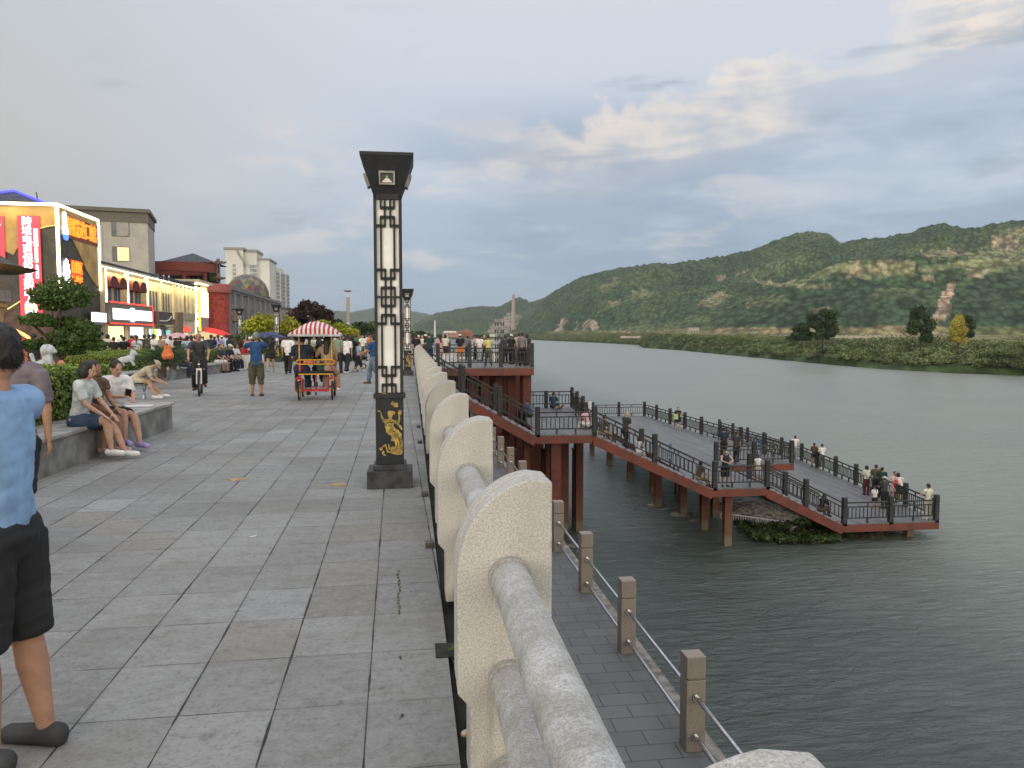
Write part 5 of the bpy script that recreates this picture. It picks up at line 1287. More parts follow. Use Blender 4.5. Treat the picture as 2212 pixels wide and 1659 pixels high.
# distant mast, chimney on its spoil hill, factory, far bridge posts
def mast(x, ytop, ybase, Y, label, name='high_mast_lamp', w=0.35, head=True):
    p = A(x, ybase, Y); zt = A(x, ytop, Y).z; r = empty(name, (p.x, Y, 0), 0, label, 'mast')
    zb = min(0, p.z)
    MB().tube((0, 0, zb), (0, 0, zt), w, w * .6).build('pole', WHT, r)
    if head: MB().lathe([(.3, zt - .1), (1.05, zt + .05), (1.05, zt + .3), (.3, zt + .4)], n=12).build('lamp_ring', FRAME, r); MB().tube((0, 0, zt - 8), (0, 0, zt - 1.5), w * 1.3, w * 1.3).build('cage', mat('cage_tan', (.4, .36, .3), .7), r)
    return r
mast(752, 630, 700, 210, 'tall white high mast lamp standing above the distant trees'); mast(835, 688, 715, 420, 'thin pylon above the tree line left of the lantern column', head=False, w=.5)
mast(939.5, 692, 722, 800, 'white cylindrical mast beyond the far end of the promenade', head=False, w=1.1)
ch_ = A(1109, 683, 2300); r = empty('chimney', (ch_.x, 2300, 0), 0, 'tall pale factory chimney with thin smoke, standing on a bare hillside', 'chimney')
m = MB(); m.lathe([(7.5, 20), (4.4, A(1109, 637, 2300).z)], n=16); m.build('stack', mat('chimney_concrete', (.42, .34, .30), .9), r)
sm = MB(); zt = A(1109, 636, 2300).z
i0 = Vector((0, 0, zt + 3))
for k in range(16): q = Vector((3 + k * 4.2, 0, zt + 4 + k * 2.6 - 0.05 * k * k)); sm.lathe([(0.1, -2.2 - k * .34), (2.2 + k * .5, 0), (0.1, 2.2 + k * .34)], q, 10, sy=1.0)
smk = bpy.data.materials.new('smoke'); smk.use_nodes = True; t_ = NT(smk.node_tree); t_.n.clear(); v = t_.add('ShaderNodeVolumePrincipled'); v.inputs['Color'].default_value = (.95, .95, .95, 1); v.inputs['Density'].default_value = 0.018; oo = t_.add('ShaderNodeOutputMaterial'); t_.l.new(v.outputs[0], oo.inputs['Volume'])
so = sm.build('smoke', smk); so.location = (ch_.x, 2300, 0); tag(so, 'thin white smoke trailing right from the chimney top', 'smoke')
def simple_house(x0, x1, ytop, Y, colr, label, name='factory', zb=0.0):
    a, b = A(x0, ytop, Y), A(x1, ytop, Y); r = empty(name, (a.x, Y, 0), 0, label, 'building'); w = b.x - a.x; h = a.z
    MB().b2(0, w, 0, w * .5, zb, h).build('wall', colr, r); MB().b2(-w * .02, w * 1.02, -w * .02, w * .52, h + .01, h + max(1, h * .08)).build('roof', mat('far_roof', (.25, .2, .18), .8), r)
    m = MB()
    for k in range(6): m.b2(w * (.06 + .155 * k), w * (.06 + .155 * k + .08), -w * .006 - .1, -0.02, h * .45, h * .75)
    m.build('window_row', GLASS, r)
PALE_ = mat('farm_plaster', (.40, .38, .34), .85)
BRK = mat('far_brick', (.36, .13, .08), .85)
simple_house(985, 1021, 716, 900, BRK, 'red brick factory by the far river bend'); simple_house(956, 990, 719, 880, mat('far_pink', (.48, .25, .2), .85), 'lower pinkish factory shed left of the brick factory'); simple_house(1002, 1012, 712, 905, BRK, 'small raised block on top of the red brick factory')
simple_house(1058, 1073, 721.5, 1200, WHT, 'small white hut on the far left shore', 'hut'); simple_house(1488, 1510, 709, 640, PALE_, 'white farmhouse at the foot of the hills', 'farmhouse', zb=1.0)
# pale road wall and terraces beyond the thicket
def wallrun(name, pts, hgt, mt, label, cat):
    m = MB()
    for (x0, y0, D0), (x1, y1, D1) in zip(pts, pts[1:]):
        a, b = A(x0, y0, D0), A(x1, y1, D1); m.bar((a.x, a.y, a.z - hgt / 2), (b.x, b.y, b.z - hgt / 2), 0.8, hgt)
    o = m.build(name, mt); tag(o, label, cat); return o
PALE = mat('pale_concrete', (0.52, 0.46, 0.38), .85, var=.1, scale=.05)
wallrun('embankment_wall', [(1341, 725.8, 700), (1450, 725.6, 590), (1700, 725.6, 440), (1770, 725.6, 420), (1990, 725.6, 360), (2010, 725.6, 356)], 2.0, PALE, 'long low pale embankment wall beyond the river thicket', 'wall')
wallrun('field_wall', [(2105, 703, 640), (2150, 699, 610), (2300, 690, 560)], 2.0, PALE, 'upper pale terrace wall at the right edge of the far fields', 'wall'); wallrun('field_wall', [(2130, 712, 560), (2300, 705, 520)], 1.6, PALE, 'lower pale terrace wall at the right edge of the far fields', 'wall')
m = MB()
for k in range(62):
    x = 1380 + k * 10.2; p = A(x, 726 + 0.0016 * (x - 1380), 640 - (x - 1380) * .44); m.b2(p.x - .14, p.x + .14, p.y - .14, p.y + .14, p.z - 3, p.z + .7)
o = m.build('fence_posts', WHT); tag(o, 'row of small white fence posts along the field behind the embankment wall', 'fence')
# carved kiosk at the left edge
p = A(-42, 700, 26.5); kz = empty('carved_gate_kiosk', (p.x - 1.0, 26.5, 0), TD, 'orange lit carved stone gate pavilion with a tiled eave at the left picture edge', 'pavilion')
OL = mat('sandstone', (0.50, 0.30, 0.13), 0.8, var=.2, scale=4)
def zz_(y): return A(20, y, 26.5).z
MB().b2(-1.1, 0.93, 0, 1.6, 0, zz_(660)).build('shaft', OL, kz); MB().b2(-1.1, 1.02, -.1, 1.7, zz_(659.9), zz_(648)).build('ledge', OL, kz); MB().b2(-1.1, 1.12, -.15, 1.75, zz_(647.9), zz_(622)).build('band', mat('grey_carved', (.33, .28, .24), .8), kz)
MB().b2(-1.1, 0.78, .1, 1.5, zz_(621.9), zz_(585)).build('neck', OL, kz); MB().b2(-1.1, 0.9, 0, 1.6, zz_(612), zz_(602)).build('neck_ring', OL, kz)
m = MB(); ze = zz_(581); m.prism([(-2.2, ze + .02), (1.0, ze - .02), (1.5, ze + .06), (1.78, ze + .17), (1.35, ze + .22), (0.8, ze + .5), (0.2, ze + .85), (-2.2, ze + 1.5)], -.9, 2.4); m.build('eave', mat('old_tiles', (.085, .075, .055), .8, var=.5, scale=9, bump=.02), kz)
m = MB(); m.prism([(0.95, 0), (0.95, zz_(700)), (1.25, zz_(704)), (1.6, zz_(712)), (1.95, zz_(725)), (2.3, zz_(742)), (2.5, 0)], .3, .9); m.build('buttress', mat('red_plaster', (.30, .07, .03), .8), kz)
m = MB(); pts_ = [(0.97, .6, zz_(700)), (1.27, .6, zz_(704)), (1.62, .6, zz_(712)), (1.97, .6, zz_(725)), (2.32, .6, zz_(742))]; m.path([(a, b, c + .04) for a, b, c in pts_], .06, 8); m.build('rope_light', glow('rope', (1, .45, .15), 1.6), kz)
m = MB(); m.lathe([(.02, 0), (.38, .1), (.42, .5), (.38, .9), (.02, 1.0)], (-.1, -.02, zz_(727)), 14, sy=.12); m.build('medallion', mat('carved_grey', (.26, .2, .16), .8, bump=.02, bscale=20), kz)
for zl in (zz_(659) + .15,): MB().b2(-.9, .9, -.09, -.03, zl, zl + .05).build('strip_light', glow('amber_strip', (1, .5, .1), 4), kz)
l = area((0.0, -1.6, 0.4), (1.5, .4), 190, (1, .48, .12), (math.radians(110), 0, 0), kz); l2_ = area((0.2, -.35, zz_(623)), (1.4, .2), 50, (1, .5, .12), (math.radians(170), 0, 0), kz)
# ================================================================== SEATS, HEDGES, TREES, STATUES
SEATG = mat('seat_granite', (0.21, 0.215, 0.205), 0.8, var=0.3, scale=2.2, bump=0.004, bscale=60)
SEATT = mat('seat_top_granite', (0.33, 0.325, 0.305), 0.55, var=0.2, scale=4)
def seat_wall(name, b0, b1, a, w, label, endcap=True):
    r = empty(name, TF(a, b0), TD, label, 'bench'); L = b1 - b0
    MB().b2(-w, 0, 0, L, 0, 0.40).build('seat_wall', SEATG, r)
    MB().b2(-w, 0.035, -0.01, L + 0.03, 0.401, 0.455).build('seat_top', SEATT, r, bevel=0.012)
    return r
sA = empty('granite_seat', (-4.17, 1.5, 0), 0, 'near grey granite seat wall in front of the clipped hedge, where the women sit', 'bench')
MB().b2(-1.05, 0, 0, 12.6, 0, 0.40).build('seat_wall', SEATG, sA); MB().b2(-1.07, 0.035, 0, 12.64, 0.401, 0.455).build('seat_top', SEATT, sA, bevel=0.012)
pB0, pB1 = G(268, 836, 0), G(498, 802.4, 0)
dB = (pB1 - pB0); angB = math.atan2(dB.y, dB.x) - math.pi / 2; LB = dB.length
sB = empty('granite_seat', (pB0.x, pB0.y, 0), angB, 'far grey granite seat wall beyond the hedge gap, lined with sitting people', 'bench')
MB().b2(-0.9, 0, 0, LB, 0, 0.36).build('seat_wall', SEATG, sB); MB().b2(-0.92, 0.035, 0, LB + .03, 0.361, 0.42).build('seat_top', SEATT, sB, bevel=0.012)
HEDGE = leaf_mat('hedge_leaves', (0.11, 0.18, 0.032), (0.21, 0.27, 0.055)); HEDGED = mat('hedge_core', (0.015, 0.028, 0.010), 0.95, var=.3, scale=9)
def hedge(name, x0, x1, y0, y1, z0, z1, label, size=0.032, dens=1300, rz=0, org=(0, 0, 0), seed=5, topup=1.0, hm=None):
    r = empty(name, org, rz, label, 'hedge')
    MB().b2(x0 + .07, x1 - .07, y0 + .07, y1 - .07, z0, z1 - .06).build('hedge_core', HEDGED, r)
    rg = np.random.default_rng(seed); Vs, Cs = [], []
    faces = [('top', (x1 - x0) * (y1 - y0)), ('r', (y1 - y0) * (z1 - z0)), ('f', (x1 - x0) * (z1 - z0)), ('b', (x1 - x0) * (z1 - z0) * .6)]
    for nm, ar in faces:
        n = int(ar * dens); u, v = rg.random(n), rg.random(n); d = rg.random(n) ** 1.6 * 0.12 - 0.03
        d += 0.05 * (fbm(u * ar * 1.3, v * 9, 3, seed) - .5)
        if nm == 'top': p = np.stack([x0 + u * (x1 - x0), y0 + v * (y1 - y0), z1 - d + 0 * u], 1); nn = np.array([0, 0, 1.])
        elif nm == 'r': p = np.stack([x1 - d, y0 + u * (y1 - y0), z0 + v * (z1 - z0)], 1); nn = np.array([1., 0, .35])
        else: p = np.stack([x0 + u * (x1 - x0), (y0 + d) if nm == 'f' else (y1 - d), z0 + v * (z1 - z0)], 1); nn = np.array([0, -1. if nm == 'f' else 1, .35])
        a = rg.normal(size=(n, 3)) * .8 + 0; q = nn + rg.normal(size=(n, 3)) * .55; a -= q * (np.sum(a * q, 1) / np.sum(q * q, 1))[:, None]; a /= np.linalg.norm(a, axis=1)[:, None]
        b = np.cross(q, a); b /= np.linalg.norm(b, axis=1)[:, None]; s = size * (.6 + .8 * rg.random(n))[:, None]
        Vs.append(np.stack([p - a * s, p + b * s * .6, p + a * s, p - b * s * .6], 1).reshape(-1, 3))
        t_ = (.55 + .8 * rg.random(n)) * (1.12 if nm == 'top' else .9); Cs.append(np.repeat(np.stack([t_, rg.random(n), t_], 1), 4, 0))  # top leaves lightened, sides darkened: light from above set in the colour
    V = np.concatenate(Vs); raw_mesh('foliage', V, np.arange(len(V)).reshape(-1, 4), hm or HEDGE, smooth=False, attr={'leaf': np.concatenate(Cs)}, parent=r)
    return r
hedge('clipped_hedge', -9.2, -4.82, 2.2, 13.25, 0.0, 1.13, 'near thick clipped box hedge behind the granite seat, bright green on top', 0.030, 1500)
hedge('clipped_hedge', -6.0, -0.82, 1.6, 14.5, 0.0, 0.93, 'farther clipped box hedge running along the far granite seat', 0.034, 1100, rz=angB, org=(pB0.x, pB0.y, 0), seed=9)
p = A(900 / 1.8228, 760, 52); hedge('clipped_hedge', -1.5, 7.5, 0, 2.5, 0, .85, 'distant low hedge behind the crowd under the yellow trees', 0.06, 420, org=(A(515, 760, 50).x, 50, 0), seed=10)
def tree(name, loc, crown, trunk, label, lm, size, n, cat='tree', seed=1, shell=.35, group=None):
    r = empty(name, loc, 0, label, cat, group)
    m = MB()
    for pth, r0 in trunk:
        for k in range(len(pth) - 1):
            ra = r0 * (1 - .7 * k / (len(pth) - 1)); rb = r0 * (1 - .7 * (k + 1) / (len(pth) - 1)); m.tube(pth[k], pth[k + 1], ra, rb, 8)
    m.build('trunk', BARK, r, smooth=True)
    V, F_, C_ = leaf_cloud(crown, size, n, seed, shell=shell); raw_mesh('crown', V, F_, lm, smooth=False, attr={'leaf': C_}, parent=r)
    return r
PINE = leaf_mat('pine_needles', (0.05, 0.105, 0.025), (0.10, 0.155, 0.04)); YELL = leaf_mat('golden_foliage', (0.22, 0.26, 0.025), (0.38, 0.36, 0.04)); PURP = leaf_mat('purple_foliage', (0.030, 0.020, 0.022), (0.055, 0.038, 0.035)); GOLDT = leaf_mat('autumn_leaves', (0.33, 0.30, 0.05), (0.42, 0.36, 0.07))
# cloud-pruned pine before the mall
Yp = 17.0; bp = A(128, 760, Yp)
def rel(x, y, Y=Yp, o=None): q = A(x, y, Y + (o or 0)); return (q.x - bp.x, (o or 0), q.z)
cr = []
for (x, y, rx, rz_, o, t) in [(100, 637, .42, .27, .1, 1), (135, 628, .46, .32, -.1, 1.05), (165, 640, .38, .28, 0, 1), (120, 655, .40, .2, .2, .85), (75, 690, .30, .15, -.3, 1), (95, 694, .28, .14, -.2, .95),
                              (150, 700, .30, .16, .2, .9), (180, 708, .34, .18, .1, .9), (195, 722, .26, .14, 0, .85), (130, 725, .26, .16, -.2, .85), (165, 735, .4, .17, 0, .85), (105, 742, .35, .14, .2, .8), (70, 745, .30, .13, .3, .8), (205, 745, .3, .14, .1, .85), (140, 755, .5, .15, .1, .8)]:
    q = rel(x, y, o=o); cr.append((q[0], q[1], q[2], rx * .82, rx * .82, rz_ * .85, t))
tree('clipped_pine', (bp.x, Yp, 0), cr, [([(0, 0, 0), (.05, 0, .8), (-.08, 0, 1.4), (.05, 0, 2.2), (0, 0, 2.6)], .09), ([(0, 0, 1.2), (-.3, -.1, 1.7), (-.5, -.2, 1.95)], .05), ([(0, 0, 1.1), (.3, .1, 1.5), (.5, .1, 1.7)], .05)],
     'clipped cloud pine with dark green pads in front of the mall', PINE, 0.030, 2100, seed=3, shell=.55)
def ball_tree(x, ytop, Y, balls, label, lm, n=420, size=.10):
    q = A(x, 725, Y); c = []
    for (bx, by, rx, rz_) in balls: w = A(bx, by, Y); c.append((w.x - q.x, random.uniform(-.3, .3), w.z, rx, rx, rz_, random.uniform(.85, 1.15)))
    top = max(b[2] for b in c); return tree('topiary_tree', (q.x, Y, 0), c, [([(0, 0, 0), (.1, 0, .6), (0, 0, top)], .11), ([(0, 0, .6), (c[0][0] * .6, 0, c[0][2] - .2)], .06)], label, lm, size, n, seed=int(x), shell=.5)
ball_tree(568, 690, 52, [(545, 701, .62, .42), (563, 694, .65, .45), (582, 696, .62, .45), (592, 705, .5, .35), (560, 712, .7, .28), (540, 712, .4, .25), (580, 718, .5, .25)], 'golden clipped tree with several rounded pads left of the striped cart', YELL)
ball_tree(625, 700, 50, [(625, 702, .56, .5), (618, 707, .4, .35), (633, 706, .4, .35)], 'single round golden ball tree just left of the striped canopy', YELL)
ball_tree(752, 715, 58, [(742, 714, .6, .35), (755, 716, .6, .32), (766, 720, .4, .25), (730, 705, .5, .3), (700, 700, .5, .3)], 'low golden clipped tree right of the striped canopy', YELL)
ball_tree(545, 726, 50, [(540, 728, .8, .3), (556, 730, .8, .35), (525, 733, .9, .45)], 'dark green clipped bush beneath the golden trees', PINE)
q = A(668, 725, 72); cr = []
rg = random.Random(5)
for k in range(46):
    t_ = rg.uniform(0, 2 * math.pi); zz = rg.uniform(.15, 1); R_ = 2.15 * math.sqrt(max(.05, 1 - (zz - .35) ** 2 * 1.5)) * rg.uniform(.5, 1)
    cr.append((R_ * math.cos(t_), R_ * math.sin(t_) * .8, 0.9 + 3.6 * zz * (1 - .16 * abs(math.cos(t_))), .62, .62, .50, rg.uniform(.5, 1.35)))
tree('purple_plum_tree', (q.x, 72, 0), cr, [([(0, 0, 0), (0, 0, 1.6)], .2), ([(0, 0, 1.2), (-1, 0, 2.6)], .1), ([(0, 0, 1.2), (1, 0, 2.7)], .1), ([(0, 0, 1.4), (.1, 0, 3.5)], .1)], 'wide dark purple leaved tree behind the striped cart', PURP, 0.15, 420, seed=6, shell=.05)
for i, (x, yt, w, Y, l) in enumerate([(742, 700, 1.5, 125, 'rounded dark green tree right of the purple tree'), (760, 706, 1.3, 118, 'small green tree below the tall white mast'), (775, 697, 1.6, 128, 'pointed dark green tree left of the nearest lantern column'), (790, 700, 1.5, 122, 'dense green tree touching the left of the lantern column'), (803, 690, 1.1, 130, 'pale willow like tree beside the nearest lantern column'),
                                    (728, 690, 1.3, 140, 'distant green tree just right of the purple crown'), (735, 716, 1.4, 110, 'low green bush right of the purple tree'), (862, 716, 1.6, 150, 'dark round tree glimpsed between the two lantern columns'), (908, 716, 2.2, 260, 'lone round tree on the far left bank'), (600, 690, 2.2, 150, 'dark green tree between the museum and the low building'), (452, 590, 1.0, 117, 'dark shrub on the museum roof edge left of the lamp mast')]):
    q = A(x, 725, Y); zt = A(x, yt, Y).z; rg = random.Random(i); cr = []
    zb = 0 if i != 10 else 8.8
    for k in range(16): t_ = rg.uniform(0, 6.28); zz = rg.random(); cr.append((w * .8 * math.cos(t_) * (1 - .55 * zz), w * .8 * math.sin(t_) * (1 - .55 * zz), zb + (zt - zb) * (.25 + .66 * zz), w * .5, w * .5, (zt - zb) * .13, rg.uniform(.6, 1.3)))
    tree('leafy_tree', (q.x, Y, 0), cr, [([(0, 0, zb), (0, 0, zb + (zt - zb) * .7)], .15)], l, DARKLEAF if i != 4 else WILLOW, .22 if Y < 200 else .4, 170, seed=i + 40, group='trees beyond the promenade')
# low wooded strip on the far left bank
blobs = [(A(x, 725, Y).x, Y, random.uniform(.5, 2.5), random.uniform(3, 6), 3, random.uniform(1.6, 3.4), random.uniform(.6, 1.3)) for x, Y in [(random.uniform(690, 1090), random.uniform(420, 1400)) for _ in range(260)] if x < 888 or Y > 1200]
blobs += [(A(x, 725, Y).x, Y, random.uniform(.5, 2.2), random.uniform(3, 6), 4, random.uniform(2, 4.2), random.uniform(.6, 1.3)) for x, Y in [(random.uniform(889, 1130), random.uniform(1500, 1840)) for _ in range(260)]]
V, F_, C_ = leaf_cloud(blobs, 1.0, 60, 8, shell=.1); o = raw_mesh('far_shore_wood', V, F_, DARKLEAF, smooth=False, attr={'leaf': C_}); tag(o, kind='stuff')
# separate trees on the far bank
def bank_tree(name, x0, x1, yt, yb, D, label, lm, conic=0, n=520, size=.34, tone=1.0, k0=26):
    xm = (x0 + x1) / 2; q = A(xm, 725, D); w = (A(x1, 700, D).x - A(x0, 700, D).x) / 2; zt = A(xm, yt, D).z; zb = A(xm, yb, D).z; rg = random.Random(int(x0)); cr = []
    for k in range(k0):
        t_ = rg.uniform(0, 6.28); zz = rg.random(); R_ = w * (1 - conic * zz) * rg.uniform(.35, .78) * (1 - .5 * max(0, zz - .6)); cr.append((R_ * math.cos(t_), R_ * math.sin(t_), zb + (zt - zb) * (.14 + .76 * zz), w * .34 * (1 - conic * .6 * zz), w * .34, (zt - zb) * .12, tone * rg.uniform(.6, 1.35)))
    cr.append((0, 0, zt - (zt - zb) * .1, w * .25 * (1 - conic * .6), w * .2, (zt - zb) * .1, tone))
    return tree(name, (q.x, D, 0), cr, [([(0, 0, zb - 2.5), (0, 0, (zt + zb) / 2)], w * .06), ([(0, 0, zb), (w * .5, 0, (zt + zb) / 2)], w * .03), ([(0, 0, zb), (-w * .5, 0, (zt + zb) / 2)], w * .03)], label, lm, size, n, seed=int(x1), shell=.3)
bank_tree('broad_tree', 1745, 1810, 668, 738, 245, 'tallest part of the broad dark tree on the far river bank', DARKLEAF); bank_tree('broad_tree', 1706, 1760, 698, 738, 250, 'lower dark tree joined to the left of the broad bank tree', DARKLEAF)
bank_tree('upright_tree', 1962, 2016, 660, 744, 210, 'dark upright tree on the far bank left of the yellow tree', DARKLEAF, size=.26); bank_tree('yellow_tree', 2047, 2094, 678, 750, 190, 'yellow conical tree on the far bank in front of a darker one', GOLDT, conic=.6, n=330, size=.2)
bank_tree('dark_tree', 2072, 2104, 682, 735, 215, 'dark tree peeping out behind the yellow tree', DARKLEAF, n=300)
bank_tree('big_bush', 2150, 2290, 728, 800, 172, 'largest green bush mass at the right picture edge of the far bank', WILLOW, n=500, size=.26)
# palms and planted pots
CYC = leaf_mat('cycad_leaf', (0.02, 0.05, 0.018), (0.04, 0.075, 0.028))
def cycad(x, y, Y, R_, label):
    q = A(x, y, Y); r = empty('cycad_plant', (q.x, Y, max(0, q.z - R_ * .4)), 0, label, 'plant'); rg = np.random.default_rng(int(x)); Vs = []
    for k in range(34):
        t_ = rg.uniform(0, 6.28); el = rg.uniform(.1, 1.4); pr = None
        for s in range(16):
            u = s / 15; rad = R_ * u * math.cos(el * (1 - .35 * u)); z = R_ * (math.sin(el) * u - .38 * u * u); c = np.array([rad * math.cos(t_), rad * math.sin(t_), z])
            side = np.array([-math.sin(t_), math.cos(t_), -.25]) * R_ * .20 * (1 - abs(u - .45) * 1.1)
            for sg_ in (1, -1): Vs += [c, c + side * sg_ * [1, 1, sg_] + np.array([math.cos(t_), math.sin(t_), 0]) * .05, c + side * sg_ * [1, 1, sg_] * .96 + np.array([math.cos(t_), math.sin(t_), 0]) * .02, c + np.array([0, 0, .015])]
    V = np.array(Vs); raw_mesh('frond', V, np.arange(len(V)).reshape(-1, 4), CYC, smooth=False, attr={'leaf': np.tile([[1., .5, 1.]], (len(V), 1))}, parent=r)
    MB().lathe([(.12, -.4), (.14, 0), (.06, .1)], n=10).build('stem', BARK, r)
cycad(349, 757, 25, 1.15, 'dark cycad with arching fronds behind the far hedge'); cycad(372, 752, 27, 0.8, 'smaller cycad right of the orange gourd ornament')
# ornaments standing in the planting
PLAS = mat('white_plaster', (0.50, 0.54, 0.57), 0.7, var=.12, scale=5); ORNG = mat('orange_enamel', (0.62, 0.16, 0.04), .5, var=.2, scale=5)
def blob_mesh(name, parts, voxel, mt, parent=None, smooth_it=6, loc=None):
    """fuse tapered limbs / ellipsoids into one continuous surface"""
    vs, fs = [], []
    def addv(V, F_): i = len(vs); vs.extend(V); fs.extend([tuple(k + i for k in f) for f in F_])
    for p in parts:
        if p[0] == 'e':
            _, c, r = p[:3]; R = p[3] if len(p) > 3 else None; V = []; F_ = []; nu, nv = 14, 9
            for j in range(nv + 1):
                ph = math.pi * j / nv
                for i in range(nu):
                    th = 2 * math.pi * i / nu; q = Vector((r[0] * math.sin(ph) * math.cos(th), r[1] * math.sin(ph) * math.sin(th), r[2] * math.cos(ph)))
                    if R is not None: q = R @ q
                    V.append(Vector(c) + q)
            for j in range(nv):
                for i in range(nu): F_.append((j * nu + i, (j + 1) * nu + i, (j + 1) * nu + (i + 1) % nu, j * nu + (i + 1) % nu))
            addv(V, F_)
        else:
            _, a, b, r1, r2 = p[:5]; fl = p[5] if len(p) > 5 else None; a, b = Vector(a), Vector(b); d = b - a; L = max(d.length, 1e-5); d = d / L; u = d.orthogonal().normalized() if fl is None else None
            if fl is not None:      # flattened: fl = (direction, factor)
                w = Vector(fl[0]); w = (w - d * w.dot(d)).normalized(); u = w
            v = d.cross(u); n = 12; V = []; F_ = []; rows = []
            for k in range(5): an = math.pi / 2 * k / 4; rows.append((a - d * r1 * math.cos(an) * .999, r1 * math.sin(an)))
            for k in range(5): an = math.pi / 2 * (4 - k) / 4; rows.append((b + d * r2 * math.cos(an) * .999, r2 * math.sin(an)))
            fx = fl[1] if fl else 1
            for c, r in rows:
                for i in range(n): th = 2 * math.pi * i / n; V.append(c + u * r * fx * math.cos(th) + v * r * math.sin(th))
            for j in range(len(rows) - 1):
                for i in range(n): F_.append((j * n + i, j * n + (i + 1) % n, (j + 1) * n + (i + 1) % n, (j + 1) * n + i))
            addv(V, F_)
    me = bpy.data.meshes.new(name); me.from_pydata([tuple(v) for v in vs], [], fs)
    o = bpy.data.objects.new('tmp', me); COL.objects.link(o)
    md = o.modifiers.new('r', 'REMESH'); md.mode = 'VOXEL'; md.voxel_size = voxel; md.use_smooth_shade = True
    if smooth_it: ms = o.modifiers.new('s', 'SMOOTH'); ms.factor = 0.5; ms.iterations = smooth_it
    dg = bpy.context.evaluated_depsgraph_get(); m2 = bpy.data.meshes.new_from_object(o.evaluated_get(dg)); m2.name = name
    bpy.data.objects.remove(o); bpy.data.meshes.remove(me)
    m2.materials.clear()
    for q in (mt if isinstance(mt, (list, tuple)) else [mt]): m2.materials.append(q)
    q = bpy.data.objects.new(name, m2); COL.objects.link(q)
    if parent: q.parent = parent
    if loc is not None: q.location = loc
    return q
def statue(name, parts, x, ybot, Y, label, mt, rz=0, sc=1.0, z=None):
    q = A(x, ybot, Y); o = blob_mesh(name, parts, 0.022, mt); o.location = (q.x, Y, q.z if z is None else z); o.rotation_euler = (0, 0, rz); o.scale = (sc,) * 3; tag(o, label, 'statue'); return o
lion = [('e', (0, 0, .22), (.20, .26, .24)), ('e', (0, -.16, .50), (.17, .17, .22)), ('e', (0, -.22, .80), (.19, .19, .19)), ('e', (0, -.38, .74), (.10, .10, .08)), ('c', (.12, -.24, .45), (.12, -.32, .06), .07, .06), ('c', (-.12, -.24, .45), (-.12, -.32, .06), .07, .06),
        ('e', (.14, -.20, .96), (.05, .04, .06)), ('e', (-.14, -.20, .96), (.05, .04, .06)), ('e', (.17, .06, .12), (.09, .18, .12)), ('e', (-.17, .06, .12), (.09, .18, .12)), ('c', (0, .24, .3), (0, .34, .62), .05, .08), ('e', (0, -.1, .78), (.24, .16, .22))]
statue('lion_statue', lion, 92, 783, 13.4, 'pale white lion shaped statue at the left end of the hedge top', PLAS, rz=math.radians(100), sc=.46 * 1.0, z=1.02)
dogp = [('c', (-.3, 0, .25), (.15, 0, .35), .15, .17), ('e', (.25, 0, .60), (.15, .13, .15)), ('c', (.15, 0, .35), (.25, 0, .6), .15, .11), ('e', (.39, 0, .55), (.08, .06, .06)), ('c', (.15, .09, .3), (.28, .09, .02), .055, .04), ('c', (.15, -.09, .3), (.28, -.09, .02), .055, .04), ('c', (-.3, .1, .2), (-.2, .1, .02), .08, .05), ('c', (-.3, -.1, .2), (-.2, -.1, .02), .08, .05), ('c', (-.4, 0, .2), (-.55, 0, .1), .06, .04), ('e', (.2, .09, .76), (.03, .03, .07)), ('e', (.2, -.09, .76), (.03, .03, .07))]
statue('dog_statue', dogp, 276, 778, 20, 'pale blue white crouching dog statue on the hedge before the shops', PLAS, sc=.52, z=.88)
gourd = [('e', (-.13, 0, .24), (.21, .18, .24)), ('c', (-.13, 0, .3), (-.08, 0, .75), .17, .09), ('e', (.15, 0, .24), (.21, .18, .24)), ('c', (.15, 0, .3), (.1, 0, .80), .17, .09)]
statue('gourd_ornament', gourd, 362, 770, 23.5, 'pair of orange gourd shaped ornaments standing by the cycad', ORNG, sc=.50, z=.92)
fo = [('e', (0, 0, .1), (.22, .18, .12)), ('e', (-.14, 0, .25), (.1, .1, .1)), ('e', (.13, 0, .25), (.1, .1, .1))]
statue('flower_ornament', fo, 122, 775, 13.8, 'small peach coloured heart shaped ornament right of the lion statue', mat('peach', (.62, .24, .15), .6, var=.2), sc=.55, z=1.02)
# weeds in the joints, paint blots, litter
wd = [(G(x, y).x, G(x, y).y, .003, .009, .032, .006, random.uniform(.35, .8)) for x, y in [(861 + random.uniform(-3, 3), y) for y in list(range(1235, 1330, 7))] + [(868, 1548), (865, 1420)]]
V, F_, C_ = leaf_cloud(wd, .006, 14, 15, shell=.1); o = raw_mesh('joint_weeds', V, F_, HEDGE, smooth=False, attr={'leaf': C_}); tag(o, kind='stuff')
def blot(x, y, rx, ry, label, seed):
    g_ = G(x, y); rg = random.Random(seed); n = 40; ang = [6.283 * k / n for k in range(n)]
    rr = [1 + .22 * math.sin(3 * a + seed) + .16 * math.sin(7 * a + seed) + rg.uniform(-.12, .12) for a in ang]
    m = MB(); m.prism([(rx * r * math.cos(a), ry * r * math.sin(a)) for r, a in zip(rr, ang)], 0.001, 0.004, plane='XY'); o = m.build('paint_blot', mat('ochre_paint', (.46, .30, .14), .7, var=.3, scale=30)); o.location = (g_.x, g_.y, 0); tag(o, label, 'paint mark')
blot(512, 1036, .10, .075, 'left ochre paint blot on the paving slabs', 1); blot(733, 1047, .085, .075, 'right ochre paint blot on the paving near the lantern column', 4)
g_ = G(545, 1162); m = MB(); m.path([(-.02, 0, .012), (.012, .004, .012), (.03, .012, .014)], .004, 6); o = m.build('straw_litter', WHT); o.location = (g_.x, g_.y, 0); tag(o, 'tiny white straw lying on the paving', 'litter')
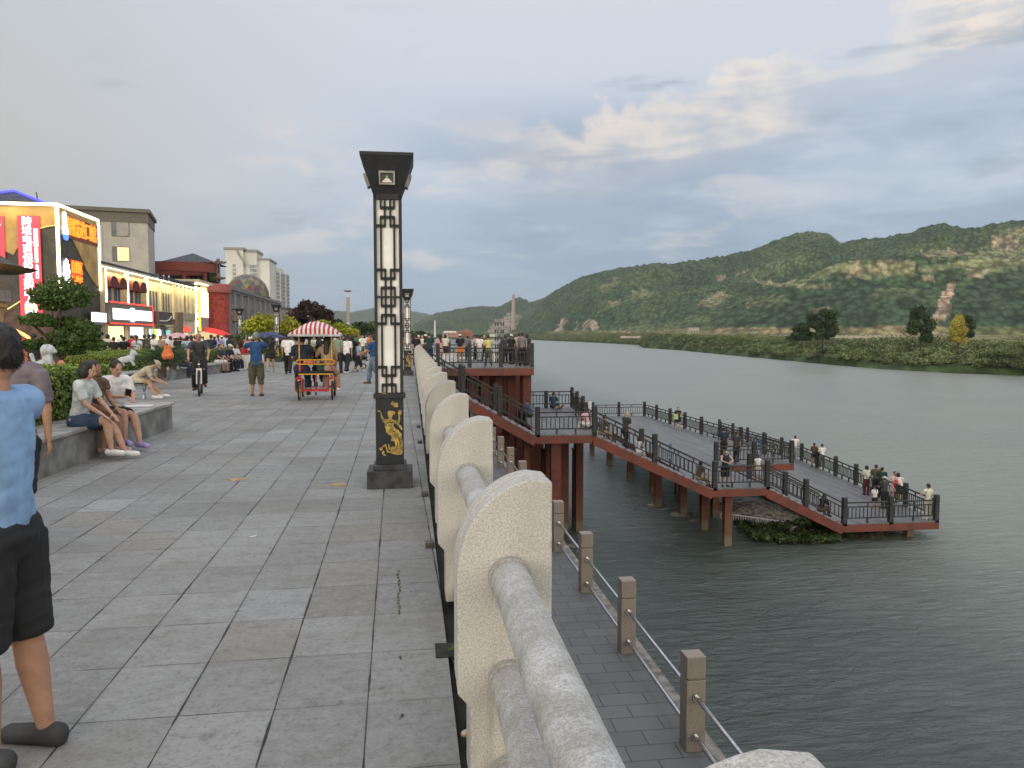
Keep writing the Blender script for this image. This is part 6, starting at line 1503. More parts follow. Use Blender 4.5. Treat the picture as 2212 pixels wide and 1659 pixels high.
g_ = G(1003, 1578); o = blob_mesh('tissue_litter', [('e', (0, 0, .015), (.016, .02, .014)), ('e', (.01, .012, .02), (.012, .01, .01))], .005, mat('tissue_pink', (.6, .42, .33), .8), smooth_it=2); o.location = (g_.x, g_.y, -.03); tag(o, 'small pinkish crumpled tissue in the slot by the balustrade', 'litter')
g_ = G(972, 1405); m = MB(); m.b2(-.075, .03, -.09, .09, .0025, .005); o = m.build('broken_corner', soil); o.location = (g_.x, g_.y, 0); tag(o, 'dark broken notch at the edge of the paving beside the balustrade', 'hole')
V, F_, C_ = leaf_cloud([(g_.x + .025, g_.y - .11, 0, .02, .05, .03, 1.0), (g_.x + .02, g_.y + .02, 0, .02, .04, .02, .8)], .014, 40, 25, shell=.1); o = raw_mesh('slot_weed', V, F_, HEDGE, smooth=False, attr={'leaf': C_}); tag(o, 'small green weed growing by the broken paving edge', 'weed')
# ================================================================== PEOPLE
QUEUE = []
def qblob(name, parts, voxel, mt, parent=None, smooth_it=4, M=None):
    """like blob_mesh, but all surfaces are evaluated together at the end"""
    vs, fs = [], []
    for p in parts:
        i0 = len(vs)
        if p[0] == 'e':
            _, c, r = p[:3]; R = p[3] if len(p) > 3 else None; nu, nv = 12, 8
            for j in range(nv + 1):
                ph = math.pi * j / nv
                for i in range(nu):
                    th = 2 * math.pi * i / nu; q = Vector((r[0] * math.sin(ph) * math.cos(th), r[1] * math.sin(ph) * math.sin(th), r[2] * math.cos(ph)))
                    if R is not None: q = R @ q
                    vs.append(Vector(c) + q)
            for j in range(nv):
                for i in range(nu): fs.append(tuple(i0 + k for k in (j * nu + i, (j + 1) * nu + i, (j + 1) * nu + (i + 1) % nu, j * nu + (i + 1) % nu)))
        else:
            _, a, b, r1, r2 = p[:5]; fl = p[5] if len(p) > 5 else None; a, b = Vector(a), Vector(b); d = b - a; L = max(d.length, 1e-5); d = d / L
            if fl is not None: w = Vector(fl[0]); u = (w - d * w.dot(d)).normalized(); fx = fl[1]
            else: u = d.orthogonal().normalized(); fx = 1
            v = d.cross(u); n = 12; rows = []; capa = 0.999 if not (fl and len(fl) > 2) else fl[2]
            for k in range(4): an = math.pi / 2 * k / 3; rows.append((a - d * r1 * math.cos(an) * capa, max(r1 * math.sin(an), 1e-4)))
            for k in range(4): an = math.pi / 2 * (3 - k) / 3; rows.append((b + d * r2 * math.cos(an) * capa, max(r2 * math.sin(an), 1e-4)))
            for c, r in rows:
                for i in range(n): th = 2 * math.pi * i / n; vs.append(c + u * r * fx * math.cos(th) + v * r * math.sin(th))
            for j in range(len(rows) - 1):
                for i in range(n): fs.append(tuple(i0 + k for k in (j * n + i, j * n + (i + 1) % n, (j + 1) * n + (i + 1) % n, (j + 1) * n + i)))
    if M is not None: vs = [M @ v for v in vs]
    me = bpy.data.meshes.new('src'); me.from_pydata([tuple(v) for v in vs], [], fs)
    o = bpy.data.objects.new(name, me); COL.objects.link(o)
    if parent: o.parent = parent
    me.materials.append(mt)
    md = o.modifiers.new('r', 'REMESH'); md.mode = 'VOXEL'; md.voxel_size = voxel; md.use_smooth_shade = True
    if smooth_it: ms = o.modifiers.new('s', 'SMOOTH'); ms.factor = 0.5; ms.iterations = smooth_it
    QUEUE.append((o, mt)); return o
def flush():
    dg = bpy.context.evaluated_depsgraph_get(); out = []
    for o, mt in QUEUE: out.append(bpy.data.meshes.new_from_object(o.evaluated_get(dg)))
    for (o, mt), me in zip(QUEUE, out):
        nm = o.name.split('.')[0]; n_ = len(me.vertices)
        if n_ and nm in ('shirt', 'trousers', 'shorts', 'skirt', 'dress', 'hair'):
            co_ = np.empty(n_ * 3, np.float32); me.vertices.foreach_get('co', co_); co_ = co_.reshape(-1, 3); no_ = np.empty(n_ * 3, np.float32); me.vertices.foreach_get('normal', no_); no_ = no_.reshape(-1, 3)
            sd_ = (hash(nm) % 7) + n_ % 13
            if nm == 'hair': d_ = (fbm(co_[:, 0] * 60 + co_[:, 1] * 40 + 9, co_[:, 2] * 34 + co_[:, 1] * 25 + 9, 3, 3) - .45) * .018
            else:
                a_ = co_[:, 0] + co_[:, 1] * .8; w_ = fbm(a_ * 7 + 5 + sd_, co_[:, 2] * 13 + co_[:, 1] * 6 + 5, 3, 11); w2 = fbm(co_[:, 0] * 16 + 7, co_[:, 2] * 9 + co_[:, 1] * 15 + 7 + sd_, 3, 17)
                d_ = ((1 - np.abs(w_ - .5) * 5).clip(-1, 1) * .006 + (w2 - .5) * .009 + .002)
            me.vertices.foreach_set('co', (co_ + no_ * d_[:, None]).ravel().astype(np.float32)); me.update()
        o.modifiers.clear(); old = o.data; me.materials.clear(); me.materials.append(mt); me.name = o.name; o.data = me; bpy.data.meshes.remove(old)
    QUEUE.clear()
SKIN = [mat('skin_a', (0.42, 0.24, 0.16), .68, var=.09, scale=9, spec=.3), mat('skin_b', (0.52, 0.32, 0.23), .68, var=.09, scale=9, spec=.3), mat('skin_c', (0.33, 0.175, 0.11), .68, var=.09, scale=9, spec=.3)]
HAIR = mat('black_hair', (0.012, 0.010, 0.010), .5, var=.3, scale=30); HAIRG = mat('grey_hair', (0.28, 0.27, 0.25), .7, var=.3, scale=30); HAIRB = mat('brown_hair', (0.05, 0.025, 0.015), .5, var=.3, scale=30)
CL = {}
def cloth(k):
    tbl = dict(white=(.72, .72, .72), black=(.014, .015, .018), navy=(.018, .028, .06), grey=(.16, .165, .17), charcoal=(.045, .048, .052), blue=(.02, .075, .21), sky=(.21, .35, .58), red=(.50, .02, .03), orange=(.75, .20, .03), yellow=(.58, .52, .22), beige=(.48, .42, .30), tan=(.34, .25, .16),
               pink=(.60, .36, .36), green=(.03, .16, .06), olive=(.09, .09, .05), maroon=(.11, .022, .03), brown=(.12, .07, .045), purple=(.40, .32, .60), denim=(.035, .065, .115), jeans=(.13, .18, .25), cream=(.66, .64, .52), darkgreen=(.012, .045, .035), khaki=(.12, .105, .075), lightgrey=(.42, .43, .45), paleblue=(.42, .52, .68), sage=(.20, .25, .19), camo=(.10, .11, .085), purplegrey=(.17, .14, .16))
    if k not in CL: CL[k] = mat('cloth_' + k, tbl[k], .85, var=.16, scale=7, bump=.006, bscale=11)
    return CL[k]
BLOUSE = mat('pale_print_cloth', (0.62, 0.64, 0.62), .85, scale=11, col2=(0.36, 0.42, 0.44), bump=.01, bscale=9)
def person(pos, yaw, label, h=1.68, top='white', bot='black', hair='short', skin=0, legs=None, arms=None, lean=0.05, kind='stand', sleeve=.55, leglen=1.0, shoe='black', vox=.018, face=False, skirt=None, head=(0, 0), longtop=0.0, sit=None, group='people on the promenade', fem=False, group_on=True, hairm=None, barefoot=False, neckz=0, hands=True, side=0.0):
    """pos: where the feet (or for seated figures, the point under the hips) rest; yaw: 0 faces away from the camera along +Y"""
    S = h; legs = legs or [(0.03, -0.02, .03), (-0.03, -0.05, .03)]; arms = arms or [(0.05, .14, .15, .02), (-0.02, .14, .12, .02)]
    def D(p, l, s): return Vector((math.sin(l) * s, math.sin(p) * math.cos(l), -math.cos(p) * math.cos(l)))
    T1, T2 = .245 * S, .235 * S
    J = {}; zmin = 1e9
    for s, (tp, sp, sl) in zip((-1, 1), legs):
        hip = Vector((s * .052 * S, 0, 0)); kn = hip + D(tp, sl, s) * T1; an = kn + D(sp, sl * .4, s) * T2; J[s] = (hip, kn, an); zmin = min(zmin, an.z - .042 * S)
    hz = -zmin if sit is None else sit
    off = Vector((0, 0, hz))
    hipc = off.copy(); tdir = Vector((math.sin(side), math.sin(lean), math.cos(lean) * math.cos(side))).normalized(); fwd = Vector((0, math.cos(lean), -math.sin(lean)))
    ch = hipc + tdir * .245 * S; shz = hipc + tdir * .295 * S; nk = hipc + tdir * .335 * S
    hdir = Vector((math.sin(head[1]), math.sin(lean * .6 + head[0]), math.cos(lean * .6 + head[0]))).normalized(); hc = nk + hdir * .078 * S
    hf = Vector((math.sin(-head[1]) * 0, 1, 0)); hf = (hf - hdir * hf.dot(hdir)).normalized(); Rh = Matrix((hf.cross(hdir).normalized(), hf, hdir)).transposed()
    sw = (.098 if fem else .112) * S; flt = (fwd, .62)
    body = [('c', hipc + tdir * .01 * S, hipc + tdir * .12 * S, .080 * S, .070 * S, flt), ('c', hipc + tdir * .12 * S, ch, .070 * S, .086 * S, flt), ('c', shz + Vector((-sw * .8, 0, 0)), shz + Vector((sw * .8, 0, 0)), .036 * S, .036 * S),
            ('c', nk - tdir * .03 * S, nk + hdir * .05 * S, .034 * S, .030 * S), ('e', hc, (.047 * S, .057 * S, .068 * S), Rh), ('e', hc + hf * .014 * S - hdir * .028 * S, (.035 * S, .042 * S, .034 * S), Rh),
            ('e', hc + hf * .058 * S - hdir * .008 * S, (.008 * S, .012 * S, .014 * S), Rh)]
    for s in (-1, 1): body.append(('e', hc + Rh @ Vector((s * .048 * S, -.004 * S, -.006 * S)), (.007 * S, .012 * S, .018 * S), Rh))
    topp, botp, shp = [], [], []
    hands_at = []
    for s, (up, out, fp, fi) in zip((-1, 1), arms):
        sh = shz + Vector((s * sw, 0, 0)); el = sh + D(up, out, s) * .170 * S; wr = el + D(fp, -fi, s) * .145 * S; hd = D(fp, -fi, s)
        body += [('c', sh, el, .029 * S, .022 * S), ('c', el, wr, .022 * S, .0145 * S)]
        sd = hd.cross(Vector((0, 0, 1))); sd = sd.normalized() if sd.length > .1 else Vector((1, 0, 0)); nn_ = sd.cross(hd).normalized()
        if abs(hd.z) > .8: sd = Vector((0, 1, 0)); nn_ = Vector((s, 0, 0))
        pc_ = wr + hd * .028 * S; body.append(('c', wr, pc_ + hd * .015 * S, .015 * S, .019 * S, (nn_, .55)))
        hands_at.append(pc_ + hd * .02 * S)
        if hands:
            for q, ln in zip((-1.5, -.5, .5, 1.5), (.036, .042, .040, .031)):
                b0 = pc_ + hd * .022 * S + sd * q * .0100 * S; b1 = b0 + (hd * .85 - nn_ * .28 * s * (1 if abs(hd.z) > .8 else 0) - Vector((0, 0, .25 if abs(hd.z) < .8 else 0))) * ln * .55 * S; b2 = b1 + (hd * .6 - nn_ * .6 * s * (1 if abs(hd.z) > .8 else 0) - Vector((0, 0, .6 if abs(hd.z) < .8 else 0))) * ln * .5 * S
                body += [('c', b0, b1, .0052 * S, .0048 * S), ('c', b1, b2, .0048 * S, .0040 * S)]
            tb = wr + hd * .012 * S + sd * .014 * S; body += [('c', tb, tb + (hd * .6 + sd * .65) * .030 * S, .0062 * S, .0055 * S), ('c', tb + (hd * .6 + sd * .65) * .030 * S, tb + (hd * 1.0 + sd * .8) * .045 * S, .0055 * S, .0045 * S)]
        if sleeve > 0: topp.append(('c', sh, sh.lerp(el, min(1, sleeve / .75) if sleeve < .75 else 1), .042 * S, .036 * S, (sd, 1, .15)))
        if sleeve >= .95: topp.append(('c', el, wr, .032 * S, .024 * S, (sd, 1, .1)))
        elif sleeve >= .75: topp.append(('c', el, el.lerp(wr, .4), .031 * S, .028 * S, (sd, 1, .1)))
    topp += [('c', hipc + tdir * (.02 - longtop) * S, hipc + tdir * .12 * S, (.094 + longtop * .06) * S, .086 * S, (fwd, .68 + longtop * 2.0, .25)), ('c', hipc + tdir * .12 * S, ch, .086 * S, .096 * S, (fwd, .68)), ('c', shz + Vector((-sw * .86, 0, 0)), shz + Vector((sw * .86, 0, 0)), .043 * S, .043 * S)]
    if sleeve <= 0: topp = topp[-3:-1] + [('c', shz + Vector((s * sw * .45, 0, -.03 * S)), shz + Vector((s * sw * .55, 0, .012 * S)), .04 * S, .038 * S) for s in (-1, 1)]
    botp.append(('c', hipc + Vector((-.028 * S, 0, -.005 * S)), hipc + Vector((.028 * S, 0, -.005 * S)), .078 * S, .078 * S, (fwd, .92)))
    for s in (-1, 1):
        hip, kn, an = [v + off for v in J[s]]; foot_f = Vector((s * .10, 1, 0)).normalized()
        body += [('c', hip, kn, .056 * S, .034 * S), ('c', kn, kn.lerp(an, .35), .033 * S, .036 * S), ('c', kn.lerp(an, .35), an, .035 * S, .020 * S)]
        ft = an + Vector((0, 0, -.020 * S)); tip = an + foot_f * .095 * S + Vector((0, 0, -.030 * S))
        body += [('c', ft - foot_f * .022 * S, tip, .022 * S, .018 * S)]
        if not barefoot: shp += [('c', ft - foot_f * .028 * S, tip, .028 * S, .025 * S), ('c', ft - foot_f * .03 * S + Vector((0, 0, -.008 * S)), tip + Vector((0, 0, -.002 * S)), .024 * S, .022 * S)]
        if skirt is None:
            k = min(1, leglen / .55); botp.append(('c', hip + Vector((0, 0, -.01 * S)), hip.lerp(kn, k), .066 * S, (.050 if leglen > .9 else .056) * S, (foot_f, 1, .2)))
            if leglen > .55: botp.append(('c', kn, kn.lerp(an, (leglen - .55) / .45 * .96), .047 * S, (.040 if leglen > .9 else .045) * S, (foot_f, 1, .15)))
    if skirt:
        kmid = (J[-1][1] + J[1][1]) / 2 + off; lm = hipc.lerp(kmid, skirt)
        for s in (-1, 1):
            hip, kn = J[s][0] + off, J[s][1] + off; botp.append(('c', hip, hip.lerp(kn, skirt), .068 * S, .075 * S, (Vector((0, 1, .01)), 1, .15)))
        botp.append(('c', hipc, lm, .085 * S, .105 * S, (fwd, .85, .15)))
    r_ = qblob('person', body, vox, SKIN[skin], smooth_it=2 if vox < .012 else 3); r_.location = pos; r_.rotation_euler = (0, 0, yaw)
    tag(r_, label, 'person', group if group_on else None)
    if top is not None: qblob('shirt' if skirt is None or top != bot else 'dress', topp, vox * 1.0, top if not isinstance(top, str) else cloth(top), r_, 3)
    if bot is not None: qblob('skirt' if skirt else ('trousers' if leglen > .9 else 'shorts'), botp, vox, bot if not isinstance(bot, str) else cloth(bot), r_, 3)
    if not barefoot and shoe: qblob('shoes', shp, min(vox, .014), cloth(shoe) if isinstance(shoe, str) else shoe, r_, 1)
    hm_ = hairm or HAIR; E = lambda dx, dy, dz, a, b, c: ('e', hc + Rh @ Vector((dx * S, dy * S, dz * S)), (a * S, b * S, c * S), Rh)
    hp = None
    if hair == 'short': hp = [E(0, -.012, .018, .052, .056, .056), E(0, -.032, -.008, .045, .034, .045)]
    elif hair == 'crop': hp = [E(0, -.008, .022, .050, .056, .050), E(0, -.028, .0, .045, .036, .040)]
    elif hair == 'bob': hp = [E(0, -.014, .016, .058, .060, .060), E(0, -.03, -.02, .056, .042, .05), E(.035, -.01, -.015, .022, .04, .05), E(-.035, -.01, -.015, .022, .04, .05)]
    elif hair == 'long': hp = [E(0, -.012, .016, .054, .058, .058), ('c', hc + Rh @ Vector((0, -.035 * S, .0)), nk - tdir * .10 * S - fwd * .065 * S, .048 * S, .040 * S, (fwd, .6)), E(.036, -.01, -.02, .02, .035, .05), E(-.036, -.01, -.02, .02, .035, .05)]
    elif hair == 'tail': hp = [E(0, -.010, .018, .052, .056, .054), ('c', hc + Rh @ Vector((0, -.06 * S, .01 * S)), nk - tdir * .07 * S - fwd * .08 * S, .022 * S, .014 * S)]
    elif hair == 'bun': hp = [E(0, -.010, .018, .052, .056, .054), E(0, -.045, .05, .026, .026, .026)]
    if hp:
        qblob('hair', hp, min(vox, .014), hm_, r_, 2)
        if vox < .0125:      # strands over the hair mass
            rg_ = np.random.default_rng(int(abs(pos[0]) * 1000)); Vs_ = []
            for e in hp:
                if e[0] != 'e': continue
                n_ = 900; d_ = rg_.normal(size=(n_, 3)); d_ /= np.linalg.norm(d_, axis=1)[:, None]; rad = np.array(e[2]); Rm = np.array(e[3]); p_ = (d_ * rad) @ Rm.T + np.array(e[1]); nn2 = (d_ / rad) @ Rm.T; nn2 /= np.linalg.norm(nn2, axis=1)[:, None]
                t2 = np.cross(nn2, rg_.normal(size=(n_, 3)) * .5 + np.array([0, 0, .2])); dn = np.array([0, -.25, -1.0]) + rg_.normal(size=(n_, 3)) * .35; dn -= nn2 * (np.sum(dn * nn2, 1))[:, None] * .85; dn /= np.linalg.norm(dn, axis=1)[:, None]
                t2 /= np.linalg.norm(t2, axis=1)[:, None]; L_ = (.012 + .016 * rg_.random(n_))[:, None]
                Vs_.append(np.stack([p_ - t2 * .0012, p_ + t2 * .0012, p_ + dn * L_ + nn2 * .004 + t2 * .0006, p_ + dn * L_ + nn2 * .004 - t2 * .0006], 1).reshape(-1, 3))
            V_ = np.concatenate(Vs_); raw_mesh('hair_strands', V_, np.arange(len(V_)).reshape(-1, 4), hm_, parent=r_, smooth=False)
    if hair in ('cap', 'whitecap', 'hat'):
        qblob('hair', [E(0, -.022, -.004, .048, .044, .045)], min(vox, .014), hm_, r_, 2)
        cm_ = {'cap': cloth('navy'), 'whitecap': cloth('white'), 'hat': cloth('beige')}[hair]
        qblob('cap', [E(0, -.004, .034, .054, .060, .040), E(0, .05, .022, .040, .042, .007) if hair != 'hat' else E(0, 0, .02, .09, .095, .010)], min(vox, .012), cm_, r_, 1)
    if face:
        Fm = mat('face_dark', (.03, .018, .015), .6, var=0)
        for s in (-1, 1): qblob('eye', [E(s * .019, .0535, .004, .0062, .004, .0035)], .004, Fm, r_, 0); qblob('brow', [E(s * .020, .0545, .016, .011, .004, .0028)], .004, Fm, r_, 0)
        qblob('mouth', [E(0, .0545, -.033, .012, .004, .0035)], .004, mat('lips', (.33, .10, .08), .5, var=0), r_, 0)
    M_ = Matrix.Translation(pos) @ Matrix.Rotation(yaw, 4, 'Z')
    r_['_h'] = 0; del r_['_h']
    return r_, [M_ @ v for v in hands_at], M_ @ hc, M_
PI = math.pi
# ---- poses
WALK1 = [(0.38, 0.10, .02), (-0.28, -0.62, .02)]; WALK2 = [(-0.25, -0.55, .02), (0.36, 0.12, .02)]; STRIDE = [(0.45, 0.30, .02), (-0.35, -0.5, .02)]
SITL = [(1.50, 0.05, .06), (1.50, -0.05, .06)]; SITX = [(1.45, 0.35, .02), (1.62, 0.0, -.06)]
SWING = [(0.45, .10, .75, .05), (-0.40, .10, -0.10, .05)]; FRONTH = [(0.45, .10, 1.55, .45), (0.45, .10, 1.50, .45)]; LAP = [(0.35, .12, 1.15, .35), (0.35, .12, 1.15, .35)]
UPH = [(1.9, .25, 2.7, .25), (1.8, .25, 2.6, .25)]; LEANR = [(.85, .1, 1.45, .5), (.85, .1, 1.45, .5)]; PHONE = [(0.3, .10, 1.9, .35), (0.55, .1, 1.7, .4)]
def feet(x, y, z=0.0): return G(x, y, z)


def PX(x, y, z, yaw, label, **k):
    g_ = G(x, y, z); return person((g_.x, g_.y, z), yaw, label, **k)
def XY(x, y, Y, z, yaw, label, **k):          # by column x and depth Y
    q = A(x, 725, Y); return person((q.x, Y, z), yaw, label, **k)
# man in the light blue singlet at the left edge
g1 = feet(16, 1634)
person((g1.x, g1.y, 0), 1.40, 'man in light blue shirt and black shorts, cut off by the left picture edge', h=1.66, top='sky', bot='black', hair='crop', skin=0, legs=[(.03, -.06, .03), (-.06, -.16, .03)], arms=[(.55, .04, 1.3, .3), (.9, -.20, 1.5, .6)], sleeve=.2, leglen=.56, shoe='charcoal', vox=.009, lean=-.02, head=(.05, 0), longtop=.0)
q = A(14, 725, 6.2)
person((q.x, 6.2, 0), .12, 'man in grey T-shirt and dark shorts walking just beyond the light blue singlet', h=1.69, top='purplegrey', bot='black', hair='short', skin=0, legs=WALK1, arms=[(.1, .14, .2, .02), (0.02, .17, .10, .0)], sleeve=.62, leglen=.6, shoe='black', vox=.011, longtop=.03)
# three women on the near seat
W_ = 'women sitting on the near granite seat'
_, hd, hc_, _ = person((-4.30, 10.6, 0), -PI / 2 - .10, 'woman in pale ruffled blouse and denim shorts, legs crossed, nearest on the granite seat', h=1.60, top=BLOUSE, bot='denim', hair='bob', skin=1, legs=[(1.38, .42, .02), (1.55, .12, -.05)], arms=[(.42, .14, .85, .3), (.40, .12, .9, .3)], sleeve=.55, leglen=.42, shoe='white', vox=.010, lean=.20, sit=.525, group=W_, fem=True, face=True, head=(.18, -.05), longtop=.0)
person((-4.36, 11.08, 0), -PI / 2 - .5, 'woman in brown dress wedged between the other two women on the near seat', h=1.60, top='brown', bot='brown', hair='long', skin=2, legs=SITL, arms=LAP, sleeve=.3, skirt=.8, shoe='pink', vox=.011, lean=.22, sit=.525, group=W_, fem=True, head=(.15, .1))
_, hd3, _, _ = person((-4.25, 11.65, 0), -PI / 2 - .75, 'woman in white T-shirt looking at a phone, wearing purple slippers', h=1.60, top='white', bot='black', hair='bun', skin=1, legs=SITX, arms=[(.45, .12, 1.45, .5), (.62, .12, 1.60, .4)], sleeve=.55, leglen=.35, shoe='purple', vox=.010, lean=.18, sit=.525, group=W_, fem=True, face=True, head=(.35, .12))
o = MB().box((0, 0, 0), (.075, .012, .145)).build('mobile_phone', mat('phone_black', (.02, .02, .025), .3)); o.location = hd3[1] + Vector((.02, -.02, .05)); o.rotation_euler = (.7, .2, .3); tag(o, 'black mobile phone held by the woman in the white T-shirt', 'phone')
m = MB(); m.box((0, 0, .11), (.26, .16, .2)); o = m.build('shopping_bag', cloth('lightgrey'), bevel=.02); o.location = (-4.5, 11.9, .456); tag(o, 'pale plastic bag lying on the granite seat beyond the women', 'bag')
o = MB().box((0, 0, .008), (.42, .30, .012)).build('paper_sheet', WHT); o.location = (-4.45, 13.3, .456); o.rotation_euler = (0, 0, .2); tag(o, 'white paper sheet lying on the far end of the near granite seat', 'paper')
o = MB().lathe([(.02, 0), (.07, .01), (.06, .04), (.02, .05)], n=12).build('light_puck', glow('puck', (1, 1, 1), 1.5)); o.location = (-4.6, 12.4, .456); tag(o, 'small white glowing disc lamp on the granite seat by the hedge end', 'lamp')
# person on a folding stool in the hedge gap
q = A(276, 725, 20.6); stl = empty('folding_stool', (q.x + .22, 20.6, 0), 0, 'folding stool with crossed dark legs in the gap between the seats', 'stool')
MB().b2(-.17, .17, -.16, .16, .40, .43).build('seat', cloth('black'), stl)
for sx in (-1, 1): MB().bar((sx * .15, -.16, .01), (sx * .15, .16, .40), .02, .02).build('leg', STEEL, stl); MB().bar((sx * .13, .16, .01), (sx * .13, -.16, .40), .02, .02).build('leg', STEEL, stl)
person((q.x + .1, 20.6, 0), -PI / 2 + .1, 'person with a beige hat on a folding stool, mostly hidden behind the hedge end', h=1.62, top='beige', bot='beige', hair='hat', skin=1, legs=[(1.3, .75, .02), (1.45, .35, .02)], arms=LAP, sit=.50, leglen=.4, lean=.95, vox=.014, head=(.5, 0), shoe='white')
# pair in black on the far seat
def seatB(u, off=-.25): d = dB.normalized(); n_ = Vector((d.y, -d.x, 0)); return pB0 + d * u + n_ * off
for u, l, kw in ((5.6, 'person in black with drooping head, left of the pair on the far granite seat', dict(top='black', bot='navy', hair='short', lean=.50, leglen=1, head=(.3, 0), shoe='grey')), (6.5, 'man in black cap and face mask, right of the pair on the far seat', dict(top='black', bot='black', hair='cap', lean=.42, leglen=.5, shoe='grey')),
                 (9.6, 'person in white shorts and black top sitting behind the cyclist', dict(top='charcoal', bot='white', hair='short', lean=.25, leglen=.55, shoe='black')), (11.8, 'woman in white T-shirt and dark trousers sitting near the end of the far seat', dict(top='white', bot='navy', hair='bob', lean=.3, leglen=1, fem=True, shoe='white')),
                 (13.2, 'woman in red T-shirt and black trousers perched on the end of the far seat', dict(top='red', bot='black', hair='bob', lean=.22, leglen=1, fem=True, shoe='black')), (10.8, 'person in a dark top sitting second from the end of the far seat', dict(top='navy', bot='black', hair='whitecap', lean=.35, leglen=1, shoe='black'))):
    p_ = seatB(u); person((p_.x, p_.y, 0), angB - PI / 2 - .35, l, h=1.62, legs=SITL, arms=LAP, sit=.49, vox=.016, **kw)
# cyclist and bicycle, coming towards the camera
gc = feet(434, 855); bk = empty('bicycle', (gc.x - .10, gc.y + .35, 0), PI + .20, 'bicycle with a white front fork and fat tyres ridden towards the camera', 'bicycle')
def wheel(root, y, r, nm='wheel', w=.045, tyre=None, rim=None, x=0, hub=None, spokes=14):
    o_ = bpy.data.objects.new(nm, None); COL.objects.link(o_); o_.parent = root; o_.location = (x, y, r)
    m = MB(); n = 30; q_ = 8; rows = [m.verts([(w * .5 * math.cos(t), (r - w * .5 + w * .5 * math.sin(t)) * math.cos(a), (r - w * .5 + w * .5 * math.sin(t)) * math.sin(a)) for t in [6.2832 * j / q_ for j in range(q_)]]) for a in [6.2832 * k / n for k in range(n)]]
    for k in range(n):
        a, b = rows[k], rows[(k + 1) % n]
        for j in range(q_): m.face(a + j, a + (j + 1) % q_, b + (j + 1) % q_, b + j)
    m.build('tyre', tyre or mat('tyre_rubber', (.02, .02, .02), .8), o_, smooth=True)
    m = MB(); rows = [m.verts([(dx, rr * math.cos(a), rr * math.sin(a)) for dx, rr in ((-w * .25, r - w), (w * .25, r - w), (w * .2, r - w * 1.35), (-w * .2, r - w * 1.35))]) for a in [6.2832 * k / n for k in range(n)]]
    for k in range(n):
        a, b = rows[k], rows[(k + 1) % n]
        for j in range(4): m.face(a + j, a + (j + 1) % 4, b + (j + 1) % 4, b + j)
    m.tube((-w, 0, 0), (w, 0, 0), .018, n=8)
    for k in range(spokes): a = 6.2832 * k / spokes; m.tube((w * .6 * (-1) ** k, 0, 0), (0, (r - w) * math.cos(a), (r - w) * math.sin(a)), .003, n=4, caps=False)
    m.build('rim', rim or STEEL, o_)
    return o_
wheel(bk, .52, .33, w=.055); wheel(bk, -.52, .33, w=.055)
m = MB()
for s in (-1, 1): m.path([(s * .055, .52, .33), (s * .055, .44, .66), (s * .03, .42, .74)], .020, 8)
m.box((0, .43, .72), (.14, .06, .05)); m.build('fork', WHT, bk)
m = MB(); m.path([(0, .41, .72), (0, .34, .96)], .022); m.path([(0, .38, .80), (0, -.10, .34), (0, -.52, .33)], .020); m.path([(0, .36, .88), (0, -.20, .80), (0, -.10, .34)], .018); m.path([(0, -.20, .80), (0, -.52, .33)], .012); m.build('frame', mat('bike_paint', (.05, .05, .055), .4), bk)
m = MB(); m.path([(-.30, .30, .99), (-.08, .36, .97), (.08, .36, .97), (.30, .30, .99)], .014); m.tube((-.30, .30, .99), (-.20, .33, .98), .02); m.tube((.30, .30, .99), (.20, .33, .98), .02); m.build('handlebar', BLK, bk)
MB().box((0, -.22, .86), (.15, .25, .05)).build('saddle', BLK, bk, bevel=.02); MB().lathe([(.01, 0), (.035, .01), (.035, .03), (.01, .04)], (0, .40, .83), 10).build('headlight', WHT, bk)
m = MB(); m.tube((-.09, -.10, .30), (.09, -.10, .30), .02); m.bar((.07, -.10, .30), (.10, -.02, .15), .02, .02); m.bar((-.07, -.10, .30), (-.10, -.18, .45), .02, .02); m.box((.14, -.02, .14), (.09, .08, .02)); m.box((-.14, -.18, .46), (.09, .08, .02)); m.build('pedal', BLK, bk)
person((gc.x - .16, gc.y + .57, 0), PI + .20, 'balding man in dark green T-shirt and black trousers riding the bicycle', h=1.66, top='charcoal', bot='black', hair=None, skin=0, legs=[(.95, -.15, .10), (.55, -.25, .10)], arms=[(.75, .28, .95, .06), (.75, .28, .95, .06)], sit=.93, lean=.30, leglen=1, shoe='brown', vox=.012, face=True, head=(.1, 0))
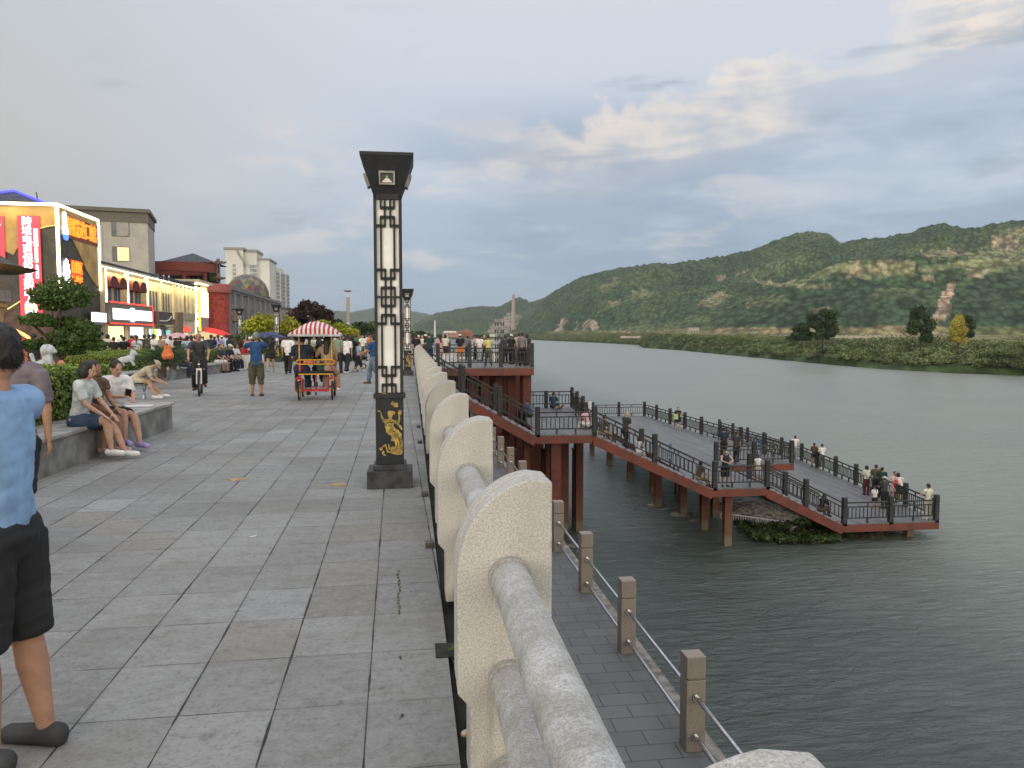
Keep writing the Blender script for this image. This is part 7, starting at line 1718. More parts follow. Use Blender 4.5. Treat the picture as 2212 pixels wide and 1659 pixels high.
# photographer, walkers
_, hdp, _, _ = PX(555, 855.5, 0, .06, 'grey haired man in blue shirt and olive cropped trousers raising a phone to photograph', h=1.70, top='blue', bot='olive', hair='short', hairm=HAIRG, legs=[(.02, 0, .05), (-.02, -.02, .05)], arms=[(1.15, .55, 2.75, .15), (1.2, .25, 2.5, .6)], sleeve=.5, leglen=.72, shoe='brown', vox=.012, longtop=.06)
o = MB().box((0, 0, 0), (.155, .012, .078)).build('mobile_phone', WHT); o.location = (hdp[0] + hdp[1]) / 2 + Vector((0, .03, .03)); tag(o, 'pale phone held up by the man in the blue shirt', 'phone')
RP = [
 (585, 803, .0, 'long haired woman in a short black dress walking past the photographer', dict(h=1.66, top='black', bot='black', skirt=.55, hair='long', fem=True, legs=WALK2, arms=LAP, sleeve=.3, skin=1, shoe='lightgrey')),
 (529, 792, .2, 'older person in maroon blouse and grey trousers walking away left of the photographer', dict(h=1.60, top='maroon', bot='grey', hair='short', arms=FRONTH, sleeve=1, shoe='brown', longtop=.06)),
 (541, 793, PI, 'person in white head scarf and pink top standing beside the photographer', dict(h=1.55, top='pink', bot='navy', hair='whitecap', fem=True)),
 (600, 779, .3, 'girl in a loose black dress and white shoes standing farther along the walk', dict(h=1.60, top='black', bot='black', skirt=.75, hair='short', fem=True, shoe='white')),
 (623, 808, .05, 'man in white shirt and black trousers walking away left of the striped cart', dict(h=1.70, top='white', bot='black', hair='short', legs=WALK1, longtop=.05)),
 (680, 776, PI - .6, 'woman in bright red trousers seen through the striped cart', dict(h=1.62, top='cream', bot='red', hair='tail', fem=True, arms=FRONTH, legs=STRIDE)),
 (730, 806, -.1, 'man in sage green shirt and dark trousers walking right of the cart', dict(h=1.72, top='sage', bot='charcoal', hair='short', legs=WALK2, longtop=.04)),
 (749, 806, -.35, 'young man in white T-shirt and black trousers stepping right of the cart', dict(h=1.68, top='white', bot='black', hair='short', legs=STRIDE, shoe='white', longtop=.04)),
 (761, 803, -.4, 'person in black top and shorts carrying a bag beside the boy in white', dict(h=1.66, top='black', bot='navy', hair='bob', legs=WALK2, leglen=.5, arms=FRONTH, skin=2)),
 (775, 804, -PI / 2 + .4, 'boy in white and pale blue T-shirt and black cropped trousers', dict(h=1.38, top='paleblue', bot='black', hair='short', legs=WALK1, leglen=.75, shoe='lightgrey')),
 (784, 777, PI, 'man in white T-shirt and black shorts walking towards the camera', dict(h=1.70, top='white', bot='black', hair='crop', legs=WALK1, leglen=.5)),
 (770, 777, -.2, 'person in green top in the crowd right of the cart', dict(h=1.68, top='green', bot='black', hair='short')),
 (807, 829, PI / 2 - .2, 'man in bright blue T-shirt and pale jeans pushing a stroller, half behind the lantern column', dict(h=1.68, top='blue', bot='jeans', hair='short', legs=WALK2, arms=[(.6, .1, 1.2, .1), (.6, .1, 1.2, .1)], shoe='brown')),
 (790, 790, PI / 2, 'seated rider on the small tricycle right of the boy in white', dict(h=1.30, top='grey', bot='black', hair='short', legs=SITL, sit=.45, arms=LAP)),
]
for x, y, yw, l, kw in RP: PX(x, y, 0, yw, l, vox=.015, **kw)
g_ = G(799, 796); tr = empty('stroller', (g_.x, g_.y, 0), PI / 2, 'small dark wheeled stroller beside the lantern column', 'stroller')
for x in (-.2, .2): wheel(tr, .3, .13, x=x, spokes=8); wheel(tr, -.3, .13, x=x, spokes=8)
m = MB(); m.path([(-.2, .3, .13), (-.2, -.1, .5), (-.2, -.45, .95)], .014); m.path([(.2, .3, .13), (.2, -.1, .5), (.2, -.45, .95)], .014); m.path([(-.2, -.3, .13), (-.2, .1, .5)], .012); m.path([(.2, -.3, .13), (.2, .1, .5)], .012); m.tube((-.2, -.45, .95), (.2, -.45, .95), .014); m.build('frame', STEEL, tr); MB().box((0, 0, .42), (.36, .4, .06)).build('seat', cloth('black'), tr); MB().box((0, -.2, .65), (.36, .05, .45)).build('backrest', cloth('charcoal'), tr)
# ---- four-wheeled pedal cart
gw = (feet(646, 866) + feet(716.5, 864)) / 2; ct = empty('pedal_cart', (gw.x, gw.y + .1, 0), .05, 'four wheeled red and yellow pedal cart under a red and white striped canopy', 'pedal cart')
RP_ = mat('red_enamel', (.42, .02, .025), .35, var=.15); YP = mat('yellow_enamel', (.62, .36, .03), .4, var=.12)
hwc = .405
for s in (-1, 1):
    wheel(ct, 0, .245, x=s * hwc, rim=YP); wheel(ct, 1.15, .245, x=s * hwc * 1.02, rim=YP)
    m = MB(); m.path([(s * (hwc - .09), 0, .24), (s * (hwc - .09), 0, .52), (s * (hwc - .05), 0, .56), (s * (hwc + .05), 0, .56), (s * (hwc + .09), 0, .52), (s * (hwc + .09), 0, .24)], .016); m.path([(s * .385, .05, .50), (s * .385, .10, 1.02)], .030); m.build('frame_post', RP_, ct)
    MB().box((s * hwc, 0, .505), (.075, .20, .03)).build('mudguard', YP, ct, bevel=.01)
    m = MB(); m.tube((s * .395, .10, 1.0), (s * .395, .10, 1.66), .019); m.tube((s * .36, 1.05, .9), (s * .36, 1.05, 1.66), .017); m.build('canopy_pole', YP, ct)
m = MB(); m.box((0, 0, .25), (.66, .07, .06)); m.box((0, .6, .24), (.05, 1.15, .05)); m.box((0, 1.15, .26), (.7, .06, .05)); m.box((-.2, .4, .26), (.05, .8, .04)); m.box((.2, .4, .26), (.05, .8, .04)); m.path([(0, .1, .25), (0, .16, .66)], .02); m.path([(-.15, .5, .25), (-.15, .6, .45)], .016); m.path([(.15, .5, .25), (.15, .6, .45)], .016); m.build('chassis', RP_, ct)
MB().box((0, .45, .285), (.5, .5, .02)).build('footboard', mat('alu_plate', (.4, .4, .4), .4), ct); MB().box((0, .14, .70), (.88, .34, .055)).build('seat', cloth('black'), ct, bevel=.02); MB().box((0, .0, .655), (.84, .03, .03)).build('seat_rail', YP, ct)
m = MB(); n = 8
for z in (.90, 1.01): m.tube((-.42, .06, z), (.42, .06, z), .015)
for s in (-1, 1): m.path([(s * (.42 + .055 * math.sin(math.pi * k / n)), .06, 1.01 - .11 * k / n) for k in range(n + 1)], .015)
for x in (-.28, -.02, .25): m.tube((x, .06, .90), (x, .06, 1.01), .012)
m.build('back_rail', YP, ct)
MB().b2(-.27, -.05, .035, .045, .915, .995).build('sign_plate', RP_, ct); text('观光', .07, YP, ct, Matrix.Translation((-.22, .028, .955)) @ RX, ext=.001); text('游览车', .045, cloth('pink'), ct, Matrix.Translation((-.11, .028, .955)) @ RX, ext=.001); text('30', .085, cloth('pink'), ct, Matrix.Translation((.06, .028, .955)) @ RX, ext=.002)
MB().b2(.0, .13, .035, .045, .915, .995).build('number_plate', cloth('maroon'), ct)
m = MB(); m.path([(.02, .2, .86), (.05, .1, .74), (.10, .08, .73), (.14, .12, .84)], .008); m.build('bag_strap', STEEL, ct); MB().box((.12, .14, .83), (.2, .14, .2)).build('bag', cloth('darkgreen'), ct, bevel=.02)
m = MB(); m.tube((0, .02, .20), (0, .02, .12), .02); m.tube((0, .02, .35), (0, .05, .45), .05); m.build('drive_unit', BLK, ct)
def canopy_mat():
    m_ = bpy.data.materials.new('striped_canopy'); m_.use_nodes = True; t = NT(m_.node_tree); bs = t.n['Principled BSDF']
    x, y, z = t.sep(t.add('ShaderNodeTexCoord').outputs['Object']); u = t.m('FRACT', t.m('DIVIDE', t.m('ADD', x, 5.0), .108))
    t.l.new(t.mix(t.sstep(t.m('ABSOLUTE', t.m('SUBTRACT', u, .5)), .235, .25), (.42, .035, .06), (.66, .64, .60)), bs.inputs['Base Color']); bs.inputs['Roughness'].default_value = .75; return m_
cvs = []; nx, ny = 30, 14
for j in range(ny + 1):
    for i in range(nx + 1):
        u, v = i / nx * 2 - 1, j / ny * 2 - 1; r_ = max(abs(u) ** 1.0 * .92 + .0, abs(v)); e = (1 - abs(u) ** 1.75) * .32 * (1 - .25 * v * v); z = 1.67 + e * (1 - abs(v) ** 3 * .4) + .012 * math.sin(i * 1.7) * (1 - abs(u)); 
        cvs.append((u * .62 * (1 + .02 * (1 - abs(v))), .52 + v * .80, z))
for sgn, ii in ((0, 0),):
    idx = np.arange((nx + 1) * (ny + 1)).reshape(ny + 1, nx + 1); cf = [tuple(int(k) for k in q_) for q_ in np.stack([idx[:-1, :-1], idx[:-1, 1:], idx[1:, 1:], idx[1:, :-1]], -1).reshape(-1, 4)]
ring = [idx[0, i] for i in range(nx + 1)] + [idx[j, nx] for j in range(1, ny + 1)] + [idx[ny, i] for i in range(nx - 1, -1, -1)] + [idx[j, 0] for j in range(ny - 1, 0, -1)]
m = MB(); m.verts(cvs)
for q_ in cf: m.face(*q_)
b0 = len(m.v); m.verts([(cvs[k][0] * 1.0, cvs[k][1], 1.625) for k in ring])
for k in range(len(ring)): k2 = (k + 1) % len(ring); m.face(int(ring[k]), b0 + k, b0 + k2, int(ring[k2]))
o = m.build('canopy', canopy_mat(), ct, smooth=False); md = o.modifiers.new('th', 'SOLIDIFY'); md.thickness = .008
m = MB(); b = [(x * 1.012, y if False else .52 + (y - .52) * 1.012, z) for x, y, z in [cvs[int(k)] for k in ring]]
i = m.verts([(x, y, 1.60) for x, y, z in b] + [(x, y, 1.655) for x, y, z in b]); n = len(b)
for k in range(n): m.face(i + k, i + (k + 1) % n, i + n + (k + 1) % n, i + n + k)
m.build('canopy_hem', cloth('lightgrey'), ct)
wpos = lambda x, y: (gw.x + x, gw.y + .1 + y, 0)
PG = 'riders of the striped pedal cart'
person(wpos(-.36, .20), .02, 'man in navy shirt and dark cap riding on the left of the striped cart', h=1.76, top='navy', bot='navy', hair='cap', legs=[(1.25, -.05, .12), (1.05, .0, .02)], arms=[(.5, .15, 1.2, .2), (.6, .10, 1.2, .3)], sit=.80, leglen=1, shoe='brown', vox=.012, lean=.12, group=PG, longtop=.03)
person(wpos(.26, .20), -.08, 'woman with long black hair in tan clothes riding on the right of the striped cart', h=1.66, top='tan', bot='tan', hair='long', fem=True, legs=[(1.15, -.05, .02), (1.20, -.1, .22)], arms=[(.7, .5, 1.2, -.1), (.5, .15, 1.0, .2)], sit=.80, leglen=1, shoe='white', vox=.012, lean=.1, group=PG, skin=1)
person(wpos(-.02, .62), .1, 'child in black on the front seat of the striped cart', h=1.25, top='black', bot='black', hair='short', legs=SITL, arms=LAP, sit=.78, vox=.014, group=PG)
# ---- crowd before the shops and along the walk
CR = [(183, 40, 'white', 'black', 'short', .3, 'person in white T-shirt by the pine, facing the shops'), (72, 24, 'black', 'charcoal', 'tail', 0, 'woman in black crop top beside the lion statue'), (214, 40, 'beige', 'beige', 'short', 0, 'person in a pale beige dress left of the lit shopfront'), (245, 38, 'black', 'black', 'crop', 0, 'left one of two broad men in black before the shops'), (267, 38.5, 'black', 'black', 'short', 0, 'right one of two men in black before the shops'),
      (232, 44, 'cream', 'tan', 'bob', .5, 'person in cream between the beige dress and the men in black'), (295, 39, 'white', 'black', 'tail', .1, 'woman in white blouse with a black ponytail before the shops'), (331, 36, 'white', 'black', 'short', -.8, 'person in white shirt bending left of the cycad'), (346, 44, 'tan', 'brown', 'short', PI, 'person in tan facing out beside the bending one'), (357, 45, 'white', 'grey', 'short', PI, 'man in white behind the cycad'), (368, 47, 'cream', 'black', 'bob', .6, 'woman in cream behind the cycad fronds'),
      (378, 50, 'white', 'navy', 'short', -.3, 'person in white beside the red sunshade'), (389, 48, 'pink', 'black', 'bob', .9, 'woman in pink below the red sunshade'), (396, 52, 'maroon', 'black', 'short', 0, 'person in maroon near the far shops'), (404, 36, 'paleblue', 'black', 'short', .1, 'man in pale polo shirt behind the pair in black'), (413, 42, 'pink', 'beige', 'long', .4, 'woman in pale pink behind the cyclist'), (421, 44, 'orange', 'cream', 'short', 0, 'person in bright orange top left of the cyclist'), (429, 46, 'white', 'white', 'short', PI, 'person in a white singlet beside the orange top'),
      (456, 40, 'navy', 'black', 'crop', .3, 'man in navy right behind the cyclist'), (463, 47, 'pink', 'black', 'short', 0, 'person in pink in the crowd right of the cyclist'), (471, 46, 'purple', 'black', 'tail', .5, 'woman in lilac in the crowd right of the cyclist'), (479, 49, 'yellow', 'navy', 'whitecap', 0, 'person in yellow with a white cap'), (489, 47, 'paleblue', 'grey', 'short', .1, 'man in pale blue shirt before the museum'), (500, 48, 'maroon', 'black', 'bob', -.2, 'woman in maroon before the museum'), (496, 41, 'darkgreen', 'cream', 'long', -.5, 'woman in dark green with a shoulder bag'),
      (612, 52, 'olive', 'black', 'short', 0, 'person in olive left of the striped cart'), (606, 60, 'maroon', 'black', 'short', 0, 'person in maroon by the low hedge'), (655, 55, 'white', 'black', 'short', .2, 'person in white seen through the left of the cart'), (690, 50, 'black', 'black', 'bob', .3, 'person in black seen through the cart'), (700, 56, 'white', 'grey', 'short', PI, 'person in white seen through the right of the cart'), (738, 58, 'black', 'white', 'crop', 0, 'person in black top behind the striped cart'), (744, 50, 'black', 'charcoal', 'short', .2, 'man in black just right of the cart canopy'),
      (262, 50, 'white', 'brown', 'short', 0, 'person in white behind the two men in black'), (284, 48, 'red', 'black', 'short', 0, 'person in red in front of the bright shopfront'), (311, 46, 'charcoal', 'black', 'cap', -.5, 'person in dark cap before the bright shopfront'), (322, 50, 'brown', 'black', 'bob', .2, 'person in brown at the stall tables'), (384, 44, 'black', 'black', 'hat', 0, 'person in a straw hat near the stalls'), (438, 55, 'black', 'black', 'short', 0, 'dark dressed person far behind the cyclist'), (199, 46, 'charcoal', 'black', 'short', .2, 'dark dressed person right of the pine trunk')]
for x, Y, tp, bt, hr, yw, l in CR: XY(x, 0, Y, 0, yw, l, h=random.uniform(1.58, 1.74), top=tp, bot=bt, hair=hr, fem=hr in ('bob', 'tail', 'long'), legs=random.choice([None, WALK1, WALK2]), arms=random.choice([None, LAP, SWING]), vox=.022, hands=False, group='crowd before the shops', skin=random.randrange(3))
# far crowd: ten built figures, then copies
flush()
protos = []
for k in range(10):
    tp = ['white', 'orange', 'black', 'red', 'pink', 'grey', 'paleblue', 'cream', 'navy', 'green'][k]; bt = ['black', 'black', 'jeans', 'navy', 'beige', 'black', 'grey', 'brown', 'white', 'black'][k]; hr = ['short', 'bob', 'short', 'tail', 'long', 'crop', 'short', 'cap', 'short', 'bob'][k]
    o, *_ = XY(760, 0, 80, 0, .0, 'x', h=1.66, top=tp, bot=bt, hair=hr, legs=[None, WALK1, WALK2][k % 3], arms=[None, LAP, SWING][k % 3], vox=.032, hands=False); protos.append((o, tp, bt))
flush()
fc = []
rg = random.Random(21)
for k in range(64):
    if k < 40: x, Y = rg.uniform(752, 812), rg.uniform(56, 120)
    elif k < 52: x, Y = rg.uniform(640, 750), rg.uniform(62, 110)
    else: x, Y = rg.uniform(866, 893), rg.uniform(42, 90)
    q = A(x, 725, Y)
    if q.x > -.1: q.x = -.3 - rg.random()
    fc.append((x, Y, q.x))
fc.sort()
ordn = lambda n: '%d%s' % (n, 'th' if 10 <= n % 100 <= 20 else {1: 'st', 2: 'nd', 3: 'rd'}.get(n % 10, 'th'))
used = set()
for k, (x, Y, X) in enumerate(fc):
    pr_, tp, bt = protos[rg.randrange(10)]
    if id(pr_) not in used: o = pr_; used.add(id(pr_))
    else: o = copy_tree(pr_)
    o.location = (X, Y, 0); o.rotation_euler = (0, 0, rg.choice([0, .3, -.4, PI, PI - .4, PI / 2, -PI / 2])); s_ = rg.uniform(.93, 1.05); o.scale = (s_,) * 3
    tag(o, '%s from the left in the distant crowd, %s top and %s bottoms' % (ordn(k + 1), {'paleblue': 'pale blue'}.get(tp, tp), bt), 'person', 'distant crowd along the promenade')
for pr_, tp, bt in protos:
    if id(pr_) not in used:
        for ch in list(pr_.children): bpy.data.objects.remove(ch)
        bpy.data.objects.remove(pr_)
# ---- people on the decks
D1 = 'people on the upper deck'
UD = [(899, 43, .3, 'black', 'black', 'short', None, 'man in black standing first at the left end of the upper deck'), (904, 47, PI, 'white', 'black', 'whitecap', None, 'person in a white cap behind the man in black on the upper deck'), (919, 42, -.4, 'cream', 'camo', 'whitecap', None, 'woman in white sun hat beside the man in dark green'), (927, 41.2, .1, 'darkgreen', 'navy', 'crop', None, 'tall man in dark green T-shirt at the left railing of the upper deck'),
      (950, 44, .6, 'pink', 'pink', 'long', .8, 'long haired woman in pink on the upper deck'), (994, 46, .1, 'black', 'orange', 'whitecap', .7, 'woman in black vest and white cap with orange cloth round her waist'), (1036, 49, -.4, 'white', 'lightgrey', 'short', None, 'person in white shirt and pale trousers standing mid upper deck'), (1030, 51, -.2, 'pink', 'black', 'short', None, 'person in pale pink behind the white shirt on the upper deck'), (1046, 50, PI, 'charcoal', 'black', 'short', None, 'dark dressed man facing the camera mid upper deck'),
      (1055, 41.6, .1, 'yellow', 'khaki', 'crop', None, 'man in pale yellow shirt and khaki trousers striding at the upper deck railing'), (1091, 45, .5, 'charcoal', 'black', 'short', None, 'person in dark clothes right of the striped poles'), (1104, 44, -.9, 'black', 'black', 'whitecap', None, 'person in black with white cap leaning to the right'), (1121, 45.5, .2, 'beige', 'beige', 'short', None, 'person in beige behind the big grey man'), (1128, 41.2, .05, 'grey', 'black', 'crop', None, 'big man in grey shirt at the right end of the upper deck railing'), (1138, 42.2, -.6, 'charcoal', 'maroon', 'bob', None, 'person in dark top at the far right corner of the upper deck'),
      (962, 50, .2, 'cream', 'black', 'bob', None, 'woman in cream farther back on the upper deck'), (1010, 51.5, .2, 'grey', 'black', 'short', None, 'man in grey at the back of the upper deck'), (912, 52, PI, 'red', 'black', 'short', None, 'person in red at the back left of the upper deck')]
for x, Y, yw, tp, bt, hr, sk, l in UD:
    kw = dict(legs=STRIDE) if 'striding' in l else {}; kw['h'] = 1.78 if 'big' in l or 'tall' in l else random.uniform(1.6, 1.7)
    XY(x, 0, Y, 0, yw, l, top=tp, bot=bt, hair=hr, skirt=sk, fem=hr in ('bob', 'long'), arms=FRONTH if yw in (.5, -.9, .1) else None, vox=.018, hands=False, group=D1, skin=random.randrange(3), **kw)
# tables, stools, poles and pool-side things on the upper deck
for i, (x, Y, l) in enumerate([(1070, 47, 'white cloth covered stool left of the striped poles'), (1084, 48, 'white cloth covered stool under the striped poles'), (1097, 47.5, 'white cloth covered stool right of the striped poles'), (1112, 48.5, 'white cloth covered stool near the big grey man'), (962, 47, 'pale cloth covered stool left on the upper deck'), (978, 48, 'pale cloth covered stool behind the woman in pink'), (944, 47.5, 'leftmost pale cloth covered stool on the upper deck')]):
    q = A(x, 725, Y); r = empty('covered_stool', (q.x, Y, 0), i * .4, l, 'stool', 'covered stools on the upper deck'); MB().lathe([(.30, 0), (.24, .4), (.24, .50)], n=14).build('cloth_cover', cloth('white'), r); MB().lathe([(.25, .501), (.25, .53)], n=14).build('seat_pad', cloth('cream'), r)
SPM = mat('silver_pole', (.30, .28, .27), .4, var=0)
pl = empty('striped_poles', (A(1079, 725, 46).x, 46, 0), 0, 'bundle of four thin black and silver striped poles rising from the upper deck', 'poles')
ztp = A(1079, 687, 46).z
for dx, dy in ((-.24, 0), (-.09, .1), (.09, -.05), (.24, .05)):
    m = MB(); z = 0; k = 0
    while z < ztp: m.cur = k % 2; m.tube((dx, dy, z), (dx, dy, min(z + .22, ztp)), .038 if k % 2 == 0 else .037, n=8); z += .22; k += 1
    m.build('pole', [BLK, SPM], pl)
bo = empty('pink_boat', (A(1008, 725, 58).x, 58, WZ), 0, 'pink and white amusement boat moored behind the upper deck', 'boat')
q = A(985, 735, 60); sh_ = empty('sunshade_post', (A(966, 725, 56).x, 56, WZ), 0, 'thin pale post with a small white top behind the upper deck', 'post'); MB().tube((0, 0, 0), (0, 0, A(966, 716, 56).z - WZ), .05).build('pole', mat('pale_blue_paint', (.4, .55, .65), .5), sh_); MB().box((.2, 0, A(966, 717, 56).z - WZ), (.9, .5, .12)).build('top', WHT, sh_)
m = MB(); m.prism([(-3.0, 6.1), (2.6, 6.1), (3.2, 6.7), (3.0, 7.0), (-3.2, 7.0)], -.8, .8); m.build('hull', mat('boat_pink', (.75, .25, .4), .4), bo); m = MB(); m.b2(-2.6, 2.0, -.7, .7, 7.01, 7.35); m.b2(-2.8, 2.4, -.9, .9, 7.9, 8.0)
for x in (-2.5, 2.0): m.b2(x - .05, x + .05, -.7, .7, 7.36, 7.89)
m.build('cabin', WHT, bo); m = MB()
for x in (-2, 0, 2): m.tube((x, 0, 0), (x, 0, 6.1), .12)
m.build('stilt', FRAME, bo)
D2 = 'people on the lower decks and stairs'
def stz(x, X0, Z0, X1, Z1): return Z0 + (Z1 - Z0) * min(1, max(0, math.ceil((x - X0) / ((X1 - X0) / 16)) / 16))
def on(x, Y, z, yw, l, **k): q = A(x, 725, Y); k.setdefault('vox', .017); return person((q.x, Y, z), yw, l, group=D2, **k)
def onst(x, Y, seg, yw, l, **k):
    q = A(x, 725, Y)
    for _ in range(3): q = A(x, 725 + (CAMH - seg(q.x)) * 45, Y)
    k.setdefault('vox', .017); return person((q.x, Y, seg(q.x)), yw, l, group=D2, **k)
sg2 = lambda X: stz(X, 8.06, ZA, 13.53, ZB); sg1 = lambda X: stz(X, .62, 0, 5.39, ZA); sg3 = lambda X: stz(X, 16.2, ZB, 19.9, ZC)
def fix(x, y, z): return G(x, y, z)
def onp(x, y, z, yw, l, **k): g_ = G(x, y, z); k.setdefault('vox', .017); return person((g_.x, g_.y, z), yw, l, group=D2, **k)
SITG = [(1.75, .25, .10), (1.75, .15, .10)]
onp(1194, 885, ZA, -.5, 'man in blue shirt sitting on the boards at the back of the small landing', h=1.7, top='denim', bot='navy', hair='short', legs=SITG, arms=FRONTH, sit=.22, lean=.25, leglen=.5)
onp(1146, 908, ZA + .25, .9, 'person in dark blue crouching at the foot of the first stair flight', h=1.65, top='denim', bot='black', hair='short', legs=SITG, arms=LAP, sit=.28, lean=.35, skin=0)
onp(1270, 928, ZA, .6, 'person in pink and white squatting at the right corner of the small landing', h=1.62, top='pink', bot='white', hair='bob', fem=True, legs=SITG, arms=LAP, sit=.25, lean=.4)
x_ = A(1299, 935, YF + .9).x; person((x_, YF + .9, sg2(x_)), -1.2, 'person in grey camouflage top sitting at the head of the second stair flight', h=1.68, top='camo', bot='tan', hair='cap', legs=[(1.3, .3, .05), (1.5, .1, .05)], arms=LAP, sit=.28, lean=.3, vox=.017, group=D2)
x_ = A(1350, 955, YF + 1.0).x; person((x_, YF + 1.0, sg2(x_)), -1.1, 'bald man in dark T-shirt walking down the second stairs', h=1.70, top='charcoal', bot='black', hair=None, legs=[(.35, -.1, .02), (.05, -.35, .02)], arms=[(.1, .1, .5, .1), (.1, .1, .3, .1)], lean=.18, vox=.017, group=D2, skin=1)
x_ = A(1375, 980, YF + .7).x; person((x_, YF + .7, sg2(x_)), -1.0, 'child in white with dark red hair sitting on the second stairs below the bald man', h=1.45, top='white', bot='white', hair='bob', hairm=cloth('maroon'), legs=SITG, arms=FRONTH, sit=.2, lean=.35, vox=.017, group=D2)
x_ = A(1508, 1050, YF + .6).x; person((x_, YF + .6, sg2(x_)), -1.3, 'woman in brown dress sitting low on the second stairs near the landing post', h=1.62, top='brown', bot='tan', skirt=.9, hair='bob', fem=True, legs=[(1.35, .7, .03), (1.45, .6, .03)], arms=LAP, sit=.25, lean=.25, vox=.017, group=D2)
person((A(1566, 1052, YF + .45).x, YF + .45, ZB), PI - .1, 'man in navy singlet and black shorts leaning on the front railing of the landing', h=1.72, top='navy', bot='black', hair='crop', legs=None, arms=[(.9, .25, 1.35, .7), (.9, .25, 1.35, .7)], sleeve=0, leglen=.6, lean=.12, vox=.014, group=D2, skin=1, face=False)
onp(1563, 990, ZB, -.3, 'man in grey cap and navy T-shirt standing behind the man in the singlet', h=1.74, top='navy', bot='black', hair='cap', lean=.05)
onp(1590, 997, ZB, -.9, 'person in dark grey T-shirt looking down beside the capped man', h=1.66, top='charcoal', bot='black', hair='short', head=(.2, 0))
onp(1637, 1041, ZB, .3, 'child in white sleeveless top and black cap on the landing by the third stairs', h=1.30, top='white', bot='lightgrey', hair='cap', leglen=.6, sleeve=.2)
onp(1464, 927, ZB, PI - .2, 'woman with a pale green tote bag standing alone on the wide middle deck', h=1.64, top='black', bot='black', skirt=.75, hair='bun', fem=True, arms=[(.3, .2, 2.2, .5), (.3, .2, 2.2, .5)], legs=[(.05, 0, .10), (.0, -.05, .10)], shoe='beige', skin=1)
qb = G(1464, 927, ZB); o = MB().box((-.22, -.2, .95), (.32, .08, .38)).build('tote_bag', mat('tote_green', (.45, .55, .25), .8)); o.location = (qb.x, qb.y, ZB); tag(o, 'pale green tote bag on the arm of the woman alone on the middle deck', 'bag')
for x, Y, tp, hr, l, st_ in [(1376, 70, 'black', 'short', 'dark dressed person whose head shows beyond the far railing corner of the middle deck', 0), (1524, 55, 'yellow', 'hat', 'person in a yellow top sitting on the lowest deck behind the long railing', 1), (1549, 54, 'pink', 'short', 'person in a red hat sitting beyond the long railing', 1), (1564, 56, 'white', 'short', 'man in white standing beyond the long railing of the middle deck', 0), (1467, 60, 'purple', 'bob', 'person in lilac sitting low beyond the woman with the tote bag', 1)]:
    q = A(x, 725, Y); person((min(q.x, 27.2 if Y > 50 else 99), min(Y, 65.2), ZC), -1.0, l, h=1.66, top=tp, bot='black', hair=hr, legs=SITL if st_ else None, arms=LAP, sit=.5 if st_ else None, vox=.02, group=D2, hands=False)
LD = [(1717, 992.5, -.3, 1.70, 'white', 'lightgrey', 'crop', None, 'bald man in white T-shirt leaning on the outer railing beyond the middle deck corner', FRONTH), (1758, 1008, -.3, 1.60, 'brown', 'navy', 'tail', .45, 'woman in brown top and short navy skirt at the outer railing', FRONTH), (1768, 1009, -.3, 1.30, 'black', 'black', 'short', None, 'child in dark clothes between the two women at the outer railing', LAP), (1775, 1012.5, -.2, 1.64, 'white', 'grey', 'bun', None, 'woman in white blouse and wide grey trousers at the outer railing', LAP),
      (1871, 1069, 0, 1.62, 'cream', 'maroon', 'bob', None, 'woman in floral cream top with a white backpack in the lowest deck group', LAP), (1891, 1072, -.5, 1.74, 'olive', 'black', 'crop', None, 'tall man in olive shirt shading his eyes with a raised hand', [(.2, .1, .4, .1), (1.5, .5, 2.6, .9)]), (1904, 1075, -.6, 1.66, 'darkgreen', 'black', 'short', None, 'person in dark green beside the olive shirt', LAP), (1889, 1104, .2, 1.28, 'white', 'black', 'tail', .5, 'little girl in white T-shirt and black skirt with purple shoes', None),
      (1910, 1099, .1, 1.66, 'charcoal', 'black', 'hat', None, 'person in charcoal T-shirt and wide hat in the lowest deck group', FRONTH), (1931, 1084, PI, 1.62, 'pink', 'pink', 'short', .7, 'woman in pink facing the camera, holding a red bag before her', FRONTH), (1944, 1086, -.8, 1.58, 'white', 'darkgreen', 'bob', None, 'woman in white T-shirt and green shorts leaning back by the outer railing', [(1.0, .2, 2.2, .4), (1.0, .2, 2.2, .4)]), (2004, 1121, .15, 1.70, 'cream', 'cream', 'short', None, 'man in pale yellow shirt with a camera at the outermost corner of the decks', [(.5, .3, 1.9, .5), (.2, .3, .5, .3)])]
for x, y, yw, hh, tp, bt, hr, sk, l, ar in LD:
    kw = dict(leglen=.5) if 'shorts' in l else {}
    if 'purple' in l: kw['shoe'] = 'purple'
    if 'white' == tp or 'camera' in l: kw['shoe'] = kw.get('shoe', 'white')
    onp(x, y, ZC, yw, l, h=hh, top=tp, bot=bt, hair=hr, skirt=sk, arms=ar, fem='woman' in l or 'girl' in l, side=-.22 if 'leaning back' in l else 0, **kw)
g_ = G(1931, 1084, ZC); o = blob_mesh('red_bag', [('e', (0, -.16, 1.0), (.17, .07, .22)), ('e', (0, -.16, 1.16), (.10, .04, .08))], .02, cloth('red'), smooth_it=2); o.location = (g_.x, g_.y, ZC); tag(o, 'bright red backpack held in front of the woman in pink', 'bag')
g_ = G(1871, 1069, ZC); o = blob_mesh('white_backpack', [('e', (0, -.15, 1.18), (.14, .08, .20))], .02, cloth('white'), smooth_it=2); o.location = (g_.x, g_.y, ZC); tag(o, 'white backpack on the woman in the floral cream top', 'bag')
x_ = A(1772, 1095, YF + .7).x; person((x_, YF + .7, sg3(x_)), -1.2, 'person in dark top with a lime green bag sitting on the third stairs', h=1.62, top='black', bot='brown', hair='bob', legs=SITG, arms=LAP, sit=.22, lean=.5, vox=.017, group=D2)
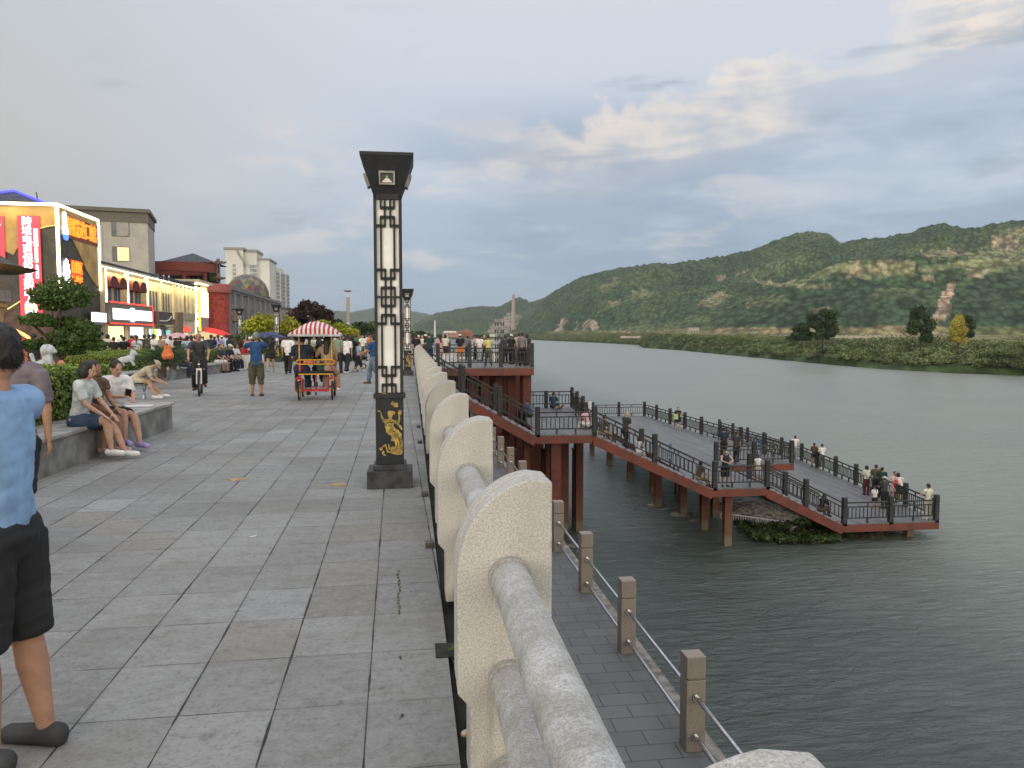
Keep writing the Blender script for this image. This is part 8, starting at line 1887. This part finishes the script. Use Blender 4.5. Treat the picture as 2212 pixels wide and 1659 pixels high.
g_ = G(1207, 889, ZA); o = blob_mesh('small_dog', [('c', (-.16, 0, .2), (.14, 0, .22), .085, .09), ('e', (.22, 0, .36), (.08, .07, .075)), ('c', (.14, 0, .22), (.2, 0, .34), .07, .05), ('e', (.30, 0, .34), (.045, .035, .03)), ('c', (.12, .05, .2), (.13, .05, .02), .03, .022), ('c', (.12, -.05, .2), (.13, -.05, .02), .03, .022), ('c', (-.16, .05, .2), (-.13, .05, .12), .04, .026), ('c', (-.13, .05, .12), (-.17, .05, .02), .026, .02), ('c', (-.16, -.05, .2), (-.13, -.05, .12), .04, .026), ('c', (-.13, -.05, .12), (-.17, -.05, .02), .026, .02), ('c', (-.22, 0, .24), (-.3, 0, .38), .025, .014), ('e', (.2, .05, .43), (.02, .012, .035)), ('e', (.2, -.05, .43), (.02, .012, .035))], .013, mat('dog_fur', (.06, .03, .02), .9, col2=(.35, .3, .25), scale=6), smooth_it=2); o.location = (g_.x, g_.y, ZA); tag(o, 'small dark dog with a pale muzzle beside the man in blue on the landing', 'dog')
# stalls and sunshades in the crowd
def shade(x, ztop, Y, R_, colr, label):
    q = A(x, ztop, Y); r = empty('sunshade', (q.x, Y, 0), 0, label, 'umbrella'); m = MB(); n = 10; z = q.z
    i = m.verts([(0, 0, z)] + [(R_ * .55 * math.cos(6.283 * k / n), R_ * .55 * math.sin(6.283 * k / n), z - R_ * .13) for k in range(n)] + [(R_ * math.cos(6.283 * k / n), R_ * math.sin(6.283 * k / n), z - R_ * .34) for k in range(n)])
    for k in range(n): k2 = (k + 1) % n; m.face(i, i + 1 + k, i + 1 + k2); m.face(i + 1 + k, i + 1 + n + k, i + 1 + n + k2, i + 1 + k2)
    o = m.build('shade_cloth', colr, r); md = o.modifiers.new('t', 'SOLIDIFY'); md.thickness = .02; MB().tube((0, 0, 0), (0, 0, z), .03).build('pole', FRAME, r)
shade(384, 718, 50, 1.0, cloth('pink'), 'faded red sunshade over the stalls left of the cyclist'); shade(440, 716, 62, 2.0, mat('yellow_tent', (.75, .58, .28), .8), 'yellowish tent roof behind the cyclist'); shade(580, 716, 42, .95, mat('navy_print', (.03, .05, .14), .7, var=.5), 'dark blue umbrella right of the grey haired photographer'); shade(447, 706, 104, 3.2, cloth('red'), 'red canopy at the foot of the advertising screen')  # tent roof is a plain yellowish cloth colour
def table(x, Y, w, h_, colr, label):
    q = A(x, 725, Y); r = empty('stall_table', (q.x, Y, 0), .1, label, 'table'); MB().b2(-w / 2, w / 2, -.35, .35, h_ - .04, h_).build('tabletop', colr, r)
    MB().b2(-w / 2 + .02, w / 2 - .02, -.34, .34, .05, h_ - .041).build('cloth_skirt', WHT if 'white' in label else MAROON, r)
table(517, 38, 2.2, .75, mat('tan_top', (.28, .19, .12), .7), 'long stall table with a white cloth skirt behind the woman in red'); table(282, 40, 2.0, .8, cloth('brown'), 'left dark stall table in front of the bright shops'); table(320, 41, 2.2, .8, cloth('brown'), 'right dark stall table near the cycad'); table(225, 38, 1.4, .7, cloth('black'), 'low dark stall table by the beige dress')
q = A(192, 725, 42); cs = empty('carved_statue', (q.x, 42, 0), 0, 'tall pale carved stone statue column before the mall', 'statue'); blob_mesh('figure', [('c', (0, 0, .5), (0, 0, 1.6), .36, .26), ('e', (0, 0, 2.0), (.22, .22, .28)), ('c', (-.3, 0, 1.0), (-.1, -.1, 1.7), .13, .14), ('c', (.3, 0, 1.0), (.1, -.1, 1.7), .13, .14)], .04, mat('pale_stone', (.45, .40, .33), .8), cs); MB().b2(-.4, .4, -.4, .4, 0, .5).build('plinth', GREYW, cs)
flush()
# ------------------------------------------------------------------ haze
hzb = MB().b2(-4200, 9200, -300, 9300, WZ - 1.0, 560)
hm = bpy.data.materials.new('haze_air'); hm.use_nodes = True; ht = NT(hm.node_tree); ht.n.clear()
pv = ht.add('ShaderNodeVolumePrincipled'); pv.inputs['Color'].default_value = (0.93, 0.97, 1.0, 1); pv.inputs['Density'].default_value = 6.5e-5; pv.inputs['Anisotropy'].default_value = 0.2
hx = ht.add('ShaderNodeOutputMaterial'); ht.l.new(pv.outputs[0], hx.inputs['Volume'])
ho = hzb.build('haze', hm); tag(ho, kind='stuff')
